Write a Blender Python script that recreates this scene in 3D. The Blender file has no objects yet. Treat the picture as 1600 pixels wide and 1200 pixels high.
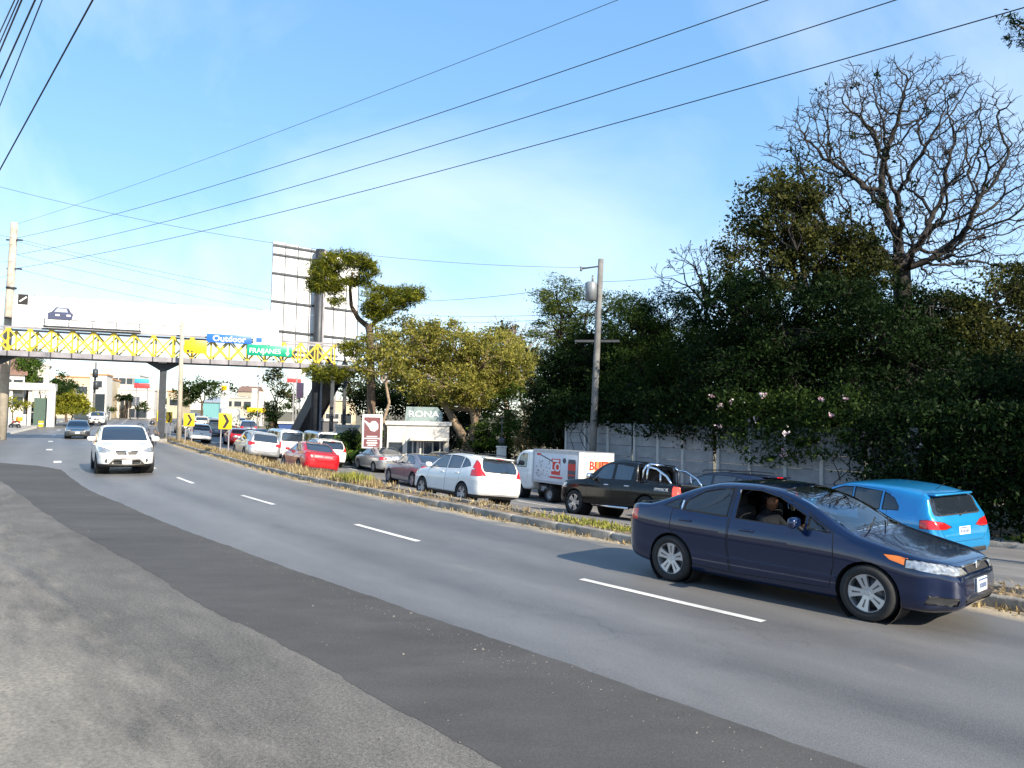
import bpy, bmesh, math, random
import numpy as np
from mathutils import Matrix, Vector
R = math.radians
scene = bpy.context.scene
COL = scene.collection
random.seed(7)
RNG = np.random.default_rng(11)

# ------------------------------------------------------------------ camera
F_PX, CAM_H, PITCH, ROLL = 1200.0, 2.2, R(2.67), R(1.15)
cam_d = bpy.data.cameras.new('camera'); cam_d.sensor_width = 36.0; cam_d.lens = 36.0*F_PX/1600
cam_d.clip_start = 0.1; cam_d.clip_end = 6000
cam = bpy.data.objects.new('camera', cam_d); COL.objects.link(cam)
CAM_R = Matrix.Rotation(math.pi/2+PITCH, 4, 'X') @ Matrix.Rotation(ROLL, 4, 'Z')
cam.matrix_world = Matrix.Translation((0, 0, CAM_H)) @ CAM_R
scene.camera = cam

# ------------------------------------------------------------------ sky, sun, exposure
SUN_AZ = (0.68, -0.73)            # horizontal direction towards the sun
SUN_EL = R(32)
w = bpy.data.worlds.new('World'); scene.world = w; w.use_nodes = True
nt = w.node_tree; nt.nodes.clear()
def wn(t, **k):
    n = nt.nodes.new(t)
    for a, b in k.items(): setattr(n, a, b)
    return n
out = wn('ShaderNodeOutputWorld'); bg = wn('ShaderNodeBackground'); sky = wn('ShaderNodeTexSky')
sky.sky_type = 'NISHITA'; sky.sun_disc = False; sky.sun_elevation = SUN_EL
sky.sun_rotation = math.atan2(SUN_AZ[0], SUN_AZ[1])
sky.altitude = 1500; sky.air_density = 1.0; sky.dust_density = 0.35; sky.ozone_density = 2.0
bg.inputs['Strength'].default_value = 0.15
# thin cirrus streaks over the whole dome
tc = wn('ShaderNodeTexCoord'); mp = wn('ShaderNodeMapping')
mp.inputs['Rotation'].default_value = (0, R(25), R(35)); mp.inputs['Scale'].default_value = (1.1, 4.2, 2.0)
ns = wn('ShaderNodeTexNoise'); ns.inputs['Scale'].default_value = 1.3; ns.inputs['Detail'].default_value = 7
ns.inputs['Roughness'].default_value = 0.55; ns.inputs['Distortion'].default_value = 0.6
rp = wn('ShaderNodeValToRGB'); rp.color_ramp.elements[0].position = 0.43; rp.color_ramp.elements[1].position = 0.74
rp.color_ramp.elements[0].color = (0, 0, 0, 1); rp.color_ramp.elements[1].color = (0.6, 0.6, 0.6, 1)
mx = wn('ShaderNodeMix', data_type='RGBA'); 
hs = wn('ShaderNodeHueSaturation'); hs.inputs['Saturation'].default_value = 0.42; hs.inputs['Value'].default_value = 1.18
L = nt.links.new
L(tc.outputs['Generated'], mp.inputs[0]); L(mp.outputs[0], ns.inputs['Vector']); L(ns.outputs['Fac'], rp.inputs[0])
gm = wn('ShaderNodeGamma'); gm.inputs['Gamma'].default_value = 0.45; h2 = wn('ShaderNodeHueSaturation'); h2.inputs['Saturation'].default_value = 1.82; h2.inputs['Hue'].default_value = 0.503; h2.inputs['Value'].default_value = 1.88
L(sky.outputs[0], gm.inputs['Color']); L(gm.outputs[0], h2.inputs['Color'])
L(h2.outputs[0], hs.inputs['Color']); L(rp.outputs[0], mx.inputs[0]); L(h2.outputs[0], mx.inputs[6]); L(hs.outputs[0], mx.inputs[7])
L(mx.outputs[2], bg.inputs['Color']); L(bg.outputs[0], out.inputs[0])

sun_d = bpy.data.lights.new('sun', 'SUN'); sun_d.energy = 4.4; sun_d.angle = R(0.55); sun_d.color = (1.0, 0.89, 0.72)
sun = bpy.data.objects.new('sun', sun_d); COL.objects.link(sun)
sd = Vector((SUN_AZ[0]*math.cos(SUN_EL), SUN_AZ[1]*math.cos(SUN_EL), math.sin(SUN_EL))).normalized()
sun.rotation_euler = sd.to_track_quat('Z', 'Y').to_euler()

vs = scene.view_settings
vs.view_transform = 'Standard'; vs.look = 'None'; vs.exposure = 1.15; vs.gamma = 1.0; vs.use_curve_mapping = False
# ------------------------------------------------------------------ helpers
def ray(px, py):
    d = CAM_R.to_3x3() @ Vector(((px-800)/F_PX, (600-py)/F_PX, -1.0))
    return d/d.y
def at(px, py, depth):
    """the point of the place that lies `depth` metres down the street and shows at that pixel of the photo"""
    d = ray(px, py); return Vector((d.x*depth, depth, CAM_H+d.z*depth))
def proj(p):
    q = CAM_R.to_3x3().transposed() @ (Vector(p)-Vector((0, 0, CAM_H)))
    return 800+F_PX*q.x/-q.z, 600-F_PX*q.y/-q.z

def tag(o, label=None, cat=None, group=None, kind=None):
    if label: o['label'] = label
    if cat: o['category'] = cat
    if group: o['group'] = group
    if kind: o['kind'] = kind
    return o
def link(o, parent=None):
    COL.objects.link(o)
    if parent is not None: o.parent = parent
    return o
def empty(name, loc=(0, 0, 0), rz=0.0, parent=None):
    o = bpy.data.objects.new(name, None); o.empty_display_size = .2
    o.location = loc; o.rotation_euler = (0, 0, rz); return link(o, parent)

class MB:
    """collects shapes into one mesh"""
    def __init__(s): s.v = []; s.f = []; s.mi = []; s.sm = []
    def add(s, vs, fs, mi=0, smooth=False):
        o = len(s.v); s.v += [tuple(v) for v in vs]
        for f in fs: s.f.append(tuple(i+o for i in f)); s.mi.append(mi); s.sm.append(smooth)
        return s
    def box(s, c, sz, mi=0, rz=0.0, M=None):
        x, y, z = [a/2 for a in sz]
        vs = [Vector((sx*x, sy*y, sz_*z)) for sz_ in (-1, 1) for sx, sy in ((-1, -1), (1, -1), (1, 1), (-1, 1))]
        m = Matrix.Translation(c) @ Matrix.Rotation(rz, 4, 'Z') if M is None else M @ Matrix.Translation(c)
        return s.add([m @ v for v in vs], [(3, 2, 1, 0), (4, 5, 6, 7), (0, 1, 5, 4), (1, 2, 6, 5), (2, 3, 7, 6), (3, 0, 4, 7)], mi)
    def bbox(s, c, sz, b=.02, mi=0, M=None):
        """box with bevelled edges"""
        bm = bmesh.new(); bmesh.ops.create_cube(bm, size=1.0)
        for v in bm.verts: v.co = Vector((v.co.x*sz[0], v.co.y*sz[1], v.co.z*sz[2]))
        bmesh.ops.bevel(bm, geom=bm.edges[:], offset=min(b, min(sz)*.45), segments=2, affect='EDGES', profile=.5)
        m = (M or Matrix()) @ Matrix.Translation(c)
        bm.verts.index_update()
        s.add([m @ v.co for v in bm.verts], [[v.index for v in f.verts] for f in bm.faces], mi, True); bm.free(); return s
    def tube(s, pts, r, n=8, mi=0, cap=True, smooth=True):
        pts = [Vector(p) for p in pts]; k = len(pts)
        rs = r if hasattr(r, '__len__') else [r]*k
        vs = []; up = None
        for i, p in enumerate(pts):
            t = (pts[min(i+1, k-1)]-pts[max(i-1, 0)])
            if t.length < 1e-9: t = Vector((0, 0, 1))
            t.normalize()
            if up is None:
                up = Vector((1, 0, 0)) if abs(t.x) < .8 else Vector((0, 1, 0))
            a = t.cross(up)
            if a.length < 1e-4: a = t.cross(Vector((0, 1, .3)))
            a.normalize(); b = t.cross(a).normalized(); up = b.cross(t)*1.0 if False else up
            for j in range(n):
                th = 2*math.pi*j/n
                vs.append(p+(a*math.cos(th)+b*math.sin(th))*rs[i])
        fs = [(i*n+j, i*n+(j+1) % n, (i+1)*n+(j+1) % n, (i+1)*n+j) for i in range(k-1) for j in range(n)]
        s.add(vs, fs, mi, smooth)
        if cap:
            s.f.append(tuple(len(s.v)-k*n+j for j in range(n))[::-1]); s.mi.append(mi); s.sm.append(False)
            s.f.append(tuple(len(s.v)-n+j for j in range(n))); s.mi.append(mi); s.sm.append(False)
        return s
    def bar(s, a, b, w, h=None, mi=0):
        """square bar between two points"""
        a = Vector(a); b = Vector(b); h = h or w; t = (b-a).normalized()
        u = t.cross(Vector((0, 0, 1)))
        if u.length < 1e-4: u = Vector((1, 0, 0))
        u.normalize(); n = u.cross(t)
        vs = [p+u*sx*w/2+n*sy*h/2 for p in (a, b) for sx, sy in ((-1, -1), (1, -1), (1, 1), (-1, 1))]
        return s.add(vs, [(0, 1, 2, 3), (7, 6, 5, 4), (0, 4, 5, 1), (1, 5, 6, 2), (2, 6, 7, 3), (3, 7, 4, 0)], mi)
    def lathe(s, prof, n=24, M=None, mi=0, smooth=True):
        """revolve (r, h) pairs about the local Y axis"""
        M = M or Matrix(); vs = []
        for r, h in prof:
            for j in range(n):
                th = 2*math.pi*j/n; vs.append(M @ Vector((r*math.cos(th), h, r*math.sin(th))))
        k = len(prof)
        fs = [(i*n+j, i*n+(j+1) % n, (i+1)*n+(j+1) % n, (i+1)*n+j) for i in range(k-1) for j in range(n)]
        return s.add(vs, fs, mi, smooth)
    def prism(s, poly, thick, M=None, mi=0):
        """polygon in local XZ extruded along local Y"""
        M = M or Matrix(); n = len(poly)
        vs = [M @ Vector((x, sy*thick/2, z)) for sy in (-1, 1) for x, z in poly]
        fs = [tuple(range(n)), tuple(range(2*n-1, n-1, -1))]+[(j, n+j, n+(j+1) % n, (j+1) % n) for j in range(n)]
        return s.add(vs, fs, mi)
    def mesh(s, name, mats):
        m = bpy.data.meshes.new(name); m.from_pydata(s.v, [], s.f)
        mats = mats if isinstance(mats, (list, tuple)) else [mats]
        for a in mats: m.materials.append(a)
        m.polygons.foreach_set('material_index', s.mi); m.polygons.foreach_set('use_smooth', s.sm)
        bm = bmesh.new(); bm.from_mesh(m); bmesh.ops.recalc_face_normals(bm, faces=bm.faces); bm.to_mesh(m); bm.free()
        return m
    def build(s, name, mats, parent=None, loc=None, rz=None):
        o = bpy.data.objects.new(name, s.mesh(name, mats))
        if loc is not None: o.location = loc
        if rz is not None: o.rotation_euler.z = rz
        return link(o, parent)

def np_mesh(name, verts, faces, mats, attrs=None, smooth=False, uv=None):
    """fast mesh from arrays; faces is (n,k)"""
    m = bpy.data.meshes.new(name); verts = np.asarray(verts, np.float32); faces = np.asarray(faces, np.int32)
    n, k = faces.shape
    m.vertices.add(len(verts)); m.vertices.foreach_set('co', verts.ravel())
    m.loops.add(n*k); m.loops.foreach_set('vertex_index', faces.ravel())
    m.polygons.add(n); m.polygons.foreach_set('loop_start', np.arange(n, dtype=np.int32)*k)
    if smooth: m.polygons.foreach_set('use_smooth', np.ones(n, bool))
    m.update(calc_edges=True)
    for a in (mats if isinstance(mats, (list, tuple)) else [mats]): m.materials.append(a)
    for nm, (dom, arr) in (attrs or {}).items():
        at_ = m.attributes.new(nm, 'FLOAT', dom); at_.data.foreach_set('value', np.asarray(arr, np.float32))
    if uv is not None:
        l = m.uv_layers.new(name='UVMap'); l.data.foreach_set('uv', np.asarray(uv, np.float32)[faces.ravel()].ravel())
    return m
def np_obj(name, mesh, parent=None):
    return link(bpy.data.objects.new(name, mesh), parent)

# ------------------------------------------------------------------ materials
MATS = {}
def mat(name, col, rough=.6, metal=0.0, var=.12, scale=6.0, bump=0.0, bscale=None, coat=0.0, spec=.5, emit=None, stretch=None):
    """principled surface with noise-broken colour and relief"""
    if name in MATS: return MATS[name]
    m = bpy.data.materials.new(name); m.use_nodes = True; t = m.node_tree; b = t.nodes['Principled BSDF']
    b.inputs['Roughness'].default_value = rough; b.inputs['Metallic'].default_value = metal
    b.inputs['Coat Weight'].default_value = coat; b.inputs['Coat Roughness'].default_value = .04
    b.inputs['Specular IOR Level'].default_value = spec
    c = tuple(col)+(1,) if len(col) == 3 else col
    b.inputs['Base Color'].default_value = c
    if var > 0 or bump > 0:
        tc = t.nodes.new('ShaderNodeTexCoord'); mp = t.nodes.new('ShaderNodeMapping')
        if stretch: mp.inputs['Scale'].default_value = stretch
        t.links.new(tc.outputs['Object'], mp.inputs[0])
        n = t.nodes.new('ShaderNodeTexNoise'); n.inputs['Scale'].default_value = scale; n.inputs['Detail'].default_value = 6
        n.inputs['Roughness'].default_value = .62
        t.links.new(mp.outputs[0], n.inputs['Vector'])
        if var > 0:
            r = t.nodes.new('ShaderNodeValToRGB'); e = r.color_ramp.elements
            e[0].position = .3; e[1].position = .72
            e[0].color = tuple(max(0, x*(1-var*1.4)) for x in c[:3])+(1,); e[1].color = tuple(min(1, x*(1+var)) for x in c[:3])+(1,)
            t.links.new(n.outputs['Fac'], r.inputs[0]); t.links.new(r.outputs[0], b.inputs['Base Color'])
        if bump > 0:
            n2 = t.nodes.new('ShaderNodeTexNoise'); n2.inputs['Scale'].default_value = bscale or scale*8; n2.inputs['Detail'].default_value = 4
            t.links.new(mp.outputs[0], n2.inputs['Vector'])
            bp = t.nodes.new('ShaderNodeBump'); bp.inputs['Strength'].default_value = bump; bp.inputs['Distance'].default_value = .02
            t.links.new(n2.outputs['Fac'], bp.inputs['Height']); t.links.new(bp.outputs[0], b.inputs['Normal'])
    if emit:
        b.inputs['Emission Color'].default_value = tuple(emit[:3])+(1,); b.inputs['Emission Strength'].default_value = emit[3]
    MATS[name] = m; return m

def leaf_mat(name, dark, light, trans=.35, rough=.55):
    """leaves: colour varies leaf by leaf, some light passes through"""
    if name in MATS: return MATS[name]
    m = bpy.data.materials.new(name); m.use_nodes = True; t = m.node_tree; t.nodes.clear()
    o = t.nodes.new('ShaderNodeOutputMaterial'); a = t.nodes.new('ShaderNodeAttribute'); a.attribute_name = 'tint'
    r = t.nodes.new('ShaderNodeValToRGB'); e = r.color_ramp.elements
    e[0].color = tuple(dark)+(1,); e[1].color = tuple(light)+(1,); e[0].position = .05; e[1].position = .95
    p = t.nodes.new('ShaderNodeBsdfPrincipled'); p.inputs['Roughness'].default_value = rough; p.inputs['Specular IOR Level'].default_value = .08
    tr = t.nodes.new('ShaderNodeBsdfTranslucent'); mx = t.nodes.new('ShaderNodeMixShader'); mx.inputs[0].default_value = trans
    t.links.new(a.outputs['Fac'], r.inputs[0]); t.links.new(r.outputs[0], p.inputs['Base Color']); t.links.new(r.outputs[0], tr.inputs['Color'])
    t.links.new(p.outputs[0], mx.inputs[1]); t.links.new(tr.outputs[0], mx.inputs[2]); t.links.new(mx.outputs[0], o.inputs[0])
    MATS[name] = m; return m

def text_mesh(txt, size, mat_, name='lettering', depth=.004, bold=0.0):
    cu = bpy.data.curves.new(name, 'FONT'); cu.body = txt; cu.size = size; cu.align_x = 'CENTER'; cu.align_y = 'CENTER'
    cu.extrude = depth; cu.offset = bold; cu.resolution_u = 3
    o = bpy.data.objects.new(name, cu); COL.objects.link(o)
    dg = bpy.context.evaluated_depsgraph_get(); dg.update()
    m = bpy.data.meshes.new_from_object(o.evaluated_get(dg)); m.name = name
    COL.objects.unlink(o); bpy.data.objects.remove(o)
    m.materials.clear(); m.materials.append(mat_)
    return m
def lettering(txt, size, mat_, parent, loc, rot, name='lettering', sx=1.0, bold=0.0):
    o = bpy.data.objects.new(name, text_mesh(txt, size, mat_, name, bold=bold)); o.location = loc; o.rotation_euler = rot; o.scale = (sx, 1, 1)
    return link(o, parent)

# ------------------------------------------------------------------ the line of the road: kerb on the near side of the median
KP = np.array([(62, -48), (40, -26), (20, -5.2), (6.3, 9.3), (2.2, 14.0), (.45, 16.2), (-1.65, 19), (-4.5, 22.8), (-8.3, 28.2), (-14.6, 38.7),
               (-21.5, 50.4), (-33, 71), (-49, 105), (-75, 160), (-117, 250), (-163, 348), (-260, 560)], float)
def catmull(P, per=24):
    P = np.vstack([2*P[0]-P[1], P, 2*P[-1]-P[-2]]); o = []
    for i in range(1, len(P)-2):
        p0, p1, p2, p3 = P[i-1:i+3]
        t0 = 0; t1 = t0+np.linalg.norm(p1-p0)**.5; t2 = t1+np.linalg.norm(p2-p1)**.5; t3 = t2+np.linalg.norm(p3-p2)**.5
        for t in np.linspace(t1, t2, per, endpoint=False):
            a1 = (t1-t)/(t1-t0)*p0+(t-t0)/(t1-t0)*p1; a2 = (t2-t)/(t2-t1)*p1+(t-t1)/(t2-t1)*p2; a3 = (t3-t)/(t3-t2)*p2+(t-t2)/(t3-t2)*p3
            b1 = (t2-t)/(t2-t0)*a1+(t-t0)/(t2-t0)*a2; b2 = (t3-t)/(t3-t1)*a2+(t-t1)/(t3-t1)*a3
            o.append((t2-t)/(t2-t1)*b1+(t-t1)/(t2-t1)*b2)
    o.append(P[-2]); return np.array(o)
_c = catmull(KP, 40)
_s = np.concatenate([[0], np.cumsum(np.linalg.norm(np.diff(_c, axis=0), axis=1))])
SMAX = _s[-1]; _ss = np.linspace(0, SMAX, 3000)
CX = np.interp(_ss, _s, _c[:, 0]); CY = np.interp(_ss, _s, _c[:, 1])
for _ in range(30):                                    # ease the joints of the curve
    CX[1:-1] = .25*CX[:-2]+.5*CX[1:-1]+.25*CX[2:]; CY[1:-1] = .25*CY[:-2]+.5*CY[1:-1]+.25*CY[2:]
TX = np.gradient(CX); TY = np.gradient(CY); _n = np.hypot(TX, TY); TX /= _n; TY /= _n
def curve(s):
    return np.interp(s, _ss, CX), np.interp(s, _ss, CY), np.interp(s, _ss, TX), np.interp(s, _ss, TY)
def sv(x, y):
    """road coordinates of points: s along the kerb, v across (positive beyond the median)"""
    x = np.atleast_1d(np.asarray(x, float)); y = np.atleast_1d(np.asarray(y, float)); S = np.empty_like(x); V = np.empty_like(x)
    for a in range(0, len(x), 2000):
        xx, yy = x[a:a+2000], y[a:a+2000]
        i = np.argmin((xx[:, None]-CX[None, ::2])**2+(yy[:, None]-CY[None, ::2])**2, axis=1)*2
        S[a:a+2000] = _ss[i]; V[a:a+2000] = (xx-CX[i])*TY[i]-(yy-CY[i])*TX[i]
    return S, V
def rise(y):
    y = np.asarray(y, float); t = np.clip(y-58, 0, None); return np.where(t < 20, .0004*t*t, .016*(t-10))*np.where(y > 320, 1, 1)
def drop(v, y):
    d = np.interp(v, [1.2, 4.6, 8.4, 12, 30], [.25, .66, .98, 1.1, 1.1])
    return np.where(v > .6, d, 0)*np.interp(y, [-100, 12, 18, 26, 45, 65, 100, 200], [.6, .6, .7, 1, 1, .7, .3, .1])
def gz(x, y):
    S, V = sv(x, y); yy = np.atleast_1d(np.asarray(y, float)); return rise(np.minimum(yy, 330))-drop(V, yy)
def road_xyz(s, v):
    s = np.asarray(s, float); v = np.asarray(v, float); x, y, tx, ty = curve(s); X = x+v*ty; Y = y-v*tx
    return X, Y, rise(np.minimum(Y, 330))-drop(v, Y)
def road_pt(s, v, dz=0.0):
    X, Y, Z = road_xyz(s, v); return Vector((float(X), float(Y), float(Z)+dz))
def road_dir(s):
    _, _, tx, ty = curve(s); return Vector((float(tx), float(ty), 0))
def s_at_px(px, v, lo=None, hi=None):
    """how far along the road a lane at offset v crosses that picture column"""
    best = None
    for s in np.linspace(60, 300, 2401):
        p = road_pt(s, v)
        if p.y < 3: continue
        e = abs(proj(p)[0]-px)
        if best is None or e < best[0]: best = (e, s)
    return best[1]
def sweep(name, s0, s1, vs_, dz, mats, ds=1.0, zfun=None, parent=None):
    n = max(2, int((s1-s0)/ds)+1); ss = np.linspace(s0, s1, n); k = len(vs_)
    S, V = np.meshgrid(ss, np.array(vs_, float), indexing='ij'); X, Y, Z = road_xyz(S.ravel(), V.ravel())
    dzv = np.tile(np.array(dz, float) if hasattr(dz, '__len__') else np.full(k, dz), n)
    co = np.stack([X, Y, Z+dzv], 1); idx = np.arange(n*k).reshape(n, k)
    f = np.stack([idx[:-1, :-1], idx[1:, :-1], idx[1:, 1:], idx[:-1, 1:]], -1).reshape(-1, 4)[:, ::-1]
    f = f[:, ::-1] if False else f
    return np_obj(name, np_mesh(name, co, f, mats, uv=np.stack([S.ravel(), V.ravel()], 1), smooth=True), parent)
# ------------------------------------------------------------------ road surfaces
def asphalt(name, base, tracks=None, sand=None, grain=.25, rough=.82, blot=.25, spots=0.0, cracks=0.0, spec=.35, sand_col=(.36, .30, .22)):
    """asphalt in road coordinates (UV = metres along, metres across): aggregate grain, blotches, polished wheel tracks, sand at an edge"""
    m = bpy.data.materials.new(name); m.use_nodes = True; t = m.node_tree; b = t.nodes['Principled BSDF']
    N = t.nodes.new; K = t.links.new
    uv = N('ShaderNodeUVMap'); uv.uv_map = 'UVMap'
    sp = N('ShaderNodeSeparateXYZ'); K(uv.outputs[0], sp.inputs[0])
    def noise(scale, detail=5, stretch=None, rough_=.6):
        n = N('ShaderNodeTexNoise'); n.inputs['Scale'].default_value = scale; n.inputs['Detail'].default_value = detail; n.inputs['Roughness'].default_value = rough_
        if stretch:
            mp = N('ShaderNodeMapping'); mp.inputs['Scale'].default_value = stretch; K(uv.outputs[0], mp.inputs[0]); K(mp.outputs[0], n.inputs['Vector'])
        else: K(uv.outputs[0], n.inputs['Vector'])
        return n.outputs['Fac']
    def math_(op, a, c, clamp=False):
        n = N('ShaderNodeMath'); n.operation = op; n.use_clamp = clamp
        for i, x in enumerate((a, c)):
            if hasattr(x, 'node'): K(x, n.inputs[i])
            elif x is not None: n.inputs[i].default_value = x
        return n.outputs[0]
    def rng(x, a, c, lo=0., hi=1.):
        n = N('ShaderNodeMapRange'); n.clamp = True
        n.inputs[1].default_value = a; n.inputs[2].default_value = c; n.inputs[3].default_value = lo; n.inputs[4].default_value = hi; K(x, n.inputs[0]); return n.outputs[0]
    val = rng(noise(90, 3), .3, .7, 1-grain, 1+grain)                         # aggregate
    val = math_('MULTIPLY', val, rng(noise(34, 4), .35, .65, 1-grain*.5, 1+grain*.5))
    val = math_('MULTIPLY', val, rng(noise(.55, 6, (.35, 1, 1)), .3, .7, 1-blot, 1+blot))
    val = math_('MULTIPLY', val, rng(noise(3.0, 6, (.5, 1, 1)), .3, .7, 1-blot*.6, 1+blot*.6))
    if spots:
        vo = N('ShaderNodeTexVoronoi'); vo.inputs['Scale'].default_value = 16; K(uv.outputs[0], vo.inputs['Vector'])
        val = math_('ADD', val, rng(vo.outputs['Distance'], .10, .04, 0, spots))
    if cracks:
        wv = N('ShaderNodeVectorMath'); wv.operation = 'ADD'; nz_ = N('ShaderNodeTexNoise'); nz_.inputs['Scale'].default_value = 1.6; nz_.inputs['Detail'].default_value = 5; K(uv.outputs[0], nz_.inputs['Vector']); K(uv.outputs[0], wv.inputs[0]); K(nz_.outputs['Color'], wv.inputs[1])
        vo2 = N('ShaderNodeTexVoronoi'); vo2.feature = 'DISTANCE_TO_EDGE'; vo2.inputs['Scale'].default_value = .75; K(wv.outputs[0], vo2.inputs['Vector'])
        cr_ = math_('MULTIPLY', rng(vo2.outputs['Distance'], .0, .012, 1, 0), rng(noise(.35, 3), .50, .58, 0, cracks))
        val = math_('MULTIPLY', val, math_('SUBTRACT', 1.0, cr_))
    st_ = rng(noise(.8, 4, (.5, 1, 1), .5), .66, .74, 0, .22); val = math_('MULTIPLY', val, math_('SUBTRACT', 1.0, st_))   # oil stains
    if tracks:                                                               # wear along the lanes
        wob = math_('MULTIPLY', math_('SUBTRACT', noise(.05, 3, (1, .2, 1)), .5), .9)
        vv = math_('ADD', sp.outputs[1], wob)
        for c, wd, amt in tracks:
            d = math_('ABSOLUTE', math_('SUBTRACT', vv, c), None)
            g = rng(d, 0, wd, amt, 0)
            g = math_('MULTIPLY', g, rng(noise(.35, 5, (.2, 2.5, 1)), .25, .7, .35, 1.2))
            val = math_('ADD', val, g)
    col = N('ShaderNodeMix'); col.data_type = 'RGBA'; col.blend_type = 'MULTIPLY'; col.inputs[0].default_value = 1
    col.inputs[6].default_value = tuple(base)+(1,)
    cc = N('ShaderNodeCombineColor'); [K(val, cc.inputs[i]) for i in range(3)]; K(cc.outputs[0], col.inputs[7])
    res = col.outputs[2]
    if sand:
        for a, c, lo in sand:      # from edge a (full) to c (none)
            k = rng(sp.outputs[1], a, c, 1, 0)
            k = math_('ADD', k, math_('MULTIPLY', math_('SUBTRACT', noise(2.2, 7, (.3, 1, 1), .7), .5), 1.9))
            k = rng(k, .25, .95, 0, lo)
            mx = N('ShaderNodeMix'); mx.data_type = 'RGBA'; K(k, mx.inputs[0]); K(res, mx.inputs[6])
            sc = N('ShaderNodeMix'); sc.data_type = 'RGBA'; sc.blend_type = 'MULTIPLY'; sc.inputs[0].default_value = 1; sc.inputs[6].default_value = tuple(sand_col)+(1,)
            c2 = N('ShaderNodeCombineColor'); g2 = rng(noise(26, 5), .3, .7, .55, 1.3); [K(g2, c2.inputs[i]) for i in range(3)]; K(c2.outputs[0], sc.inputs[7])
            K(sc.outputs[2], mx.inputs[7]); res = mx.outputs[2]
    K(res, b.inputs['Base Color'])
    b.inputs['Roughness'].default_value = rough; b.inputs['Specular IOR Level'].default_value = spec
    bp = N('ShaderNodeBump'); bp.inputs['Strength'].default_value = .55; bp.inputs['Distance'].default_value = .008
    K(noise(75, 4), bp.inputs['Height']); K(bp.outputs[0], b.inputs['Normal'])
    return m

M_road = asphalt('asphalt_worn', (.116, .113, .110), cracks=.2, tracks=[(-.75, .45, .10), (-2.35, .55, .26), (-1.5, .4, -.16), (-3.8, .6, .30), (-5.3, .6, .36), (-4.55, .35, -.14), (-6.9, .6, .3), (-8.6, .7, .3)], rough=.50, spec=.7,
                 sand=[(-.05, -.75, .95)], blot=.16, sand_col=(.45, .37, .25))
M_far = asphalt('asphalt_far_side', (.155, .15, .145), tracks=[(2.3, .5, .2), (4.0, .5, .25), (5.6, .5, .2), (7.2, .5, .25), (8.9, .5, .2)], blot=.2)
M_patch = asphalt('asphalt_new_patch', (.066, .064, .062), grain=.22, blot=.20, spots=.45, rough=.88)
M_should = asphalt('asphalt_old_shoulder', (.116, .109, .098), grain=.5, blot=.30, spots=.5, cracks=.22, sand=[(-10.6, -8.0, .8)], sand_col=(.30, .272, .225))
M_paint = asphalt('road_paint_white', (.66, .65, .62), grain=.12, blot=.30, rough=.7)
M_pave = asphalt('concrete_pavement', (.30, .285, .26), grain=.12, blot=.25)
M_soil = mat('dry_soil', (.23, .165, .10), .95, var=.4, scale=2.5, bump=.8, bscale=20)
M_conc = mat('kerb_concrete', (.25, .235, .21), .9, var=.35, scale=3, bump=.5, bscale=30)
M_ground = mat('waste_ground', (.15, .13, .075), .95, var=.4, scale=.4, bump=.4, bscale=3)

def setting(o): o['kind'] = 'structure'; return o
# the land under everything, one sheet out to the horizon
def ground():
    rs = np.concatenate([np.linspace(2, 60, 30), np.geomspace(66, 5200, 40)]); th = np.linspace(0, 2*np.pi, 180, endpoint=False)
    X = np.concatenate([[0], np.outer(rs, np.cos(th)).ravel()]); Y = np.concatenate([[12], 12+np.outer(rs, np.sin(th)).ravel()])
    Z = gz(X, Y)-.22; n = len(th)
    idx = 1+np.arange(len(rs)*n).reshape(len(rs), n); nx = np.roll(idx, -1, 1)
    q = np.stack([idx[:-1], idx[1:], nx[1:], nx[:-1]], -1).reshape(-1, 4)
    t = np.stack([np.zeros(n, int), idx[0], nx[0], nx[0]], -1)
    me = np_mesh('ground', np.stack([X, Y, Z], 1), q, M_ground, smooth=True)
    return setting(np_obj('ground', me))
ground()
setting(sweep('road', 0, SMAX-150, [-24, -16, -12.5, -9, -7, -5, -3, -1.5, 0], 0.0, M_road))
setting(sweep('road', 20, SMAX-150, [1.1, 2, 3, 4.6, 6.5, 8.4, 10, 12.0], 0.0, M_far))
# old asphalt shoulder on the near side, wavy edge covered by the newer patch
setting(sweep('shoulder', 40, 106, [-22, -16, -12, -10, -8.6, -7.2], [.006]*6, M_should))

def ribbon_edge(pts, seed, amp=.05, step=.12):
    """polyline of photographed edge points with a ragged outline"""
    r = random.Random(seed); o = []
    pts = [Vector(p) for p in pts]
    ph = [r.uniform(0, 6.28) for _ in range(4)]; d = 0
    for a, b in zip(pts[:-1], pts[1:]):
        n = max(1, int((b-a).length/step)); t = (b-a).normalized(); nn = Vector((-t.y, t.x))
        for i in range(n):
            d += step
            off = amp*(math.sin(d*1.7+ph[0])*.5+math.sin(d*4.1+ph[1])*.35+math.sin(d*9.7+ph[2])*.25+r.uniform(-.35, .35))
            o.append(a.lerp(b, i/n)+nn*off)
    o.append(pts[-1]); return o
def g0(px, py):
    d = ray(px, py); k = -CAM_H/d.z; return Vector((d.x*k, k))
up = [road_pt(62, -5.95).xy, road_pt(72, -5.9).xy, g0(1100, 1112), g0(800, 1008), g0(500, 905), g0(380, 862), g0(260, 818), g0(185, 785), g0(143, 768), g0(118, 752), g0(104, 741), g0(96, 734), g0(60, 728), g0(0, 723), g0(-60, 722)]
lo = [road_pt(62, -7.6).xy, road_pt(74, -7.7).xy, g0(762, 1189), g0(500, 1039), g0(308, 942), g0(208, 879), g0(130, 838), g0(71, 803), g0(30, 772), g0(0, 751), g0(-60, 735)]
eu = ribbon_edge(up, 3, .022, .07); el = ribbon_edge(lo, 5, .03, .07)
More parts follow.
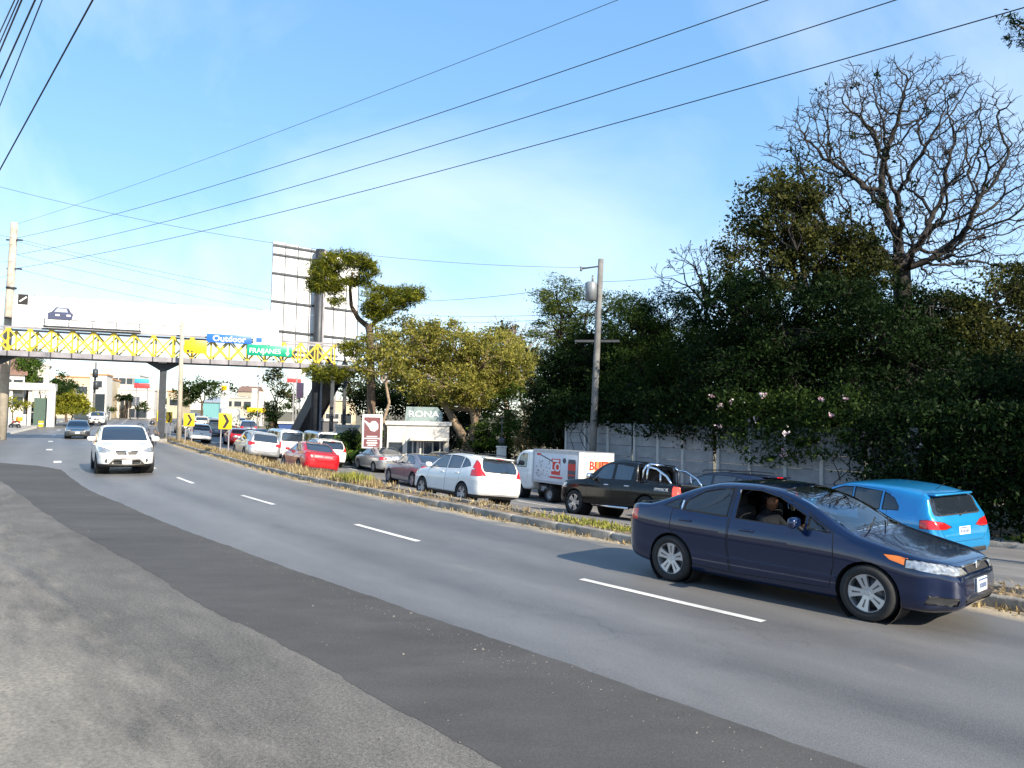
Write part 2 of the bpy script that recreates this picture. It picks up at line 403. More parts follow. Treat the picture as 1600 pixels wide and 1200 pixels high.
def resample(p, n):
    d = [0]
    for a, b in zip(p[:-1], p[1:]): d.append(d[-1]+(b-a).length)
    x = np.linspace(0, d[-1], n); return np.stack([np.interp(x, d, [q.x for q in p]), np.interp(x, d, [q.y for q in p])], 1)
n = 700; A = resample(eu, n); B = resample(el, n); k = 7
rows = [A*(1-t)+B*t for t in np.linspace(0, 1, k)]
P = np.stack(rows, 1).reshape(-1, 2); S_, V_ = sv(P[:, 0], P[:, 1])
zz = np.full((n, k), .016); zz[:, 0] = .003; zz[:, 1] = .014; zz[:, -1] = .0085; zz[:, -2] = .013
zz = zz.ravel()+rise(P[:, 1])
# patch lip: first ring pulled in so that the new asphalt has a real edge
rows[1] = A*.97+B*.03; rows[-2] = A*.10+B*.90; P = np.stack(rows, 1).reshape(-1, 2)
idx = np.arange(n*k).reshape(n, k); f = np.stack([idx[:-1, :-1], idx[1:, :-1], idx[1:, 1:], idx[:-1, 1:]], -1).reshape(-1, 4)
setting(np_obj('asphalt_patch', np_mesh('asphalt_patch', np.column_stack([P, zz]), f, M_patch, uv=np.stack([P[:, 0], P[:, 1]], 1), smooth=True)))

# painted lane dashes, each its own piece of the road
MK = empty('lane_marking'); setting(MK)
def dash(s0, s1, v, wd=.12):
    m = sweep('lane_dash', s0, s1, [v-wd/2, v+wd/2], .006, M_paint, ds=.4, parent=MK)
s0 = 81.75
for i in range(-4, 24):
    a = s0+i*6.95-(0 if i < 1 else .35*min(i, 3)); ln = 2.75 if i < 1 else 2.45
    vv = np.interp(a, [80, 91, 105, 140], [-2.92, -3.15, -3.7, -3.7])
    dash(a, a+ln, vv)
for px, py in ((90, 722), (77, 703), (79, 690), (84, 681), (91, 675)):
    p = g0(px, py); a, v = [float(q[0]) for q in sv(p.x, p.y)]
    dash(a-.6, a+.9, v, .3)
for i in range(22):
    a = 62+i*7
    dash(a, a+2.6, 4.6); dash(a+1, a+3.6, 8.3)

# ------------------------------------------------------------------ median with kerbstones and dry grass
MED = setting(sweep('median', 20, SMAX-170, [.14, .35, .7, 1.0, 1.12], [.12, .15, .16, .14, .0], M_soil))
def kerb_mesh(ln, w_, h, up_=.0):
    mb = MB(); mb.bbox((0, 0, h/2-.12), (ln-.018, w_, h+.24), .025); return mb.mesh('kerb_stone', M_conc)
near_k = kerb_mesh(1.5, .15, .15)
for i in range(200):
    s = 60.4+i*1.5
    if s > 300: break
    d = road_dir(s); p = road_pt(s, .075, random.uniform(-.012, .012)); o = bpy.data.objects.new('kerb_stone', near_k)
    o.location = p; o.rotation_euler.z = math.atan2(d.y, d.x)+random.uniform(-.006, .006); link(o, MED)
far_k = MB().bbox((0, 0, -.26), (1.98, .14, .62), .02).mesh('kerb_stone', M_conc)
for i in range(100):
    s = 60.4+i*2.0; d = road_dir(s); p = road_pt(s, 1.13); p.z = float(rise(p.y))+.05
    if p.y > 66: break
    o = bpy.data.objects.new('kerb_stone', far_k); o.location = p; o.rotation_euler.z = math.atan2(d.y, d.x); link(o, MED)

M_straw = leaf_mat('dry_straw', (.22, .155, .075), (.50, .41, .235), .25, .8)
M_gweed = leaf_mat('green_weed', (.07, .10, .02), (.42, .40, .09), .3, .7)
def grass(name, n, place, hmin, hmax, mat_, label, seed, w_=.012, lean=.5):
    r = np.random.default_rng(seed); base = place(r, n); n = len(base); h = r.uniform(hmin, hmax, n)*r.uniform(.5, 1, n)
    th = r.uniform(0, 2*np.pi, n); d = np.stack([np.cos(th), np.sin(th)], 1); le = r.uniform(0, lean, n)*h; wd = np.stack([-d[:, 1], d[:, 0]], 1)*w_*r.uniform(.6, 1.6, n)[:, None]
    z0 = base[:, 2]; v = np.zeros((n, 5, 3))
    v[:, 0, :2] = base[:, :2]-wd; v[:, 1, :2] = base[:, :2]+wd; v[:, 0, 2] = z0; v[:, 1, 2] = z0
    mid = base[:, :2]+d*(le*.35)[:, None]; v[:, 2, :2] = mid+wd*.7; v[:, 3, :2] = mid-wd*.7; v[:, 2, 2] = z0+h*.6; v[:, 3, 2] = z0+h*.6
    v[:, 4, :2] = base[:, :2]+d*le[:, None]; v[:, 4, 2] = z0+h
    b = np.arange(n)[:, None]*5
    f = np.concatenate([b+np.array([[0, 1, 2, 3]]), b+np.array([[3, 2, 4, 4]])])
    # quads + triangles: write the tip as a quad with a doubled corner split in two verts
    v6 = np.concatenate([v, v[:, 4:5]+[0, 0, .002]], 1).reshape(-1, 3); b = np.arange(n)[:, None]*6
    f = np.concatenate([b+np.array([[0, 1, 2, 3]]), b+np.array([[3, 2, 4, 5]])]); t = np.tile(r.uniform(0, 1, n), 2)
    o = np_obj(name, np_mesh(name, v6, f, mat_, {'tint': ('FACE', t)})); o['kind'] = 'stuff'; o['label'] = label; o['category'] = 'grass'; return o
def med_place(s0, s1, v0, v1, clump, zoff=.12):
    def pl(r, n):
        k = int(n/clump); S = s0+(s1-s0)*r.uniform(0, 1, k)**1.25; V = r.uniform(v0, v1, k); cl = r.uniform(.03, .20, k)
        S = np.repeat(S, clump)+r.normal(0, 1, k*clump)*np.repeat(cl, clump); V = np.clip(np.repeat(V, clump)+r.normal(0, 1, k*clump)*np.repeat(cl, clump), v0-.05, v1+.06)
        X, Y, Z = road_xyz(S, np.minimum(V, .55)); X2, Y2, _ = road_xyz(S, V); return np.stack([X2, Y2, rise(Y2)+zoff*np.ones(len(Y2))], 1)
    return pl
grass('dry_grass', 9000, med_place(66, 190, .16, 1.08, 12), .02, .13, M_straw, 'straw coloured dry grass on the central reservation', 1, .010, 1.3)
grass('dry_grass', 9000, med_place(97, 140, .16, 1.08, 34), .08, .28, M_straw, 'taller dry grass tufts along the far half of the median', 2, .012, 1.0)
grass('kerb_weeds', 3500, med_place(70, 150, -.12, .02, 9, .0), .03, .14, M_straw, 'sparse dry weeds at the foot of the median kerb', 3)
def one_clump(px, s_w, hh, seed, m_, n, v=.6):
    s = s_at_px(px, v); return grass('weed_tuft', n, med_place(s-s_w, s+s_w, v-.3, v+.3, 20), hh*.5, hh, m_, 'yellow green weeds growing on the median', seed, .014)
one_clump(553, .8, .42, 4, M_gweed, 900); one_clump(905, 1.3, .12, 5, M_gweed, 420); one_clump(945, .9, .14, 6, M_gweed, 380)
# dead stalks standing by the right edge of the frame
def stalks(r, n):
    S = 77.6+r.normal(0, .45, n); V = .6+r.normal(0, .15, n); X, Y, Z = road_xyz(S, V); return np.stack([X, Y, np.full(n, .12)], 1)
grass('dead_stalks', 90, stalks, .35, .75, M_straw, 'tall dead weed stalks on the median beside the dark blue sedan', 9, .010, .35)

# ------------------------------------------------------------------ far side pavement and kerb
setting(sweep('pavement', 20, 150, [12.1, 12.4, 13.4], [.12, .13, .14], M_pave))
KB = setting(sweep('kerb', 20, 150, [11.98, 11.99, 12.11, 12.12], [-.05, .13, .13, .05], M_conc))
setting(sweep('verge', 20, 150, [13.4, 15, 18, 26, 40], [.13, .1, .2, .3, .3], M_ground))
# near side pavement past the camera's shoulder and the left kerb of the far stretch
setting(sweep('pavement', 128, 330, [-19, -15.2, -11.45], [.15, .15, .15], M_pave))
setting(sweep('kerb', 128, 330, [-11.46, -11.45, -11.3, -11.28], [.1, .16, .16, -.05], mat('kerb_pale', (.45, .42, .36), .9, var=.2)))

# loose grit on the near side
def grit():
    r = np.random.default_rng(77); n = 1500; X = np.concatenate([r.uniform(-7, 3, n//2), r.normal(0, 1, n//2)*.0]); 
    S = 76+r.uniform(0, 1, n)**.8*24; V = np.where(r.uniform(0, 1, n) < .5, r.normal(-6.1, .16, n), r.uniform(-12, -6.2, n)); x, y, z = road_xyz(S, V)
    sz = r.uniform(.003, .009, n)*np.where(r.uniform(0, 1, n) < .06, 2.2, 1); o = np.array([(1, 0, 0), (0, 1, 0), (-1, 0, 0), (0, -1, 0), (0, 0, .7)])
    v = (np.stack([x, y, z+.015], 1)[:, None]+(o[None]*r.uniform(.6, 1.3, (n, 5, 3)))*sz[:, None, None]).reshape(-1, 3); b = np.arange(n)[:, None, None]*5
    f = (np.array([(0, 1, 4), (1, 2, 4), (2, 3, 4), (3, 0, 4)])[None]+b).reshape(-1, 3); ob = np_obj('grit', np_mesh('grit', v, f, mat('grit_stone', (.22, .20, .175), .9, var=.4, scale=3))); ob['kind'] = 'stuff'; ob['label'] = 'loose grit scattered on the near shoulder'; ob['category'] = 'gravel'
grit()

def litter():
    r = np.random.default_rng(78); n = 5200; S = 68+r.uniform(0, 1, n)**1.2*60; V = np.concatenate([r.uniform(.16, 1.05, n*3//4), -np.abs(r.normal(0, .16, n-n*3//4))]); x, y, z = road_xyz(S, np.minimum(V, .5)); x, y, _ = road_xyz(S, V); zz = np.where(V > 0, .165, .012)+r.uniform(0, .012, n)
    C = np.stack([x, y, zz+rise(y)], 1); a = r.normal(0, 1, (n, 3)); a[:, 2] *= .25; a /= np.linalg.norm(a, axis=1)[:, None]; b = np.cross(a, [0, 0, 1.]); b /= np.linalg.norm(b, axis=1)[:, None]; L_ = r.uniform(.015, .05, n)[:, None]
    v = np.stack([C-a*L_, C+b*L_*.45, C+a*L_, C-b*L_*.45], 1).reshape(-1, 3); ob = np_obj('leaf_litter', np_mesh('leaf_litter', v, np.arange(n*4).reshape(n, 4), leaf_mat('litter_brown', (.12, .075, .035), (.42, .33, .20), .1, .9), {'tint': ('FACE', r.uniform(0, 1, n))})); ob['kind'] = 'stuff'; ob['label'] = 'dry leaf litter on the median soil and along its kerb'; ob['category'] = 'leaf litter'
litter()
# ------------------------------------------------------------------ footbridge over the road
M_steel_d = mat('painted_steel_dark', (.045, .050, .060), .5, .3, var=.25, scale=2)
M_yel = mat('painted_steel_yellow', (.58, .41, .03), .5, var=.2, scale=1.5)
M_grey = mat('girder_grey', (.27, .26, .28), .6, .2, var=.25, scale=1.2)
M_pan = mat('billboard_white', (.76, .76, .76), .55, var=.05, scale=.6)
M_blue = mat('sign_blue', (.02, .13, .52), .4, var=.06); M_green = mat('sign_green', (.0, .30, .17), .4, var=.06); M_ltr = mat('sign_letter_white', (.8, .8, .8), .4, var=0); M_signy = mat('sign_yellow', (.85, .55, .01), .4, var=.08); M_blk = mat('sign_black', (.015, .012, .01), .5, var=0)
BO = Vector((-26.2, 57.6, 0)); BU = Vector((.936, .352, 0)).normalized(); BN = Vector((BU.y, -BU.x, 0))     # BN faces the viewer
B_YAW = math.atan2(BU.y, BU.x)
zb = at(258, 566, 57.6).z; z1 = at(258, 560, 57.6).z; z2 = at(258, 527, 57.6).z; H_ = z2-z1
BR = empty('footbridge', BO, B_YAW); tag(BR, 'steel footbridge with yellow cross-braced sides spanning both carriageways', 'bridge')
T0, T1, BW = -19.0, 13.6, 2.2
BR_ = lambda mb, nm, m_, pa=BR: mb.build(nm, m_, pa)
for sy in (-1, 1):
    BR_(MB().box(((T0+T1)/2, sy*BW/2, z1-.16), (T1-T0, .14, .36)), 'girder', M_grey)
    BR_(MB().box(((T0+T1)/2, sy*BW/2, z2+.07), (T1-T0, .12, .15)), 'top_chord', M_grey)
BR_(MB().box(((T0+T1)/2, 0, z1-.10), (T1-T0, BW-.16, .10)), 'deck', M_grey)
BAY = 1.31; nb_ = int((T1-T0)/BAY)
post = MB().box((0, 0, H_/2), (.12, .08, H_)).mesh('post', M_yel)
stif = MB().box((0, 0, -.17), (.07, .05, .34)).mesh('stiffener', M_steel_d)
brA = MB().bar((0, 0, .02), (BAY, 0, H_-.02), .06, .11).mesh('brace', M_yel); brB = MB().bar((0, .012, H_-.02), (BAY, .012, .02), .06, .11).mesh('brace', M_yel)
for sy in (-1, 1):
    for i in range(nb_+1):
        x = T0+i*BAY
        for nm, me, ok in (('post', post, True), ('stiffener', stif, sy < 0), ('brace', brA, i < nb_), ('brace', brB, i < nb_)):
            if not ok: continue
            o = bpy.data.objects.new(nm, me); o.location = (x, sy*BW/2-(.09 if nm == 'stiffener' else 0), z1 if nm != 'stiffener' else z1+.02); link(o, BR)
gus = MB().prism([(-.2, 0), (.2, 0), (.08, .17), (-.08, .17)], .02).mesh('gusset', M_yel); gut = MB().prism([(-.2, 0), (.2, 0), (.08, -.17), (-.08, -.17)], .02).mesh('gusset', M_yel)
for i in range(nb_+1):
    for me, z in ((gus, z1), (gut, z2)):
        o = bpy.data.objects.new('gusset', me); o.location = (T0+i*BAY, -BW/2-.05, z); link(o, BR)
def bridge_column(t, foot_z, w=.46):
    b = BR_(MB().box((t, 0, (zb+foot_z)/2-.2), (w, w, zb-foot_z-.4)), 'column', M_steel_d)
    MB().box((t, 0, foot_z+.12), (w+.5, w+.5, .3)).build('foot', M_conc, b)
    MB().prism([(-1.35, 0), (1.35, 0), (.28, -.62), (-.28, -.62)], .34, Matrix.Translation((t, 0, zb))).build('bracket', M_steel_d, b)
    MB().box((t, 0, zb-.06), (w+.1, BW+.1, .16)).build('cap', M_steel_d, b)
bridge_column(0, 0); bridge_column(-10.75, 0, .40)
# stair flight down on the far side
st0 = Vector((13.1, 1.0, z1-.1)); gl = float(gz(-15, 66)[0])+.1
e1 = at(463, 693, 69.0); le = Matrix.Rotation(-B_YAW, 3, 'Z') @ (Vector((e1.x, e1.y, 0))-BO); st1 = Vector((le.x, le.y, gl))
sd_ = (st1-st0); hd = Vector((sd_.x, sd_.y, 0)).normalized(); sw = Vector((-hd.y, hd.x, 0))
STF = BR_(MB().bar(st0, st1, 1.5, .14), 'stair_flight', M_steel_d)
for k_ in (-1, 1): MB().bar(st0+sw*.76*k_+Vector((0, 0, .45)), st1+sw*.76*k_+Vector((0, 0, .45)), .06, 1.15).build('stair_side', M_steel_d, STF)
nst = 22
tread = MB().box((0, 0, 0), (.28, 1.44, .04), rz=math.atan2(hd.y, hd.x)).mesh('tread', M_grey)
for i in range(nst):
    o = bpy.data.objects.new('tread', tread); o.location = st0.lerp(st1, (i+.5)/nst)+Vector((0, 0, .14)); link(o, STF)
BR_(MB().box((13.2, .0, z1-.28), (2.4, BW+.6, .42)), 'landing', M_steel_d)
for q in ((12.4, -.7), (13.6, .7), (12.6, .9)): BR_(MB().box((q[0], q[1], (z1-.4+gl)/2), (.28, .28, z1-.4-gl)), 'stair_column', M_steel_d)
# service walkway with lamps below the hoarding
WK = BR_(MB().box((-4.6, -BW/2-.25, z2+.22), (6.2, .5, .10)), 'service_walkway', M_steel_d)
for i in range(5): MB().bar((-7.6+i*1.5, -BW/2-.48, z2+.2), (-7.6+i*1.5, -BW/2-.48, z2+.75), .05).build('rail_post', M_steel_d, WK)
MB().bar((-7.7, -BW/2-.48, z2+.72), (2.4, -BW/2-.48, z2+.72), .05).build('handrail', M_steel_d, WK)
MB().bar((-7.7, -BW/2-.48, z2+.48), (2.4, -BW/2-.48, z2+.48), .03).build('handrail', M_steel_d, WK)

# hoarding on the bridge
def to_bridge(px, py, off=0.0):
    """bridge-local point (along, up) seen at that pixel on the plane `off` in front of its axis"""
    d = ray(px, py); o = BO+BN*off; k = (o.x*BN.x+o.y*BN.y)/(d.x*BN.x+d.y*BN.y); p = Vector((d.x*k, d.y*k, CAM_H+d.z*k)); return (p-BO).dot(BU), p.z
off = -.15
tl = to_bridge(21, 459, off); tr = to_bridge(436, 494, off); bz = z2+.16
hb = empty('bridge_hoarding', BO-Vector((0, 0, 0)), B_YAW); tag(hb, 'long white advertising hoarding standing on the footbridge', 'billboard')
zt = (tl[1]+to_bridge(230, 474, off)[1])/2
npn = 7; pw = (tr[0]-tl[0])/npn
for i in range(npn):
    MB().box((tl[0]+pw*(i+.5), -off, (bz+zt)/2), (pw-.012, .05, zt-bz)).build('panel', M_pan, hb)
for i in range(npn+1): MB().bar((tl[0]+pw*i, -off+.12, bz), (tl[0]+pw*i, -off+.12, zt+.05), .07).build('frame_post', M_grey, hb)
MB().box(((tl[0]+tr[0])/2, -off+.06, zt+.03), (tr[0]-tl[0], .12, .06)).build('frame_top', M_grey, hb)
def on_hb(px, py): t, z = to_bridge(px, py, off+.03); return t, z
t, z = on_hb(36, 468); lg = MB().box((t, -off-.03, z), (.62, .02, .72)).build('printed_square', M_blk, hb); MB().bar((t-.2, -off-.045, z-.15), (t+.22, -off-.045, z+.2), .02, .10).build('printed_stroke', M_ltr, lg)
t, z = on_hb(95, 490)
P_ = lambda s_, pts: [(x*s_, y*s_) for x, y in pts]
cr = MB().prism(P_(1.0, [(-.80, -.42), (.72, -.42), (.80, .0), (.66, .10), (.50, .42), (-.30, .46), (-.58, .12), (-.82, .0)]), .02, Matrix.Translation((t, -off-.035, z))).build('printed_car', mat('print_slate', (.05, .06, .12), .5), hb)
MB().prism([(-.42, .10), (.45, .10), (.36, .36), (-.24, .38)], .012, Matrix.Translation((t, -off-.052, z))).build('printed_glass', mat('print_pale', (.35, .40, .55), .5), cr)
for dx in (-.2, .5): MB().box((t+dx, -off-.052, z-.12), (.26, .012, .12)).build('printed_lamp', M_ltr, cr)
gt = mat('print_grey', (.55, .55, .57), .5)
for px, py, wd in ((50, 481, 1.1), (35, 490, .7), (118, 509, 1.6), (215, 491, 1.0), (240, 494, .8), (350, 503, 2.2)):
    t, z = on_hb(px, py); MB().box((t, -off-.032, z), (wd, .012, .07)).build('printed_line', gt, hb)
# signs fixed to the front of the bridge
def bridge_sign(name, label, x0, y0, x1, y1, m_, front, rimm=None):
    a = to_bridge(x0, y0, front); b = to_bridge(x1, y1, front); w_, h_ = b[0]-a[0], abs(a[1]-b[1])
    e = empty(name, BO+BU*((a[0]+b[0])/2)+BN*front+Vector((0, 0, (a[1]+b[1])/2)), B_YAW); tag(e, label, 'sign')
    MB().bbox((0, 0, 0), (w_, .05, h_), .02).build('plate', m_, e)
    for xx in (-w_*.3, w_*.3): MB().box((xx, .08, 0), (.05, .10, h_*.9)).build('bracket', M_steel_d, e)
    return e, w_, h_
RX = (math.pi/2, 0, 0)
e, w_, h_ = bridge_sign('blue_sign', 'blue sign with white lettering on the footbridge', 323, 521, 393, 538, M_blue, 1.45); lettering('Outdoor', h_*.95, M_ltr, e, (0, -.032, -.02), RX, sx=1.05, bold=.012)
e, w_, h_ = bridge_sign('white_sign', 'white sign with a small blue emblem beside the blue sign on the footbridge', 396, 524, 440, 540, M_pan, 1.40)
MB().box((-w_*.30, -.032, 0), (w_*.2, .012, h_*.5)).build('emblem', M_blue, e); MB().box((w_*.05, -.032, .06), (w_*.36, .012, .07)).build('printed_line', mat('print_blue_pale', (.25, .40, .6), .5), e); MB().box((w_*.05, -.032, -.10), (w_*.30, .012, .06)).build('printed_line', gt, e)
e, w_, h_ = bridge_sign('green_sign', 'green direction sign with a white down arrow on the footbridge', 386, 538, 456, 558, M_green, 1.55)
lettering('FRAIJANES', h_*.62, M_ltr, e, (-w_*.10, -.032, -.05), RX, sx=.98, bold=.006)
MB().prism([(-.05, .36), (.05, .36), (.05, -.1), (.16, -.1), (0, -.36), (-.16, -.1), (-.05, -.1)], .012, Matrix.Translation((w_*.40, -.036, 0))).build('arrow', M_ltr, e)
e, w_, h_ = bridge_sign('yellow_sign', 'plain yellow warning panel on the footbridge above the median', 288, 531, 323, 553, M_signy, 1.55)
MB().box((-w_*.32, -.032, -h_*.34), (w_*.1, .012, h_*.18)).box((-w_*.15, -.032, -h_*.36), (w_*.07, .012, h_*.12)).build('mark', M_blk, e)

# ------------------------------------------------------------------ big billboard from behind, on a single column
bd = 63.0
bc = at(492, 690, bd); BB = empty('billboard', (bc.x, bc.y, float(gz(bc.x, bc.y)[0])), R(25)); tag(BB, 'tall white billboard seen from behind on a dark steel column', 'billboard')
zt_ = at(492, 390, bd).z-BB.location.z
MB().tube([(0, 0, 0), (0, 0, zt_)], .40, 14).build('column', M_steel_d, BB)
MB().box((.30, -.32, zt_*.5), (.16, .12, zt_)).build('cable_duct', M_grey, BB)
sc = bd/1200
def bbp(px, py): return (px-492)*sc*1.05, at(492, py, bd).z-BB.location.z
xl, ztop = bbp(424, 383); xr, _ = bbp(553, 400); _, zlow = bbp(492, 561)
nx_, nz_ = 7, 5
_, zstep = bbp(520, 432)
for i in range(nx_):
    x0_ = xl+(xr-xl)*i/nx_; x1_ = xl+(xr-xl)*(i+1)/nx_
    top_ = ztop-.1*i
    for j in range(nz_):
        za = zlow+(top_-zlow)*j/nz_; zb_ = zlow+(top_-zlow)*(j+1)/nz_
        MB().box(((x0_+x1_)/2, .62, (za+zb_)/2), (x1_-x0_-.02, .05, zb_-za-.02)).build('panel', M_pan, BB)
for j, py in enumerate((388, 402, 431, 474, 519, 556)):
    z = bbp(492, py)[1]
    for yy in (.50,): MB().bar((xl+.05, yy, z), (xr-.05, yy, z-.35), .10, .14).build('frame_beam', M_steel_d, BB)
for i in range(nx_+1):
    x = xl+(xr-xl)*i/nx_; MB().bar((x, .56, zlow-.1), (x, .56, ztop-.1*i), .055, .055).build('frame_post', M_steel_d, BB)
for j in range(3):
    z = zlow+2+j*2.6; MB().bar((-.3, .2, z), (.3, .5, z), .3, .3).build('bracket', M_steel_d, BB)

# ------------------------------------------------------------------ poles
M_pole = mat('concrete_pole', (.42, .37, .30), .9, var=.22, scale=1.5, bump=.3, bscale=10); M_wire = mat('cable_black', (.012, .012, .014), .6, var=0); M_pgrey = mat('old_pole_grey', (.16, .16, .155), .85, var=.3, scale=2)
M_can = mat('transformer_grey', (.22, .24, .26), .45, .2)
def pole(name, label, base, top, r0, r1, m_):
    e = empty(name, base); tag(e, label, 'pole'); b = Vector(base); t = Vector(top)-b
    MB().tube([(0, 0, -.3), t*.5, t], [r0, (r0+r1)/2, r1], 12).build('shaft', m_, e); return e
pb = at(3, 655, 56.5); pt_ = at(22.5, 348, 56.5); LP_ = pole('utility_pole', 'tall pale concrete pole at the left end of the footbridge', (pb.x, pb.y, 0), pt_, .34, .24, M_pole)
MB().box((0.25, 0, at(22, 375, 56.5).z), (1.2, .1, .1)).build('bracket', M_steel_d, LP_); MB().box((0.35, 0, at(22, 420, 56.5).z), (1.1, .1, .1)).build('bracket', M_steel_d, LP_)
for zz in (450, 497): MB().lathe([(.32, -.06), (.35, -.06), (.35, .06), (.32, .06)], 14, Matrix.Translation((.05+(at(18, zz, 56.5).x-pb.x)*.0+.15, 0, at(18, zz, 56.5).z)) @ Matrix.Rotation(math.pi/2, 4, 'X')).build('band', M_steel_d, LP_)
s_ = s_at_px(279, .55); p = road_pt(s_, .55); p.z = float(rise(p.y))+.1; tp = at(285, 501, p.y)
MP = pole('median_pole', 'slim pale concrete pole standing on the median before the footbridge', p, tp, .19, .13, M_pole)
s_ = s_at_px(922, 12.8); p = road_pt(s_, 12.8); tp = at(939, 405, p.y); RP_ = pole('utility_pole', 'weathered grey pole with a transformer in front of the dark trees', p, tp, .17, .12, M_pgrey)
rp = lambda px, py: at(px, py, p.y)-Vector(p)
q = rp(923, 456); MB().lathe([(.02, -.42), (.25, -.40), (.26, .36), (.2, .42), (.02, .44)], 16, Matrix.Translation(q+Vector((0, -.1, 0))) @ Matrix.Rotation(math.pi/2, 4, 'X')).build('transformer', M_can, RP_)
MB().tube([q+Vector((.06, -.1, .40)), q+Vector((.08, -.1, .72))], .05, 8).build('bushing', M_can, RP_)
a_, b_ = rp(898, 533), rp(968, 533); MB().bar(a_, b_, .09, .10).build('cross_arm', M_steel_d, RP_)
a_, b_ = rp(908, 420), rp(937, 416); MB().bar(a_, b_, .06).build('bracket', M_steel_d, RP_); MB().lathe([(.02, -.1), (.06, -.1), (.04, 0), (.06, .1), (.02, .1)], 8, Matrix.Translation(a_) @ Matrix.Rotation(math.pi/2, 4, 'X')).build('insulator', M_can, RP_)
a_, b_ = rp(931, 480), rp(938, 500); MB().box((a_+b_)/2, (.3, .2, .4)).build('junction_box', M_steel_d, RP_)
PRB = p.copy()
# far pole with transformers beyond the bridge
q = at(146, 642, 104); FP = pole('utility_pole', 'far pole carrying two transformers beyond the footbridge', (q.x, q.y, float(rise(q.y))), at(150, 566, 104), .17, .13, M_pgrey)
for px, py in ((149, 583), (150, 602)):
    k = at(px, py, 103.6)-Vector(FP.location); MB().lathe([(.02, -.6), (.34, -.58), (.34, .5), (.02, .6)], 12, Matrix.Translation(k) @ Matrix.Rotation(math.pi/2, 4, 'X')).build('transformer', M_steel_d, FP)
for px, d_, top in ((246, 84, 575), (250, 76, 590)):
    q = at(px, 672, d_); pole('street_lamp_pole', 'thin pale pole behind the bridge column, '+('taller' if top < 580 else 'shorter')+' of two', (q.x, q.y, float(rise(q.y))), at(px+1, top, d_), .10, .07, M_pole)
# pole at the right of the road that carries the long wires, out of frame
QP = Vector((24.5, 2.5, -.5))
qe = pole('utility_pole', 'pole beside the right carriageway that carries the long overhead wires', QP, QP+Vector((0, 0, 13.2)), .2, .14, M_pgrey)
for zz in (10.4, 11.4, 12.3): MB().bar((-1.6, 1.0, zz), (1.2, -.8, zz), .1).build('cross_arm', M_steel_d, qe)

def wire(label, p0, p1, sag, r=.022, n=28):
    r *= .55
    p0 = Vector(p0); p1 = Vector(p1); pts = []
    for i in range(n+1):
        t_ = i/n; q = p0.lerp(p1, t_); q.z -= sag*4*t_*(1-t_); pts.append(q)
    o = MB().tube(pts, r, 5).build('overhead_wire', M_wire); tag(o, label, 'cable', 'overhead wires'); return o
lpz = lambda py: at(26, py, 56.3)
def long_wire(label, y0, px1, py1, d1, sag, r):
    a = lpz(y0); b = at(px1, py1, d1)+Vector((0, 0, .77*sag)); e = a+(b-a)*1.35; wire(label, a, e, sag, r)
long_wire('thin uppermost wire running from the left pole to the upper right', 350, 965, 0, 20, .5, .016)
long_wire('second long wire from the left pole across the sky', 372, 1200, 0, 17.5, .9, .024)
long_wire('third long wire from the left pole across the sky', 398, 1400, 0, 16.0, 1.0, .024)
long_wire('lowest long wire from the left pole across the sky to the right edge', 419, 1600, 12, 14.5, 1.0, .024)
wire('faint wire sagging from the grey pole behind the billboard to the upper left', at(930, 418, PRB.y), at(-190, 238, 30), 1.15, .014)
wire('wire reaching left from the grey pole over the pine', at(928, 443, PRB.y), at(600, 470, 62), .3, .022)
wire('wire leaving the grey pole to the right', at(940, 440, PRB.y), at(1110, 420, 30), .12, .016)
wire('upper of two low wires left of the grey pole', at(915, 490, PRB.y), at(560, 484, 64), .3, .018)
wire('lower of two low wires left of the grey pole', at(915, 495, PRB.y), at(560, 494, 64), .4, .018)
for i, (y0, px1, py1) in enumerate(((373, 424, 458), (377, 424, 470), (398, 424, 487), (420, 300, 478))):
    wire(('highest', 'second', 'third', 'lowest')[i]+' wire slanting from the left pole down behind the billboard', lpz(y0), at(px1+70, py1+12, 66), .25, .022)
for i, (y0, y1) in enumerate(((361, 345), (372, 368), (398, 372), (418, 400), (430, 470))):
    wire(('first', 'second', 'third', 'fourth', 'fifth')[i]+' short wire leaving the frame left of the concrete pole', at(20, y0+10, 56.3), at(-160, y1-30+i*28, 50), .3, .018)
for i, (a_, b_, r_) in enumerate((((0, 265, 13), (145, 0, 9.0), .020), ((0, 165, 13), (66, 0, 10), .016), ((0, 122, 13), (55, 0, 10.4), .024), ((0, 80, 13), (34, 0, 10.8), .024), ((0, 66, 13), (29, 0, 10.8), .018), ((0, 50, 13), (23, 0, 10.8), .018))):
    A_ = at(*a_); B_ = at(*b_); d_ = B_-A_; wire(('lowest steep', 'second steep', 'third steep', 'fourth steep', 'fifth steep', 'leftmost steep')[i]+' cable in the upper left corner', A_-d_*4.5, B_+d_*3, .0, r_)

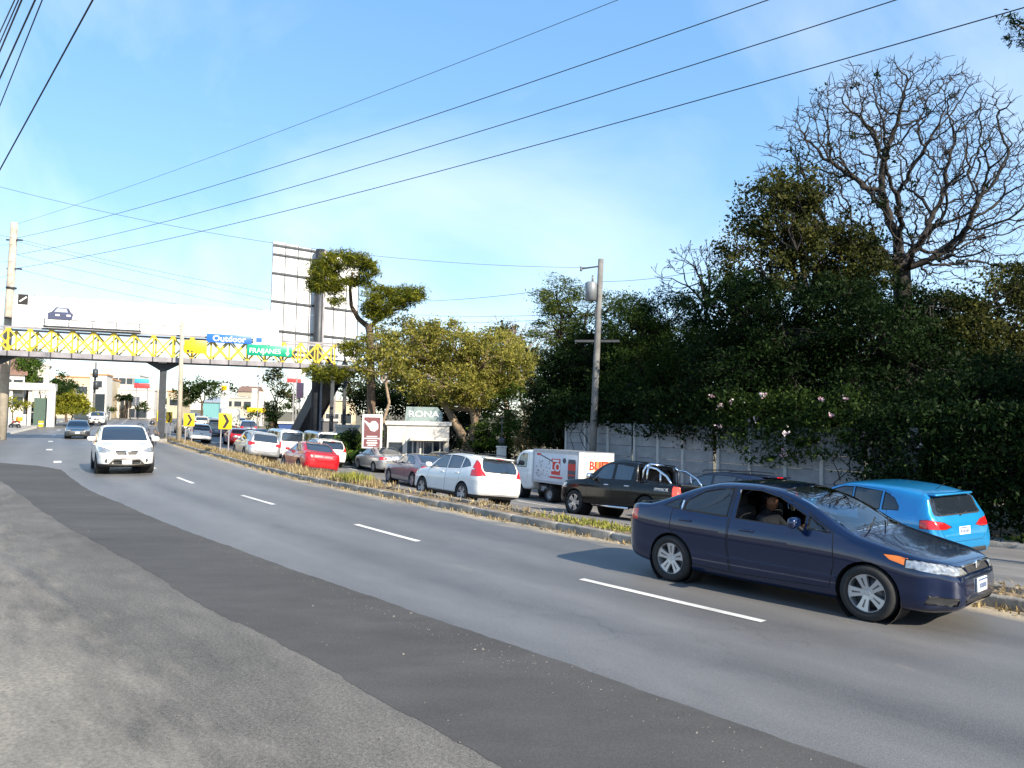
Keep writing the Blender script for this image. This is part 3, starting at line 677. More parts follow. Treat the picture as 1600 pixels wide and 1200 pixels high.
# ------------------------------------------------------------------ concrete slab wall
M_slab = mat('precast_slab', (.25, .265, .28), .9, var=.28, scale=1.3, bump=.3, bscale=14); M_post = mat('precast_post', (.40, .40, .39), .9, var=.2, scale=2)
WL = empty('slab_wall', road_pt(95, 13.5)); tag(WL, 'grey wall of stacked concrete slabs between posts under the hanging shrubs', 'wall')
wo = Vector(WL.location)
slab = MB().bbox((0, 0, 0), (1.385, .05, .452), .01).mesh('slab', M_slab)
pst = MB().bbox((0, 0, 1.66), (.13, .15, 3.35), .012).mesh('post', M_post)
s_w0, s_w1 = 87.6, 104.7; i = 0; s_ = s_w1
while s_ > s_w0:
    p0_ = road_pt(s_, 13.5); p1_ = road_pt(s_-1.5*(1+.0), 13.5)
    d_ = (p1_-p0_); d_.z = 0; yw = math.atan2(d_.y, d_.x); p1_ = p0_+d_.normalized()*1.5
    o = bpy.data.objects.new('post', pst); o.location = p0_-wo; o.rotation_euler.z = yw; link(o, WL)
    for r_ in range(7):
        o = bpy.data.objects.new('slab', slab); o.location = (p0_+p1_)/2-wo+Vector((0, 0, .22+r_*.464)); o.rotation_euler = (random.uniform(-.01, .01), 0, yw+random.uniform(-.006, .006)); o.location.z = p0_.z-wo.z+.22+r_*.464; link(o, WL)
    s_ -= 1.5*(s_-float(sv(p1_.x, p1_.y)[0][0]))/1.5 if s_-float(sv(p1_.x, p1_.y)[0][0]) > .5 else 1.2
# left return of the wall
dp = road_pt(104.7, 13.5); 
for k_ in range(4):
    for r_ in range(7):
        a_ = dp+Vector((.55, .83, 0))*1.5*(k_+.5); o = bpy.data.objects.new('slab', slab); o.location = a_-wo+Vector((0, 0, .22+r_*.464)); o.rotation_euler.z = math.atan2(.83, .55); link(o, WL)

# ------------------------------------------------------------------ chevron boards on the median
def chevron(px, py, ph, label, flip=False, yaw_off=0.0, v=.6, pw=.78):
    s_ = s_at_px(px, v); p = road_pt(s_, v); p.z = float(rise(p.y))+.1; c = at(px, py, p.y); h = ph*p.y/1200; w_ = h*pw
    e = empty('chevron_sign', p, math.atan2(c.y, c.x)-math.pi/2+yaw_off); tag(e, label, 'sign', 'chevron boards on the median')
    for xx in (-w_*.3, w_*.3): MB().box((xx, .04, (c.z-p.z+h*.4)/2), (.06, .05, c.z-p.z+h*.4)).build('post', M_grey, e)
    b = MB().bbox((0, 0, c.z-p.z), (w_, .03, h), .01).build('board', M_signy, e); z = c.z-p.z; g = 1 if not flip else -1
    MB().prism([(g*(-w_*.22), h*.42), (g*(w_*.02), h*.42), (g*w_*.30, 0), (g*(w_*.02), -h*.42), (g*(-w_*.22), -h*.42), (g*(w_*.06), 0)], .012, Matrix.Translation((0, -.022, z))).build('arrow', M_blk, b)
    return e
chevron(350, 658, 25, 'yellow chevron board on the median, nearest of the row')
chevron(294, 656, 20, 'yellow chevron board on the median, second of the row')
chevron(263, 652, 17, 'yellow chevron board edge-on right of the bridge column', False, R(50)); chevron(249, 650, 17, 'yellow chevron board edge-on left of the bridge column', False, R(50))

# ------------------------------------------------------------------ buildings
M_wallw = mat('plaster_white', (.58, .55, .50), .9, var=.12, scale=.7); M_wallc = mat('plaster_cream', (.52, .44, .31), .9, var=.12, scale=.7); M_roofb = mat('roof_brown', (.20, .12, .09), .9, var=.25, scale=3); M_trim = mat('trim_orange', (.55, .25, .10), .8, var=.2)
M_winw = mat('window_dark', (.03, .04, .05), .1, var=.2, spec=.8); M_tin = mat('tin_grey', (.40, .42, .44), .5, .3, var=.15); M_teal = mat('tin_teal', (.15, .35, .36), .6, var=.15); M_redp = mat('sign_red', (.55, .05, .05), .5, var=.1); M_cyan = mat('sign_cyan', (.05, .35, .6), .5, var=.1)
def house(name, label, x0, x1, ytop, depth, dd, wall, roof=None, rh=0.0, wins=(), door=None, zbase=None, cat='building', eave=.25, yaw=None):
    a = at(x0, ytop, depth); b = at(x1, ytop, depth); c = (a+b)/2; gb = float(gz(c.x, c.y)[0])-.1 if zbase is None else zbase
    w_ = (b-a).length; h_ = c.z-gb; yw = math.atan2(c.y, c.x)-math.pi/2 if yaw is None else yaw
    e = empty(name, (c.x, c.y, gb), yw); tag(e, label, cat)
    MB().box((0, dd/2, h_/2), (w_, dd, h_)).build('wall', wall, e)
    if roof == 'flat' or roof is None:
        MB().box((0, dd/2, h_+.10), (w_+eave, dd+eave, .22)).build('roof_edge', M_wallw if rh == 0 else M_trim, e)
    elif roof == 'gable':
        r_ = MB(); x = w_/2+eave; r_.add([(-x, -eave, h_), (x, -eave, h_), (x, dd+eave, h_), (-x, dd+eave, h_), (-x, dd/2, h_+rh), (x, dd/2, h_+rh)], [(0, 1, 5, 4), (2, 3, 4, 5), (0, 4, 3), (1, 2, 5), (0, 3, 2, 1)]); r_.build('roof', M_roofb, e)
    elif roof == 'shed':
        r_ = MB(); x = w_/2+eave; r_.add([(-x, -eave, h_), (x, -eave, h_), (x, dd+eave, h_+rh), (-x, dd+eave, h_+rh), (-x, -eave, h_-.12), (x, -eave, h_-.12), (x, dd+eave, h_+rh-.12), (-x, dd+eave, h_+rh-.12)], [(0, 1, 2, 3), (7, 6, 5, 4), (0, 4, 5, 1), (1, 5, 6, 2), (2, 6, 7, 3), (3, 7, 4, 0)]); r_.build('roof', M_tin, e)
    for u, v_, ww, wh in wins:
        f = MB()
        x = (u-.5)*w_; z = v_*h_; f.box((x, -.03, z+wh/2+.04), (ww+.16, .08, .08)).box((x, -.03, z-wh/2-.04), (ww+.16, .08, .08)).box((x-ww/2-.04, -.03, z), (.08, .08, wh)).box((x+ww/2+.04, -.03, z), (.08, .08, wh)); fo = f.build('window', M_wallw, e)
        MB().box((x, -.012, z), (ww, .03, wh)).build('pane', M_winw, fo)
    if door:
        u, ww, wh = door; MB().box(((u-.5)*w_, -.02, wh/2), (ww, .05, wh)).build('door', M_winw, e)
    return e, w_, h_
# kiosk with roof sign
e, w_, h_ = house('kiosk', 'low white kiosk with dark windows below the yellow tree', 606, 702, 664, 46, 3, M_wallw, 'flat', 0, [(.40, .50, .55, 1.0), (.50, .50, .55, 1.0), (.68, .52, 1.2, .95), (.83, .52, .6, .95)], (.14, .8, 1.9))
MB().box((w_*.18, -.55, h_*.72), (w_*.62, 1.1, .16)).build('canopy', M_wallw, e); MB().box((w_*.04, -.45, h_*.36), (.10, .10, h_*.72)).build('canopy_post', M_wallw, e); MB().box((0, -.35, h_*.20), (w_*.9, .12, h_*.32)).build('counter_wall', M_wallw, e)
c = at(662, 649, 46.8); rs = empty('roof_sign', c, math.atan2(c.y, c.x)-math.pi/2); tag(rs, 'grey green box sign with white letters on the kiosk roof', 'sign')
k_ = 46.8/1200; MB().prism([(-29*k_, -13*k_), (27*k_, -13*k_), (29*k_, -6*k_), (29*k_, 4*k_), (21*k_, 13*k_), (-27*k_, 13*k_)], .35).build('box', mat('sign_greygreen', (.22, .28, .27), .5, var=.1), rs); lettering('RONA', .52, M_ltr, rs, (0, -.19, .06), RX, sx=1.25, bold=.006)
for xx in (-.7, .7): MB().box((xx, 0, -.80), (.08, .08, .8)).build('leg', M_steel_d, rs)
# banner hung on the pine trunk
bd_ = 45.5; c = at(581.5, 674, bd_); bn = empty('banner', c, math.atan2(c.y, c.x)-math.pi/2); tag(bn, 'upright brown and white banner hung on the pine trunk', 'banner')
k_ = bd_/1200; MB().bbox((0, 0, 0), (31*k_, .04, 53*k_), .01).build('sheet', mat('banner_white', (.72, .70, .70), .6), bn); brn = mat('banner_brown', (.16, .055, .06), .6)
MB().box((0, -.026, 6*k_), (25*k_, .012, 32*k_)).build('brown_field', brn, bn); MB().box((0, -.026, -18*k_), (25*k_, .012, 12*k_)).build('brown_field', brn, bn)
MB().prism([(-12*k_, 14*k_), (-4*k_, 9*k_), (0, 13*k_), (5*k_, 13*k_), (9*k_, 8*k_), (9*k_, 1*k_), (4*k_, -3*k_), (-2*k_, -2*k_), (-5*k_, 3*k_), (-12*k_, 12*k_)], .012, Matrix.Translation((0, -.040, 3*k_))).build('printed_shape', M_ltr, bn)
for i, (z, wd) in enumerate(((-8, 16), (-11, 20), (-14.5, 15), (-18, 17), (-21.5, 13))): MB().box((0, -.040, z*k_), (wd*k_, .012, 1.4*k_)).build('printed_line', M_ltr, bn)
# gate pillar by the dark trees, hedge wall
c = at(783, 735, 40); gp = empty('gate_pillar', (c.x, c.y, float(gz(c.x, c.y)[0])+.1)); tag(gp, 'short white gate pillar before the dark trees', 'pillar'); hh = at(783, 699, 40).z-gp.location.z; MB().bbox((0, 0, hh/2), (.5, .5, hh), .02).build('shaft', M_wallw, gp); MB().bbox((0, 0, hh+.03), (.58, .58, .08), .02).build('cap', M_wallw, gp)
MB().tube([(0, 0, hh), (0, 0, hh+1.6)], .03, 6).build('lamp_rod', M_steel_d, gp); MB().bbox((0, 0, hh+.35), (.35, .2, .3), .05).build('lamp_box', M_steel_d, gp)
# houses right of the stairs
house('beige_house', 'pale house with a flat white roof behind the bridge stairs', 496, 556, 626, 74, 7, M_wallc, 'flat', 0, [(.4, .6, 1.2, .9), (.75, .6, 1.0, .9)])
house('grey_gate', 'dark grey gate and wall between the bridge stairs and the palms', 498, 527, 658, 66, .3, mat('gate_grey', (.10, .10, .11), .6), 'flat', 0, cat='gate')
house('pale_wall', 'low pale garden wall below the palms', 525, 560, 668, 60, .4, M_wallw, 'flat', 0, cat='wall')
house('blue_booth', 'small blue booth left of the bridge stairs', 436, 457, 662, 78, 2, mat('booth_blue', (.02, .06, .22), .6), 'flat', 0, cat='booth')
# far signs right of the bridge
for nm, lb, x0, x1, y0, y1, d_, m_ in (('white_sign', 'white sign with a pink disc below the right end of the footbridge', 451, 478, 570, 589, 84, M_pan), ('red_sign', 'red and white sign below the white sign by the bridge stairs', 449, 470, 591, 598, 84, M_redp), ('pink_sign', 'pink and white banner on the bridge stairs', 464, 474, 598, 622, 68, mat('banner_pink', (.6, .35, .45), .6)), ('pink_sign', 'pale pink board right of the stair columns', 497, 503, 596, 625, 70, mat('banner_pink', (.6, .35, .45), .6)), ('white_sign', 'small white board in front of the pine foliage', 520, 528, 594, 612, 72, M_pan)):
    a_ = at(x0, y0, d_); b_ = at(x1, y1, d_); c = (a_+b_)/2; gb = float(gz(c.x, c.y)[0]); e = empty(nm, (c.x, c.y, gb), math.atan2(c.y, c.x)-math.pi/2); tag(e, lb, 'sign')
    MB().bbox((0, 0, c.z-gb), (b_.x-a_.x, .08, a_.z-b_.z), .02).build('board', m_, e); MB().box((0, .08, (c.z-gb)/2), (.14, .1, c.z-gb)).build('post', M_grey, e)
# left group beyond the bridge
house('white_house', 'white house with a brown gabled roof at the far left', 4, 36, 586, 88, 8, M_wallw, 'gable', 3.2, [(.25, .80, 1.2, 1.4), (.72, .78, 1.0, 1.6), (.72, .5, 1.2, 1.0)], yaw=R(30))
house('white_block', 'white upper storey with a small window behind the entrance porch', 51, 76, 571, 96, 6, M_wallw, 'flat', 0, [(.45, .70, .9, 1.5), (.45, .3, 1.2, 1.2)], (.25, 1.2, 2.4), yaw=R(30))
q = at(48, 650, 88); gb = float(rise(q.y)); pr = empty('entrance_porch', (q.x, q.y, gb), R(25)); tag(pr, 'white entrance porch with slim columns and one thick pillar on the left side', 'porch')
k_ = 88/1200; zt2 = at(48, 604, 88).z-gb
MB().box((0, 1.0, zt2), (62*k_, 3.0, .8)).build('slab_roof', M_wallw, pr)
for xx, ww in ((-27, .3), (-2, .32), (27, .75)): MB().box((xx*k_, 0, zt2/2), (ww, ww, zt2)).build('column', M_wallw, pr)
MB().box((14*k_, .3, 1.7), (22*k_, .08, 3.2)).build('gate', mat('gate_green', (.05, .09, .07), .6), pr); MB().box((-14*k_, .5, .75), (24*k_, .15, 1.3)).build('low_wall', M_wallw, pr)
house('cream_building', 'cream building with an orange roof edge behind the left bushes', 92, 166, 590, 128, 14, M_wallc, 'flat', 1, [(.2, .7, 1.6, 1.2), (.5, .7, 1.6, 1.2), (.5, .4, 1.6, 1.2)], yaw=R(20))
house('white_tower', 'narrow white tower block with a dark arched door far down the road', 143, 166, 586, 118, 6, M_wallw, 'flat', 1, [(.5, .8, 1.0, 1.0)], (.62, 1.4, 4.2), yaw=R(20))
house('long_white_building', 'long white building with grey cornice and columns far down the road', 166, 212, 609, 140, 12, M_wallw, 'flat', 0, [(.12, .45, 1.0, 2.5), (.62, .40, 1.3, 4.0), (.76, .40, 1.3, 4.0), (.90, .40, 1.3, 4.0)], yaw=R(15))
house('grey_upper_building', 'pale grey upper building behind the long white one', 172, 216, 586, 165, 10, mat('plaster_grey', (.55, .55, .52), .9), 'flat', 0, [(.2, .85, 1.5, 1.3), (.45, .85, 1.5, 1.3), (.7, .85, 1.5, 1.3), (.9, .85, 1.2, 1.3)], yaw=R(15))
house('white_shop', 'white shop building with a plain signboard far down the road', 208, 240, 610, 136, 8, M_wallw, 'flat', 0, [(.3, .2, 3.0, 1.6)], yaw=R(15))
c = at(222, 599, 132); gb = float(rise(c.y)); e = empty('shop_sign', (c.x, c.y, gb), R(15)); tag(e, 'blue and red sign above the far shop front', 'sign'); z = c.z-gb; MB().bbox((0, 0, z+.4), (2.3, .2, .7), .05).build('blue_board', M_cyan, e); MB().bbox((0, 0, z-.42), (2.5, .2, .8), .05).build('red_board', M_redp, e); MB().box((-.9, .15, z/2), (.15, .15, z)).build('post', M_grey, e); MB().box((.9, .15, z/2), (.15, .15, z)).build('post', M_grey, e)
# middle group under the bridge
house('orange_roof_shop', 'far shop with an orange roof edge between the bridge column and the median pole', 262, 283, 612, 150, 8, M_wallc, 'flat', 1, [(.5, .6, 1.6, 1.2)], yaw=R(10))
house('teal_roof_house', 'far house with a teal metal wall behind the round tree', 318, 341, 628, 150, 8, M_teal, 'shed', 1.2, yaw=R(10))
house('pale_building', 'wide pale building far off behind the cargo truck', 340, 398, 622, 175, 10, mat('plaster_stone', (.50, .45, .37), .9), 'flat', 0, [(.3, .7, 1.6, 1.2), (.55, .7, 1.6, 1.2), (.8, .7, 1.6, 1.2)], yaw=R(5))
house('far_terrace', 'row of far houses on the slope below the footbridge', 372, 400, 612, 190, 8, mat('plaster_tan', (.42, .36, .28), .9), 'gable', 1.5, [(.3, .7, 1.5, 1.2), (.7, .7, 1.5, 1.2)], yaw=R(5))
for x0, lb in ((398, 'left'), (409, 'right')):
    house('white_pylon', 'tall white pylon far off, '+lb+' of the pair under the green sign', x0-4, x0+4, 609 if x0 < 400 else 614, 120, .8, M_wallw, 'flat', 0, cat='pylon', eave=.05)
c = at(352, 607, 140); gb = float(rise(c.y)); e = empty('sign_tower', (c.x, c.y, gb)); tag(e, 'white sign tower with a yellow panel far off above the cargo truck', 'sign'); z = c.z-gb; MB().box((0, 0, z/2), (1.3, .6, z)).build('tower', M_wallw, e); MB().bbox((0, -.36, z), (1.6, .3, 1.9), .05).build('panel', M_pan, e); MB().bbox((0, -.53, z+.1), (1.0, .06, .9), .05).build('yellow_panel', M_signy, e)
c = at(401, 641, 112); gb = float(gz(c.x, c.y)[0]); e = empty('yellow_canopy', (c.x, c.y, gb)); tag(e, 'yellow canopy at the roadside far off under the green sign', 'canopy'); z = c.z-gb; MB().bbox((0, 0, z), (2.2, 2.0, .7), .08).build('canopy', M_signy, e); MB().box((-.9, 0, z/2), (.1, .1, z)).build('post', M_grey, e); MB().box((.9, 0, z/2), (.1, .1, z)).build('post', M_grey, e)
# yellow drum at the porch kerb
c = at(64, 656, 84); dr_ = empty('yellow_drum', (c.x, c.y, float(gz(c.x, c.y)[0])+.15)); tag(dr_, 'yellow drum standing at the kerb by the porch', 'drum'); MB().lathe([(.02, .0), (.24, .0), (.25, .05), (.235, .22), (.25, .26), (.235, .42), (.25, .6), (.22, .64), (.02, .64)], 16, Matrix.Rotation(math.pi/2, 4, 'X')).build('drum', M_signy, dr_); MB().lathe([(.24, .28), (.258, .28), (.258, .38), (.24, .38)], 16, Matrix.Rotation(math.pi/2, 4, 'X')).build('band', M_ltr, dr_)
c = at(405, 570, 84); e = empty('diamond_sign', (c.x, c.y, float(gz(c.x, c.y)[0]))); tag(e, 'yellow diamond warning sign under the green sign', 'sign'); z = c.z-e.location.z; MB().prism([(0, .42), (.36, 0), (0, -.42), (-.36, 0)], .04, Matrix.Translation((0, 0, z))).build('plate', M_signy, e); MB().box((0, .06, z/2), (.07, .06, z)).build('post', M_grey, e)
# ------------------------------------------------------------------ trees and plants
M_bark = mat('bark_brown', (.11, .075, .05), .95, var=.35, scale=5, bump=.6, bscale=18); M_barkp = mat('bark_pale', (.30, .22, .15), .95, var=.35, scale=4, bump=.5, bscale=16); M_barkd = mat('bark_dark', (.030, .025, .022), .95, var=.3, scale=5, bump=.5, bscale=16)
LM = dict(
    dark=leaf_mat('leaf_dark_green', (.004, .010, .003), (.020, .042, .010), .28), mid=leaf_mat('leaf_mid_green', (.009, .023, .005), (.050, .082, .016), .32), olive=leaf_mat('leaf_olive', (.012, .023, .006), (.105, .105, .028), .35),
    yellow=leaf_mat('leaf_yellow_green', (.09, .105, .020), (.50, .45, .105), .5), lime=leaf_mat('leaf_lime', (.09, .11, .012), (.36, .34, .04), .4), pine=leaf_mat('needle_green', (.035, .055, .006), (.26, .26, .030), .35),
    feather=leaf_mat('leaf_feathery', (.030, .060, .014), (.17, .20, .040), .4), fresh=leaf_mat('leaf_fresh_green', (.03, .07, .012), (.14, .21, .035), .4), tan=leaf_mat('leaf_tan', (.10, .075, .035), (.30, .23, .10), .35), straw=M_straw)
def leaf_arrays(r, C, size, elong=1.9, droop=0.0, flat=0.0):
    """diamond leaves at points C; returns vertices, faces, tints"""
    n = len(C); a = r.normal(0, 1, (n, 3)); a[:, 2] = a[:, 2]*(1-flat)-droop; a /= np.linalg.norm(a, axis=1)[:, None]
    b = r.normal(0, 1, (n, 3)); b -= a*np.sum(a*b, 1)[:, None]; b /= np.linalg.norm(b, axis=1)[:, None]
    L_ = (size*np.clip(r.lognormal(-.08, .38, n), .35, 2.2))[:, None]; W_ = L_/elong*.5
    c = np.cross(a, b)*L_*.12
    v = np.stack([C-a*L_*.5, C+b*W_+c, C+a*L_*.5, C-b*W_+c], 1).reshape(-1, 3)
    f = np.arange(n*4).reshape(n, 4); return v, f
def ellipsoid_pts(r, c, rad, n, shell=.55):
    d = r.normal(0, 1, (n, 3)); d /= np.linalg.norm(d, axis=1)[:, None]; k = (shell**3+(1-shell**3)*r.uniform(0, 1, n))**(1/3); return np.array(c)+d*k[:, None]*np.array(rad)
def clump_leaves(r, cents, per, crad, size, elong=1.9, droop=0.0, flat=0.0, squash=.7):
    k = len(cents); C = np.repeat(cents, per, 0); cr = np.repeat(r.uniform(.6, 1.3, k)*crad, per)
    d = r.normal(0, .5, (k*per, 3)); d[:, 2] *= squash; P = C+d*cr[:, None]
    v, f = leaf_arrays(r, P, size, elong, droop, flat)
    t = np.clip(np.repeat(r.uniform(.15, .75, k), per)+r.normal(0, .18, k*per), 0, 1); return v, f, t
def crown_obj(name, parts, m_, parent, kind=None):
    V, F, T, o = [], [], [], 0
    for v, f, t in parts: V.append(v); F.append(f+o); T.append(t); o += len(v)
    ob = np_obj(name, np_mesh(name, np.concatenate(V), np.concatenate(F), m_, {'tint': ('FACE', np.concatenate(T))}), parent)
    if kind: ob['kind'] = kind
    return ob
def seg_mesh(name, segs, m_, sides=5):
    """tapered limbs: rows of p0, p1, r0, r1"""
    S = np.array(segs, float); p0, p1, r0, r1 = S[:, :3], S[:, 3:6], S[:, 6], S[:, 7]; t = p1-p0; t /= np.linalg.norm(t, axis=1)[:, None]+1e-9
    up_ = np.where(np.abs(t[:, 2:3]) < .9, np.array([[0, 0, 1.]]), np.array([[1., 0, 0]])); a = np.cross(t, up_); a /= np.linalg.norm(a, axis=1)[:, None]; b = np.cross(t, a)
    th = 2*np.pi*np.arange(sides)/sides; ring = a[:, None]*np.cos(th)[None, :, None]+b[:, None]*np.sin(th)[None, :, None]
    v = np.concatenate([p0[:, None]+ring*r0[:, None, None], p1[:, None]+ring*r1[:, None, None]], 1).reshape(-1, 3); n = len(S)
    base = np.arange(n)[:, None, None]*2*sides; j = np.arange(sides); f = np.stack([j, (j+1) % sides, sides+(j+1) % sides, sides+j], 1)[None]+base
    return np_mesh(name, v, f.reshape(-1, 4), m_, smooth=True)
def limb(segs, pts, r0, r1):
    k = len(pts)-1
    for i in range(k): segs.append((*pts[i], *pts[i+1], r0+(r1-r0)*i/k, r0+(r1-r0)*(i+1)/k))
def bend(r, a, b, amp, n=5):
    a = np.array(a, float); b = np.array(b, float); L_ = np.linalg.norm(b-a); o = [a+(b-a)*i/n+(r.normal(0, amp*L_, 3)*math.sin(math.pi*i/n) if 0 < i < n else 0) for i in range(n+1)]; return o
def E(px, py, rx, ry, depth, rd=None):
    c = at(px, py, depth); k = depth/1200; return np.array(c), (rx*k, rd if rd else (rx+ry)*.5*k, ry*k)
def gnd(px, depth, py=700):
    p = at(px, py, depth); return np.array((p.x, p.y, float(gz(p.x, p.y)[0])))

def tree(name, label, base, fork, ells, m_, dens=26, per=60, crad=.55, size=.16, bark=M_bark, r0=.22, group=None, shell=.5, twigs=True, seed=1, elong=1.9, droop=0., flat=0., cat='tree', squash=.7, trunk_pts=None):
    """trunk, limbs to every part of the crown, and a crown of leaf clumps"""
    r = np.random.default_rng(seed); e = empty(name, base); tag(e, label, cat, group); b = np.array(base, float); segs = []
    f = np.array(fork, float)
    if group == 'trees behind the slab wall': per = int(per*1.45); size *= .82
    if trunk_pts is None: limb(segs, bend(r, b-[0, 0, .2], f, .03), r0, r0*.7)
    else:
        for pts, ra, rb in trunk_pts: limb(segs, [np.array(p) for p in pts], ra, rb)
    parts = []
    for c, rad in ells:
        vol = rad[0]*rad[2]; k = max(4, int(dens*vol)); cents = ellipsoid_pts(r, c, rad, k, shell)
        parts.append(clump_leaves(r, cents, per, crad, size, elong, droop, flat, squash))
        if twigs:
            main = bend(r, f, c, .08); limb(segs, main, r0*.55, r0*.2)
            for q in cents[::3]: limb(segs, bend(r, main[r.integers(2, 6)], q, .10, 4), r0*.16, .012)
    for v, _, _ in parts: v -= b
    s_ = np.array(segs); s_[:, :3] -= b; s_[:, 3:6] -= b
    np_obj('trunk', seg_mesh('trunk', s_, bark, 7), e); crown_obj('crown', parts, m_, e); return e

# --- great half-bare tree on the right: branches grow towards points spread through its dome
def bare_tree():
    r = np.random.default_rng(23); D = 34.0; k_ = D/1200; base = gnd(1412, D); fork = np.array(at(1408, 420, D)); cen = np.array(at(1392, 315, D))
    n = 4200; d = r.normal(0, 1, (n, 3)); d /= np.linalg.norm(d, axis=1)[:, None]; u = (.18+.82*r.uniform(0, 1, n))**(1/2.4); P = cen+d*u[:, None]*np.array([218*k_, 4.8, 228*k_])
    P = P[(P[:, 2] > fork[2]-.6-.25*np.abs(P[:, 0]-fork[0])*0) & ((P[:, 2]-fork[2]) > -.05-.12*np.hypot(P[:, 0]-fork[0], P[:, 1]-fork[1]))]
    nodes = [fork]; par = [-1]; alive = np.ones(len(P), bool); best = np.linalg.norm(P-fork, axis=1); own = np.zeros(len(P), int); step = .26
    for it in range(110):
        idx = np.where(alive & (best < 9.0))[0]
        if not len(idx): break
        acc = {}
        for i in idx: acc.setdefault(own[i], []).append(i)
        new = []
        for o_, li in acc.items():
            v = P[li]-nodes[o_]; v /= np.linalg.norm(v, axis=1)[:, None]+1e-9; dv = v.mean(0)+r.normal(0, .22, 3); dv /= np.linalg.norm(dv)+1e-9; new.append((o_, nodes[o_]+dv*step))
        for o_, q in new:
            nodes.append(q); par.append(o_); dd = np.linalg.norm(P-q, axis=1); m_ = dd < best; best[m_] = dd[m_]; own[m_] = len(nodes)-1
        alive &= best > .30
        if len(nodes) > 14000: break
    N_ = len(nodes); nodes = np.array(nodes); par = np.array(par); acc2 = np.zeros(N_); rad = np.zeros(N_); kids = np.zeros(N_, int)
    for i in range(N_-1, -1, -1):
        rad[i] = max(.015, acc2[i]**(1/2.2)) if acc2[i] > 0 else .015
        if par[i] >= 0: acc2[par[i]] += rad[i]**2.2; kids[par[i]] += 1
    sc_ = min(1.0, .38/rad[0]); segs = []
    rr = np.maximum(rad*np.where(rad > .05, np.maximum(sc_, .045/np.maximum(rad, .045)), 1), .015)
    for i in range(1, N_): segs.append((*nodes[par[i]], *nodes[i], rr[par[i]] if kids[par[i]] < 2 else min(rr[par[i]], rr[i]*1.35), rr[i]))
    thin = np.where(rad < .03)[0]
    for i in thin:                                     # short twigs
        if i == 0: continue
        t = nodes[i]-nodes[par[i]]; t /= np.linalg.norm(t)+1e-9
        for _ in range(2 if kids[i] else 3):
            if r.uniform() < .5: dv = t+r.normal(0, .55, 3)+np.array([0, 0, .22]); dv /= np.linalg.norm(dv); q = nodes[i]+dv*r.uniform(.18, .5); segs.append((*nodes[i], *q, .014, .009))
    limb(segs, bend(r, base, fork, .012, 6), .48, .37)
    e = empty('bare_tree', base); tag(e, 'huge half-bare dark tree with fine twigs against the sky at the right', 'tree')
    S = np.array(segs); S[:, :3] -= base; S[:, 3:6] -= base
    np_obj('trunk', seg_mesh('trunk', S[S[:, 7] > .03], M_barkd, 6), e); o = np_obj('twigs', seg_mesh('twigs', S[S[:, 7] <= .03], M_barkd, 3), e); o['kind'] = 'stuff'
    cand = nodes[(rad < .07) & (rad > .02)]-base; pick = cand[r.choice(len(cand), 40, False)]; left = cand[(cand[:, 0] < (fork-base)[0]-1.0) & (cand[:, 2] < (cen-base)[2]+2.2)]
    parts = [clump_leaves(r, pick, 40, .28, .12)]
    if len(left) > 80: parts.append(clump_leaves(r, left[r.choice(len(left), 80, False)], 22, .4, .13))
    crown_obj('leaf_tufts', parts, LM['dark'], e); return len(segs)
print('bare tree segments', bare_tree())

# --- right hand wood behind the wall
G = 'trees behind the slab wall'
tree('broadleaf_tree', 'dense broadleaf tree with yellowish tips left of the bare tree', gnd(1265, 32), at(1262, 470, 32), [E(1215, 330, 75, 55, 32), E(1180, 420, 60, 70, 32), E(1290, 400, 90, 70, 32.5), E(1240, 300, 55, 35, 32), E(1340, 430, 60, 60, 32)], LM['olive'], 21, 56, .46, .18, M_barkd, .26, G, .5, seed=2, squash=.8)
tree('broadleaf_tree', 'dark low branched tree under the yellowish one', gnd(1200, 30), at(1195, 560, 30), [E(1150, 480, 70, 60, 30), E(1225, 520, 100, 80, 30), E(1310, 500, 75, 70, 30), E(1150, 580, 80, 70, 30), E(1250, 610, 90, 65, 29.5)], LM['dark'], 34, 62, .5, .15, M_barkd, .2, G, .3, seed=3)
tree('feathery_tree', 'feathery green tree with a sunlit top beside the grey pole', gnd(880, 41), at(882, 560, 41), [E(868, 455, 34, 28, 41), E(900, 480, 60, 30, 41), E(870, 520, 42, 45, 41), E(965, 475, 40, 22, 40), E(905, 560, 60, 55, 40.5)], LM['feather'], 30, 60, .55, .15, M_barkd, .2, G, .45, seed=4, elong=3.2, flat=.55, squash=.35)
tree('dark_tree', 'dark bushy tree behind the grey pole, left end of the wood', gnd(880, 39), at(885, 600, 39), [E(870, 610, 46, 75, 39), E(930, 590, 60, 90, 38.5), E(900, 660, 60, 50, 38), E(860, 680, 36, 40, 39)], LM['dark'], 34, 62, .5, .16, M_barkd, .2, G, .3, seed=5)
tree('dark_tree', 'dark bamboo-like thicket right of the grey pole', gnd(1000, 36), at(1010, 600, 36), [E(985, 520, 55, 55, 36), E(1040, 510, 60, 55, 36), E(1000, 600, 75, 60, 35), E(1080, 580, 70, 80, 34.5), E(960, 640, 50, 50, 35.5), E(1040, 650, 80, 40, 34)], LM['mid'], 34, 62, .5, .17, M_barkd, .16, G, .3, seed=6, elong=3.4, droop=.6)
tree('dark_tree', 'very dark tree below the bare tree at the right', gnd(1380, 29), at(1385, 540, 29), [E(1370, 540, 90, 80, 29), E(1400, 480, 75, 42, 31), E(1330, 450, 50, 40, 31.5), E(1440, 600, 95, 80, 28.5), E(1350, 640, 80, 70, 28), E(1460, 500, 60, 50, 30)], LM['dark'], 34, 62, .5, .14, M_barkd, .24, G, .3, seed=7)
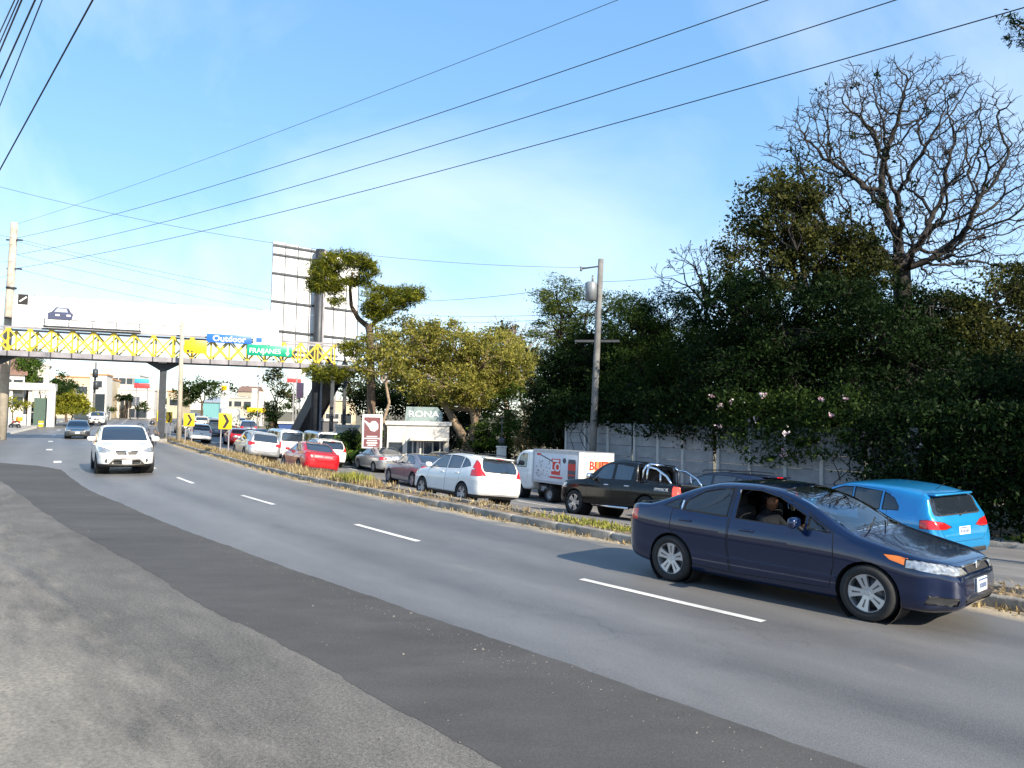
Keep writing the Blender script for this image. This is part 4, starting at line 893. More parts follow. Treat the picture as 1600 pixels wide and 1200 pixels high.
tree('olive_tree', 'tree with sunlit olive leaves near the right edge', gnd(1510, 30), at(1505, 600, 30), [E(1490, 510, 65, 45, 30), E(1560, 480, 60, 60, 30), E(1600, 440, 40, 40, 30.5), E(1540, 570, 60, 40, 29.5), E(1600, 560, 50, 70, 30)], LM['olive'], 30, 60, .5, .16, M_barkd, .2, G, .35, seed=8)
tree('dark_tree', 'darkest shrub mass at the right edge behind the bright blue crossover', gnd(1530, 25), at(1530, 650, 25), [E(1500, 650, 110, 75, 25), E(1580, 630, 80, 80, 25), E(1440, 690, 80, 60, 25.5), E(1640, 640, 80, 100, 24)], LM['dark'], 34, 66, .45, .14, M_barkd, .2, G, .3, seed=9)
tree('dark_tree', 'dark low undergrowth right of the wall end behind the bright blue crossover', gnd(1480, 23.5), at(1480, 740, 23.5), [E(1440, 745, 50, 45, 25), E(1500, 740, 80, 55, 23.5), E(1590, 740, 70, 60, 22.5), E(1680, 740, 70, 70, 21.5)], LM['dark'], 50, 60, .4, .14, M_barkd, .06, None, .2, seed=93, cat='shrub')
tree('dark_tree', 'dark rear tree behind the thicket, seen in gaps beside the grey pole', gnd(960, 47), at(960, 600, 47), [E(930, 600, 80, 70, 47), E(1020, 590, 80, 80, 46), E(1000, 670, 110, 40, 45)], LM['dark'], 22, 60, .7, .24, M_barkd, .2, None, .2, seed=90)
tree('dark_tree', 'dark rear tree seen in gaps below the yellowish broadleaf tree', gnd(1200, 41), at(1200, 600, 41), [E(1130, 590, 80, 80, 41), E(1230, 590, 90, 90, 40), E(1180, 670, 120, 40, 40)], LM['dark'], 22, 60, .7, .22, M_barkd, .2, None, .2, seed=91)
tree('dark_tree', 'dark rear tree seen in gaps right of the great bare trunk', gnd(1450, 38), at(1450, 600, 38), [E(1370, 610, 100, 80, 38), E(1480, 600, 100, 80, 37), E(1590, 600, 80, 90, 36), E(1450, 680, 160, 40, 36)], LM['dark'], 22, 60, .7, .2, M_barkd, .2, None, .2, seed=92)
def twiggy(name, label, px, y0, y1, depth, n, seed, spread=.5, ra=.07, lean=0.0, m_=M_barkd):
    r = np.random.default_rng(seed); base = gnd(px, depth, 700); segs = []
    def g(p, d, ln, ra_, lev):
        pts = [p]; q = p; dd = d
        for i in range(3): dd = dd+r.normal(0, .16, 3); dd[2] += .05; dd = dd/np.linalg.norm(dd); q = q+dd*ln/3; pts.append(q)
        limb(segs, pts, ra_, ra_*.6)
        if lev < 5:
            for _ in range(2 if lev else 3):
                ax = r.normal(0, 1, 3); nd = dd+ax*spread*.75; nd /= np.linalg.norm(nd); g(q if r.uniform() < .6 else pts[2], nd, ln*r.uniform(.55, .8), ra_*.55, lev+1)
    a = np.array(at(px, y0, depth)); top = np.array(at(px+lean, y1, depth)); limb(segs, bend(r, base, a, .03), ra*1.6, ra); d = (top-a)/np.linalg.norm(top-a)
    for _ in range(n): g(a, d+r.normal(0, spread*.6, 3), np.linalg.norm(top-a)*.42, ra, 0)
    e = empty(name, base); tag(e, label, 'tree'); S = np.array(segs); S[:, :3] -= base; S[:, 3:6] -= base; S[:, 6:8] = np.maximum(S[:, 6:8], .012); np_obj('trunk', seg_mesh('trunk', S, m_, 4), e); return e
twiggy('bare_shrub_tree', 'thin leafless grey tree rising between the wood and the broadleaf tree', 1105, 480, 375, 37, 5, 31, .55, .07, -30)
twiggy('bare_shrub_tree', 'pale leafless tree behind the yellow tree', 815, 600, 500, 66, 5, 32, .45, .08, 0, M_barkp)
# shrubs growing over the wall: each stretch its own plant
def hang(name, label, s0, s1, z_lo, z_hi, n, seed, m_, size=.14, vout=.5, flowers=0):
    r = np.random.default_rng(seed); k = n//36; S = r.uniform(s0, s1, k); u = r.uniform(0, 1, k)**.8; edge = np.interp(S, np.linspace(s0, s1, 9), r.uniform(z_lo-.35, z_lo+.4, 9))
    Z = edge+(z_hi-edge)*u; V = 13.5-r.uniform(-.3, vout, k)*np.sqrt(np.clip(1.15-u, 0, 1))-.1; X, Y, Zg = road_xyz(S, V); C = np.stack([X, Y, Zg+Z], 1); c0 = C.mean(0); c0[2] = Zg.mean()
    e = empty(name, c0); tag(e, label, 'shrub', 'shrubs hanging over the slab wall'); crown_obj('foliage', [clump_leaves(r, C-c0, 36, .42, size, 2.2, .5)], m_, e)
    segs = []
    for i in range(0, k, 9):
        limb(segs, bend(r, C[i]-c0, C[i]-c0+np.array([.2, .5, -r.uniform(.5, 1.6)]), .1, 4), .012, .02)
    np_obj('stem', seg_mesh('stem', segs, M_barkd, 4), e)['kind'] = 'stuff'
    if flowers:
        i = r.choice(k, flowers); P = (C-c0)[i]+np.array([-.25, -.3, 0])+r.normal(0, .12, (flowers, 3)); P = np.repeat(P, 7, 0)+r.normal(0, .05, (flowers*7, 3)); v, f = leaf_arrays(r, P, .10, 1.2); crown_obj('blossom', [(v, f, r.uniform(0, 1, len(f)))], leaf_mat('blossom_pink', (.55, .32, .40), (.75, .68, .68), .3), e)
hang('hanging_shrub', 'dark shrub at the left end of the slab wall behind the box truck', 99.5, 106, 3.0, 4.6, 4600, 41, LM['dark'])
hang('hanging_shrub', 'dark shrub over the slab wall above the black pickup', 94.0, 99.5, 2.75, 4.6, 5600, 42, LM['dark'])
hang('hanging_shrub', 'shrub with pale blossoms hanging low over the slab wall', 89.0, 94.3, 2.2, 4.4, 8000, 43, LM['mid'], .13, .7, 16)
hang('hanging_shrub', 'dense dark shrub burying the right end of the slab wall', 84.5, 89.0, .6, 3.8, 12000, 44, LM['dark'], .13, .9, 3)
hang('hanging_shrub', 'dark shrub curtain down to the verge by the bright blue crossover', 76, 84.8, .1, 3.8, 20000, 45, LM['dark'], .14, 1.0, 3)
grass('verge_grass', 7000, lambda r, n: (lambda S, V: np.stack([*road_xyz(S, V)], 1)+np.array([0, 0, .13]))(r.uniform(66, 84, n), r.uniform(12.5, 14.6, n)), .05, .22, M_gweed, 'rough grass on the verge at the right edge', 46, .016)
# conifer just outside the right edge, one branch in frame
def conifer():
    r = np.random.default_rng(51); b = gnd(1760, 21, 700); top = np.array(at(1760, -160, 21)); e = empty('conifer', b); tag(e, 'dark conifer whose branch tip enters at the upper right corner', 'tree'); segs = []; parts = []
    limb(segs, bend(r, b, top, .01), .22, .05)
    for i, (tx, ty) in enumerate(((1582, 36), (1590, 62), (1640, 10), (1690, -40), (1850, 20), (1900, 90), (1830, -60), (1660, 110), (1880, 160))):
        t = np.array(at(tx, ty, 21+(.8*(i % 3)-.6))); a = b+(top-b)*np.clip((t[2]-.5-b[2])/(top[2]-b[2]), .2, .98); pts = bend(r, a, t, .04, 6); limb(segs, pts, .06, .015)
        P = np.array(pts[2:]); P = np.repeat(P, 5, 0)+r.normal(0, .22, (len(P)*5, 3))*[1, 1, .4]; parts.append(clump_leaves(r, P-b, 40, .22, .14, 5, .2, .3, .4))
    S = np.array(segs); S[:, :3] -= b; S[:, 3:6] -= b; np_obj('trunk', seg_mesh('trunk', S, M_bark, 6), e); crown_obj('crown', parts, LM['dark'], e)
conifer()

# tall trees further along the wall, right of the frame: they shade the wood
for i, (s_, v_, h_) in enumerate(((73, 19.5, 13), (66, 21, 15), (58, 19, 14), (50, 21, 16), (42, 19, 14))):
    q = road_pt(s_, v_); q = np.array(q); k_ = lambda dx, dy, z, a, b_: (q+np.array([dx, dy, z]), (a, a, b_))
    tree('tall_tree', ('first', 'second', 'third', 'fourth', 'fifth')[i]+' tall dark tree along the wall beyond the right edge of the photo', q, q+np.array([0, 0, h_*.45]), [k_(0, 0, h_*.72, 4.2, 3.6), k_(2.5, -2, h_*.55, 3.4, 3.2), k_(-2, 1.8, h_*.5, 3.0, 2.8), k_(0, 0, h_*.3, 3.6, 3.0)], LM['dark'], 5, 46, 1.0, .42, M_barkd, .3, 'tall trees beyond the right edge', .2, seed=100+i)

# --- middle group
D = 52.0; A3 = lambda px, py, d=D: tuple(at(px, py, d))
tree('yellow_tree', 'spreading yellow green tree with forked pale trunk behind the white crossover', gnd(733, D), A3(735, 640), [E(640, 540, 66, 46, D), E(628, 585, 30, 22, D+1.5), E(700, 545, 60, 45, D), E(760, 560, 52, 50, D), E(690, 600, 70, 34, D-1), E(800, 575, 40, 50, D+1), E(745, 610, 40, 30, D-.5)], LM['yellow'], 30, 60, .52, .16, M_barkp, .30, None, .5, seed=12,
     trunk_pts=[([tuple(gnd(733, D)), A3(728, 690), A3(708, 655), A3(694, 630), A3(676, 610), A3(660, 585)], .36, .12), ([tuple(gnd(738, D)), A3(738, 690), A3(742, 660), A3(736, 630), A3(730, 590), A3(728, 560)], .34, .12), ([A3(742, 662), A3(752, 630), A3(760, 600), A3(770, 570)], .18, .08)])
tree('yellow_tree', 'smaller yellow green tree wrapped around the pine trunk', gnd(604, 47.5), at(603, 600, 47.5), [E(594, 540, 36, 30, 47.5, 1.2), E(578, 572, 26, 18, 47.3, .9), E(612, 572, 24, 18, 47.5, .9)], LM['yellow'], 26, 46, .45, .18, M_barkp, .12, None, .4, seed=112)
D = 50.0
pine_tr = [([tuple(gnd(580, 49)), A3(580, 650, 49), A3(580, 590, 49.3), A3(578, 520, 49.8), A3(576, 508, 50)], .31, .23), ([A3(577, 512), A3(560, 498), A3(549, 478), A3(547, 450), A3(551, 425)], .20, .08), ([A3(577, 512), A3(590, 500), A3(606, 488), A3(625, 482)], .18, .07), ([A3(549, 450), A3(530, 430), A3(505, 430)], .07, .03), ([A3(585, 503), A3(582, 490), A3(578, 480)], .08, .03), ([A3(578, 560, 49.4), A3(545, 575, 48.8), A3(510, 582, 48.5)], .09, .03)]
tree('pine_tree', 'crooked pine with two flat tufted crowns beside the billboard', gnd(580, 49), A3(580, 520), [E(505, 425, 26, 20, D), E(545, 408, 42, 16, D), E(520, 445, 30, 14, D), E(575, 425, 14, 24, D), E(600, 470, 38, 24, D), E(632, 462, 32, 16, D), E(590, 490, 22, 12, D), E(527, 470, 12, 8, D), E(512, 583, 36, 13, 48.5), E(550, 545, 22, 14, 48.5), E(495, 445, 16, 12, D), E(560, 440, 14, 12, D+.6), E(648, 458, 20, 9, D)], LM['pine'], 64, 54, .40, .26, M_bark, .2, None, .2, twigs=False, seed=13, elong=6, trunk_pts=pine_tr)
tree('green_tree', 'fresh green conifer-like tree right of the yellow tree', gnd(795, 52), at(795, 660, 52), [E(795, 640, 42, 42, 52), E(780, 590, 30, 36, 53), E(815, 680, 34, 26, 51), E(770, 680, 36, 26, 51)], LM['fresh'], 34, 56, .5, .15, M_bark, .18, None, .35, seed=14, elong=2.6, flat=.5, squash=.4)
tree('dark_tree', 'dark tree filling the gap below the yellow tree', gnd(650, 60), at(650, 640, 60), [E(640, 625, 60, 26, 60), E(720, 640, 60, 34, 58), E(590, 625, 40, 30, 60), E(690, 680, 60, 26, 58), E(760, 700, 50, 26, 52)], LM['dark'], 24, 56, .6, .2, M_barkd, .2, None, .3, seed=15)
tree('olive_tree', 'olive tree behind the yellow tree, further back', gnd(790, 70), at(790, 600, 70), [E(790, 545, 36, 36, 70), E(830, 580, 28, 36, 70), E(790, 518, 16, 14, 70), E(560, 600, 34, 24, 66)], LM['olive'], 20, 54, .6, .2, M_barkp, .2, None, .4, seed=16)
tree('tan_shrub', 'pale dry undergrowth between the green tree and the dark wood', gnd(832, 48), at(832, 680, 48), [E(834, 640, 18, 46, 48), E(826, 690, 26, 20, 47)], LM['tan'], 34, 50, .4, .13, M_barkp, .06, None, .3, seed=17, cat='shrub')
tree('hedge', 'yellow flowering hedge behind the silver saloon', gnd(605, 51.5), at(605, 712, 51.5), [E(585, 704, 26, 6, 51.5, .8), E(622, 709, 20, 9, 51, .8)], LM['lime'], 240, 46, .22, .10, M_barkd, .04, None, .2, seed=18, cat='hedge')
# palms and broad leaves by the banner
def fronds(name, label, base, n, ln, seed, m_, wd=.5, h0=1.2, cat='palm'):
    r = np.random.default_rng(seed); e = empty(name, base); tag(e, label, cat); b = np.zeros(3); segs = []; limb(segs, bend(r, [0, 0, -.2], [0, 0, h0], .03), .13, .10); np_obj('trunk', seg_mesh('trunk', segs, M_bark, 7), e)
    for i in range(n):
        a = 2*math.pi*i/n+r.uniform(-.3, .3); up_ = r.uniform(.2, 1.0); d = np.array([math.cos(a), math.sin(a), 0]); pts = []
        for t in np.linspace(0, 1, 9): pts.append(np.array([0, 0, h0])+d*ln*t*(.45+.45*(1-up_*.5))+np.array([0, 0, ln*(up_*t-(.55+.5*up_)*t*t)]))
        V, F = [], []; sd2 = np.array([-d[1], d[0], 0])
        for j in range(8):
            t = (j+.5)/8; w_ = wd*ln*.5*math.sin(math.pi*(.12+.85*t))
            for s2 in (-1, 1):
                p, q = pts[j], pts[j+1]; o = len(V); V += [p, p+(q-p)*.8, p+(q-p)*1.3+sd2*s2*w_-np.array([0, 0, w_*.45]), p+(q-p)*.6+sd2*s2*w_*.9-np.array([0, 0, w_*.40])]; F.append((o, o+1, o+2, o+3))
        ob = np_obj('frond', np_mesh('frond', np.array(V), np.array(F), m_, {'tint': ('FACE', np.clip(r.uniform(.2, .9)+r.normal(0, .1, len(F)), 0, 1))}), e)
for i, (px, d_, h_, ln, lb) in enumerate(((548, 52, 1.6, 2.3, 'tallest broad-leaved palm left of the banner'), (562, 50, .8, 1.9, 'broad-leaved palm close to the banner'), (534, 56, .9, 1.8, 'smaller palm at the left of the palms'), (598, 54, 2.0, 1.9, 'palm behind the banner on its right side'))):
    fronds('palm', lb, gnd(px, d_, 705), 13, ln, 60+i, LM['fresh'], .5, h_)
tree('dark_shrub', 'dark shrub below the palms', gnd(550, 51), at(550, 700, 51), [E(550, 695, 22, 26, 51)], LM['dark'], 40, 50, .4, .16, M_barkd, .06, None, .2, seed=19, cat='shrub')
# --- left and under the bridge
tree('green_tree', 'round green tree behind the white house on the left', gnd(43, 90, 660), at(43, 600, 90), [E(45, 572, 17, 22, 90), E(40, 590, 10, 18, 90), E(56, 560, 14, 12, 92)], LM['fresh'], 16, 60, .8, .26, M_bark, .25, None, .3, seed=20)
fronds('palm', 'tall palm beside the porch on the left', gnd(84, 100, 655), 14, 3.2, 71, LM['mid'], .35, 4.4)
tree('green_shrub', 'tall dark shrub under the left palm', gnd(86, 98, 655), at(86, 630, 98), [E(86, 612, 12, 24, 98), E(98, 618, 14, 20, 98)], LM['mid'], 9, 54, .8, .26, M_bark, .1, None, .3, seed=21, cat='shrub')
tree('green_shrub', 'sunlit green bushes along the left pavement', gnd(112, 94, 650), at(112, 640, 94), [E(94, 632, 15, 14, 94), E(113, 628, 18, 17, 94), E(131, 634, 14, 11, 94), E(108, 642, 28, 5, 92)], LM['lime'], 40, 54, .5, .20, M_bark, .08, None, .3, seed=22, cat='shrub')
tree('green_shrub', 'clipped yellow shrub on the entrance porch', gnd(62, 92, 650), at(62, 606, 92), [E(62, 600, 8, 9, 92)], LM['olive'], 20, 50, .5, .2, M_bark, .08, None, .3, seed=23, cat='shrub')
tree('round_tree', 'round topped green tree seen under the footbridge', gnd(316, 120, 650), at(316, 630, 120), [E(305, 605, 20, 16, 120), E(328, 608, 22, 13, 120), E(298, 622, 10, 10, 120)], LM['mid'], 8, 60, .9, .3, M_bark, .22, None, .3, seed=24)
tree('slender_tree', 'slender loose tree below the green sign', gnd(432, 88, 655), at(432, 630, 88), [E(425, 592, 18, 16, 88), E(442, 605, 12, 16, 88), E(430, 575, 14, 8, 88), E(458, 618, 12, 16, 92)], LM['olive'], 10, 52, .7, .24, M_bark, .14, None, .3, seed=25)
tree('clipped_bush', 'dark cone-shaped bush left of the bridge stairs', gnd(424, 80, 680), at(424, 670, 80), [E(424, 640, 15, 14, 80), E(426, 660, 11, 18, 80)], LM['dark'], 30, 56, .4, .18, M_bark, .1, None, .2, seed=26, cat='shrub')
tree('far_trees', 'dark treetops far off above the pale building', gnd(375, 210, 650), at(375, 625, 210), [E(360, 602, 10, 8, 210), E(375, 612, 14, 6, 210), E(392, 612, 10, 5, 210)], LM['mid'], 1.2, 60, 1.6, .6, M_bark, .2, None, .3, seed=27)
tree('far_trees', 'dark trees far off behind the left shop front', gnd(238, 190, 650), at(238, 630, 190), [E(238, 622, 8, 14, 190), E(262, 628, 10, 8, 190)], LM['mid'], 1.6, 60, 1.4, .5, M_bark, .2, None, .3, seed=28)
for i, px in enumerate((187, 196, 203)): tree('clipped_tree', ('left', 'middle', 'right')[i]+' small clipped tree before the long white building', gnd(px, 128, 650), at(px, 634, 128), [E(px, 622, 4.5, 6, 128)], LM['dark'], 26, 46, .5, .25, M_bark, .08, 'clipped trees', .2, seed=80+i)

tree('green_shrub', 'sunlit hedge below the white house at the far left', gnd(20, 82, 655), at(20, 645, 82), [E(12, 628, 12, 9, 82), E(34, 632, 12, 8, 82)], LM['lime'], 14, 54, .6, .22, M_bark, .08, None, .3, seed=120, cat='shrub')
tree('green_tree', 'dark green tree between the porch and the cream building', gnd(104, 108, 650), at(104, 620, 108), [E(100, 598, 16, 16, 108), E(114, 610, 12, 14, 108)], LM['mid'], 8, 56, .8, .28, M_bark, .18, None, .3, seed=121)
tree('green_shrub', 'low green hedge at the foot of the long white building', gnd(170, 120, 650), at(172, 640, 120), [E(172, 638, 8, 4, 120), E(222, 636, 14, 5, 126)], LM['mid'], 16, 50, .6, .25, M_bark, .06, None, .3, seed=122, cat='shrub')
tree('green_tree', 'green tree behind the median pole under the footbridge', gnd(280, 135, 650), at(280, 630, 135), [E(277, 618, 12, 12, 135), E(292, 626, 10, 8, 135)], LM['olive'], 6, 56, .9, .32, M_bark, .18, None, .3, seed=123)
tree('green_shrub', 'green bushes left of the cone-shaped bush', gnd(405, 100, 655), at(405, 650, 100), [E(398, 650, 10, 6, 100), E(452, 640, 14, 12, 92), E(385, 640, 8, 6, 118)], LM['mid'], 10, 50, .7, .24, M_bark, .06, None, .3, seed=124, cat='shrub')
# ------------------------------------------------------------------ vehicles
def pchip(xs, ys, x):
    xs = np.asarray(xs, float); ys = np.asarray(ys, float); h = np.diff(xs); dl = np.diff(ys)/h; m = np.zeros(len(xs))
    for i in range(1, len(xs)-1):
        if dl[i-1]*dl[i] > 0:
            w1 = 2*h[i]+h[i-1]; w2 = h[i]+2*h[i-1]; m[i] = (w1+w2)/(w1/dl[i-1]+w2/dl[i])
    m[0] = dl[0]; m[-1] = dl[-1]
    x = np.clip(np.asarray(x, float), xs[0], xs[-1]); i = np.clip(np.searchsorted(xs, x)-1, 0, len(h)-1); t = (x-xs[i])/h[i]
    return ((2*t**3-3*t*t+1)*ys[i]+(t**3-2*t*t+t)*h[i]*m[i]+(-2*t**3+3*t*t)*ys[i+1]+(t**3-t*t)*h[i]*m[i+1])
def sstep(a, b, x):
    t = min(1, max(0, (x-a)/(b-a))); return t*t*(3-2*t)
def section(pts, per):
    P = catmull(np.array(pts, float), per); return P

def loft(sp, per=3, ns=44):
    """car body shell from side and plan curves; d = metres back from the nose; returns bmesh with x forward"""
    Ln, W = sp['L'], sp['W']/2
    T = np.array(sp['top']); Bt = np.array(sp['belt']); Bo = np.array(sp['bot']); H = np.array(sp['plan']); RW = np.array(sp['roofw'])
    ex = np.array([0, .012, .03, .06, .1, .15]); ds = np.unique(np.concatenate([ex, np.linspace(.2, Ln-.2, ns), Ln-ex, np.array(sp.get('extra', []))]))
    bm = bmesh.new(); rings = []
    for d in ds:
        top = float(pchip(T[:, 0], T[:, 1], d)); belt = float(pchip(Bt[:, 0], Bt[:, 1], d)); bot = float(pchip(Bo[:, 0], Bo[:, 1], d))
        hw = W*float(pchip(H[:, 0], H[:, 1], d)); rw = W*float(pchip(RW[:, 0], RW[:, 1], d))
        belt = min(belt, top-.012); gh = top-belt; t = sstep(.05, .34, gh); hB = belt-bot
        rE = (1-t)*.88*hw+t*min(rw, .97*hw); tum = sp.get('shoulder', .945); mid = tum*hw*.52+rE*.48
        fl = sp.get('flat', 0.0)
        pts = [(0, bot), (.80*hw, bot), (.945*hw, bot+.05*min(1, hB/.3)), (.985*hw, bot+.22*hB), (hw*(1-.004), bot+.52*hB), (hw, bot+.70*hB), (.985*hw, bot+.86*hB), (tum*hw, belt),
               ((1-t)*.925*hw+t*mid, belt+(.35*(1-t)+.48*t)*gh), (rE, belt+((1-t)*.66+t*.87)*gh), (rE*.84, belt+((1-t)*.86+t*.965)*gh), (rE*.45, belt+((1-t)*.97+t*.995)*gh), (0, top)]
        half = section(pts, per)
        e = min(d, Ln-d); k = 1.0
        if e < .06: k = 1-.085*(1-math.sqrt(max(0, 1-(1-e/.06)**2)))
        cz = bot+.5*(top-bot)
        half = [(y*k, cz+(z-cz)*k) for y, z in half]
        full = [(y, z) for y, z in half]+[(-y, z) for y, z in half[-2:0:-1]]
        rings.append([bm.verts.new((Ln/2-d, y, z)) for y, z in full])
    n = len(rings[0])
    for a, b in zip(rings[:-1], rings[1:]):
        for j in range(n): bm.faces.new((a[j], a[(j+1) % n], b[(j+1) % n], b[j]))
    for r in (rings[0], rings[-1]):
        c = bm.verts.new(sum((v.co for v in r), Vector())/n)
        for j in range(n): bm.faces.new((r[j], r[(j+1) % n], c))
    bmesh.ops.recalc_face_normals(bm, faces=bm.faces)
    for f in bm.faces: f.smooth = True
    bm.normal_update(); return bm

def inside(poly, x, y):
    c = False; j = len(poly)-1
    for i in range(len(poly)):
        xi, yi = poly[i]; xj, yj = poly[j]
        if (yi > y) != (yj > y) and x < (xj-xi)*(y-yi)/(yj-yi)+xi: c = not c
        j = i
    return c
VIEWS = {'right': (0, 2, Vector((0, -1, 0))), 'left': (0, 2, Vector((0, 1, 0))), 'front': (1, 2, Vector((1, 0, 0))), 'rear': (1, 2, Vector((-1, 0, 0))), 'top': (0, 1, Vector((0, 0, 1)))}
def carve(bm, poly, view, nmin=.12, clip=(), rim=.0, sink=.0, keep=False):
    """cut the outline `poly`, drawn in one view of the car, out of the shell; returns the piece as a new bmesh"""
    a, b, dr = VIEWS[view]; third = ({0, 1, 2}-{a, b}).pop()
    xs = [p[0] for p in poly]; ys = [p[1] for p in poly]; bx = (min(xs)-.01, max(xs)+.01, min(ys)-.01, max(ys)+.01)
    def cand():
        o = []
        for f in bm.faces:
            if f.normal.dot(dr) < nmin: continue
            u = [v.co[a] for v in f.verts]; w_ = [v.co[b] for v in f.verts]
            if max(u) < bx[0] or min(u) > bx[1] or max(w_) < bx[2] or min(w_) > bx[3]: continue
            if view == 'right' and min(v.co.y for v in f.verts) > 0: continue
            if view == 'left' and max(v.co.y for v in f.verts) < 0: continue
            o.append(f)
        return o
    planes = []
    for i in range(len(poly)):
        p = Vector((0, 0, 0)); q = Vector((0, 0, 0)); p[a], p[b] = poly[i]; q[a], q[b] = poly[(i+1) % len(poly)]
        e = q-p
        if e.length < 1e-6: continue
        planes.append((p, e.cross(dr).normalized(), poly[i], poly[(i+1) % len(poly)]))
    for ax, val, sg in clip:
        p = Vector((0, 0, 0)); p[ax] = val; nn = Vector((0, 0, 0)); nn[ax] = 1; planes.append((p, nn, None, None))
    work = cand()
    for p, nn, e0, e1 in planes:
        fs = work
        if e0 is not None and len(poly) > 5:      # long outlines: only cut near that edge
            m = .05; lx, hx = min(e0[0], e1[0])-m, max(e0[0], e1[0])+m; ly, hy = min(e0[1], e1[1])-m, max(e0[1], e1[1])+m; fs = []; rest = []
            for f in work:
                u = [v.co[a] for v in f.verts]; w_ = [v.co[b] for v in f.verts]
                (rest if (max(u) < lx or min(u) > hx or max(w_) < ly or min(w_) > hy) else fs).append(f)
        else: rest = []
        if not fs: continue
        ed = {e for f in fs for e in f.edges}; vt = {v for f in fs for v in f.verts}
        r_ = bmesh.ops.bisect_plane(bm, geom=list(vt)+list(ed)+fs, dist=1e-5, plane_co=p, plane_no=nn)
        work = rest+[g for g in r_['geom'] if isinstance(g, bmesh.types.BMFace)]
    for f in work: f.normal_update()
    got = []
    for f in set(work):
        c = f.calc_center_median()
        if not inside(poly, c[a], c[b]): continue
        if any((c[ax]-val)*sg < 0 for ax, val, sg in clip): continue
        got.append(f)
    nb = bmesh.new(); mp = {}
    for f in got:
        vs_ = []
        for v in f.verts:
            if v not in mp: mp[v] = nb.verts.new(v.co)
            vs_.append(mp[v])
        try: nf = nb.faces.new(vs_); nf.smooth = True; nf.material_index = f.material_index
        except ValueError: pass
    if not keep: bmesh.ops.delete(bm, geom=got, context='FACES')
    nb.normal_update()
    if rim and nb.faces:
        r = bmesh.ops.inset_region(nb, faces=nb.faces[:], thickness=rim, depth=0, use_boundary=True, use_even_offset=True)
        for f in r['faces']: f.material_index = 1
        nb.normal_update()
    if sink:
        for v in nb.verts: v.co -= v.normal*sink
    return nb
def bm_mesh(bm, name, mats, free=True, sharp=40):
    m = bpy.data.meshes.new(name); bm.to_mesh(m)
    if free: bm.free()
    for a in (mats if isinstance(mats, (list, tuple)) else [mats]): m.materials.append(a)
    m.set_sharp_from_angle(angle=R(sharp)); return m

M_glass = mat('tinted_glass', (.012, .017, .024), .03, var=0, spec=.9)
M_glassb = mat('tinted_glass_blue', (.02, .03, .045), .03, var=0, spec=1.0, coat=.6)
M_rub = mat('black_rubber', (.015, .015, .016), .75, var=.2)
M_tyre = mat('tyre_rubber', (.018, .018, .019), .85, var=.25, scale=12, bump=.2)
M_plas = mat('black_plastic', (.022, .022, .024), .55, var=.15)
M_alloy = mat('alloy_silver', (.55, .56, .58), .28, .75, var=.05)
M_steel = mat('steel_wheel_grey', (.30, .31, .33), .4, .6, var=.1)
M_chrome = mat('chrome', (.75, .76, .78), .08, 1.0, var=0)
M_disc = mat('brake_disc', (.12, .12, .125), .4, .7, var=.1)
M_red = mat('tail_lamp_red', (.62, .012, .015), .12, var=.12, scale=18, coat=.8)
M_redd = mat('tail_lamp_lit', (.75, .03, .02), .12, var=.1, coat=.8, emit=(1, .06, .03, .9))
M_lens = mat('head_lamp_lens', (.46, .47, .47), .12, .55, var=.5, scale=22, coat=1.0)
M_amber = mat('amber_lens', (.80, .20, .02), .15, var=.1, coat=.8)
M_white_l = mat('clear_lens', (.75, .75, .74), .12, var=.1, coat=.8)
M_plate = mat('number_plate', (.80, .82, .84), .4, var=.06)
M_plateb = mat('number_plate_print', (.06, .10, .22), .5, var=0)
M_seat = mat('dark_upholstery', (.022, .022, .025), .85, var=.2)
M_dark = mat('under_black', (.008, .008, .008), .9, var=0)
M_refl = mat('lamp_reflector', (.72, .71, .66), .25, .15, var=.3, scale=14)
PAINTS = {}
def paint(name, col, metal=.25, rough=.32, dirt=.05):
    m = mat('car_paint_'+name, col, rough, metal, var=dirt, scale=3, coat=1.0); return m
PAINT_SLOT = mat('paint_slot', (.5, .5, .5), var=0)

class Model:
    """a vehicle: list of parts (name, mesh, local matrix, parent index)"""
    def __init__(s): s.parts = []
    def add(s, name, mesh, M=None, parent=None, label=None):
        s.parts.append((name, mesh, M or Matrix(), parent, label)); return len(s.parts)-1
    def place(s, name, label, cat, loc, yaw, pm, group=None, pitch=0.0, rollx=0.0, sub=None):
        root = empty(name, loc, yaw); root.rotation_euler = (rollx, pitch, yaw); tag(root, label, cat, group); obs = []
        for nm, me, M, pa, lb in s.parts:
            key = (me.name, pm.name)
            if any(x == PAINT_SLOT for x in me.materials):
                if key not in PAINTS:
                    c = me.copy()
                    for i, x in enumerate(c.materials):
                        if x == PAINT_SLOT: c.materials[i] = pm
                    PAINTS[key] = c
                me = PAINTS[key]
            o = bpy.data.objects.new(nm, me); o.matrix_local = M; link(o, root if pa is None else obs[pa])
            if lb: o['label'] = lb
            obs.append(o)
        return root

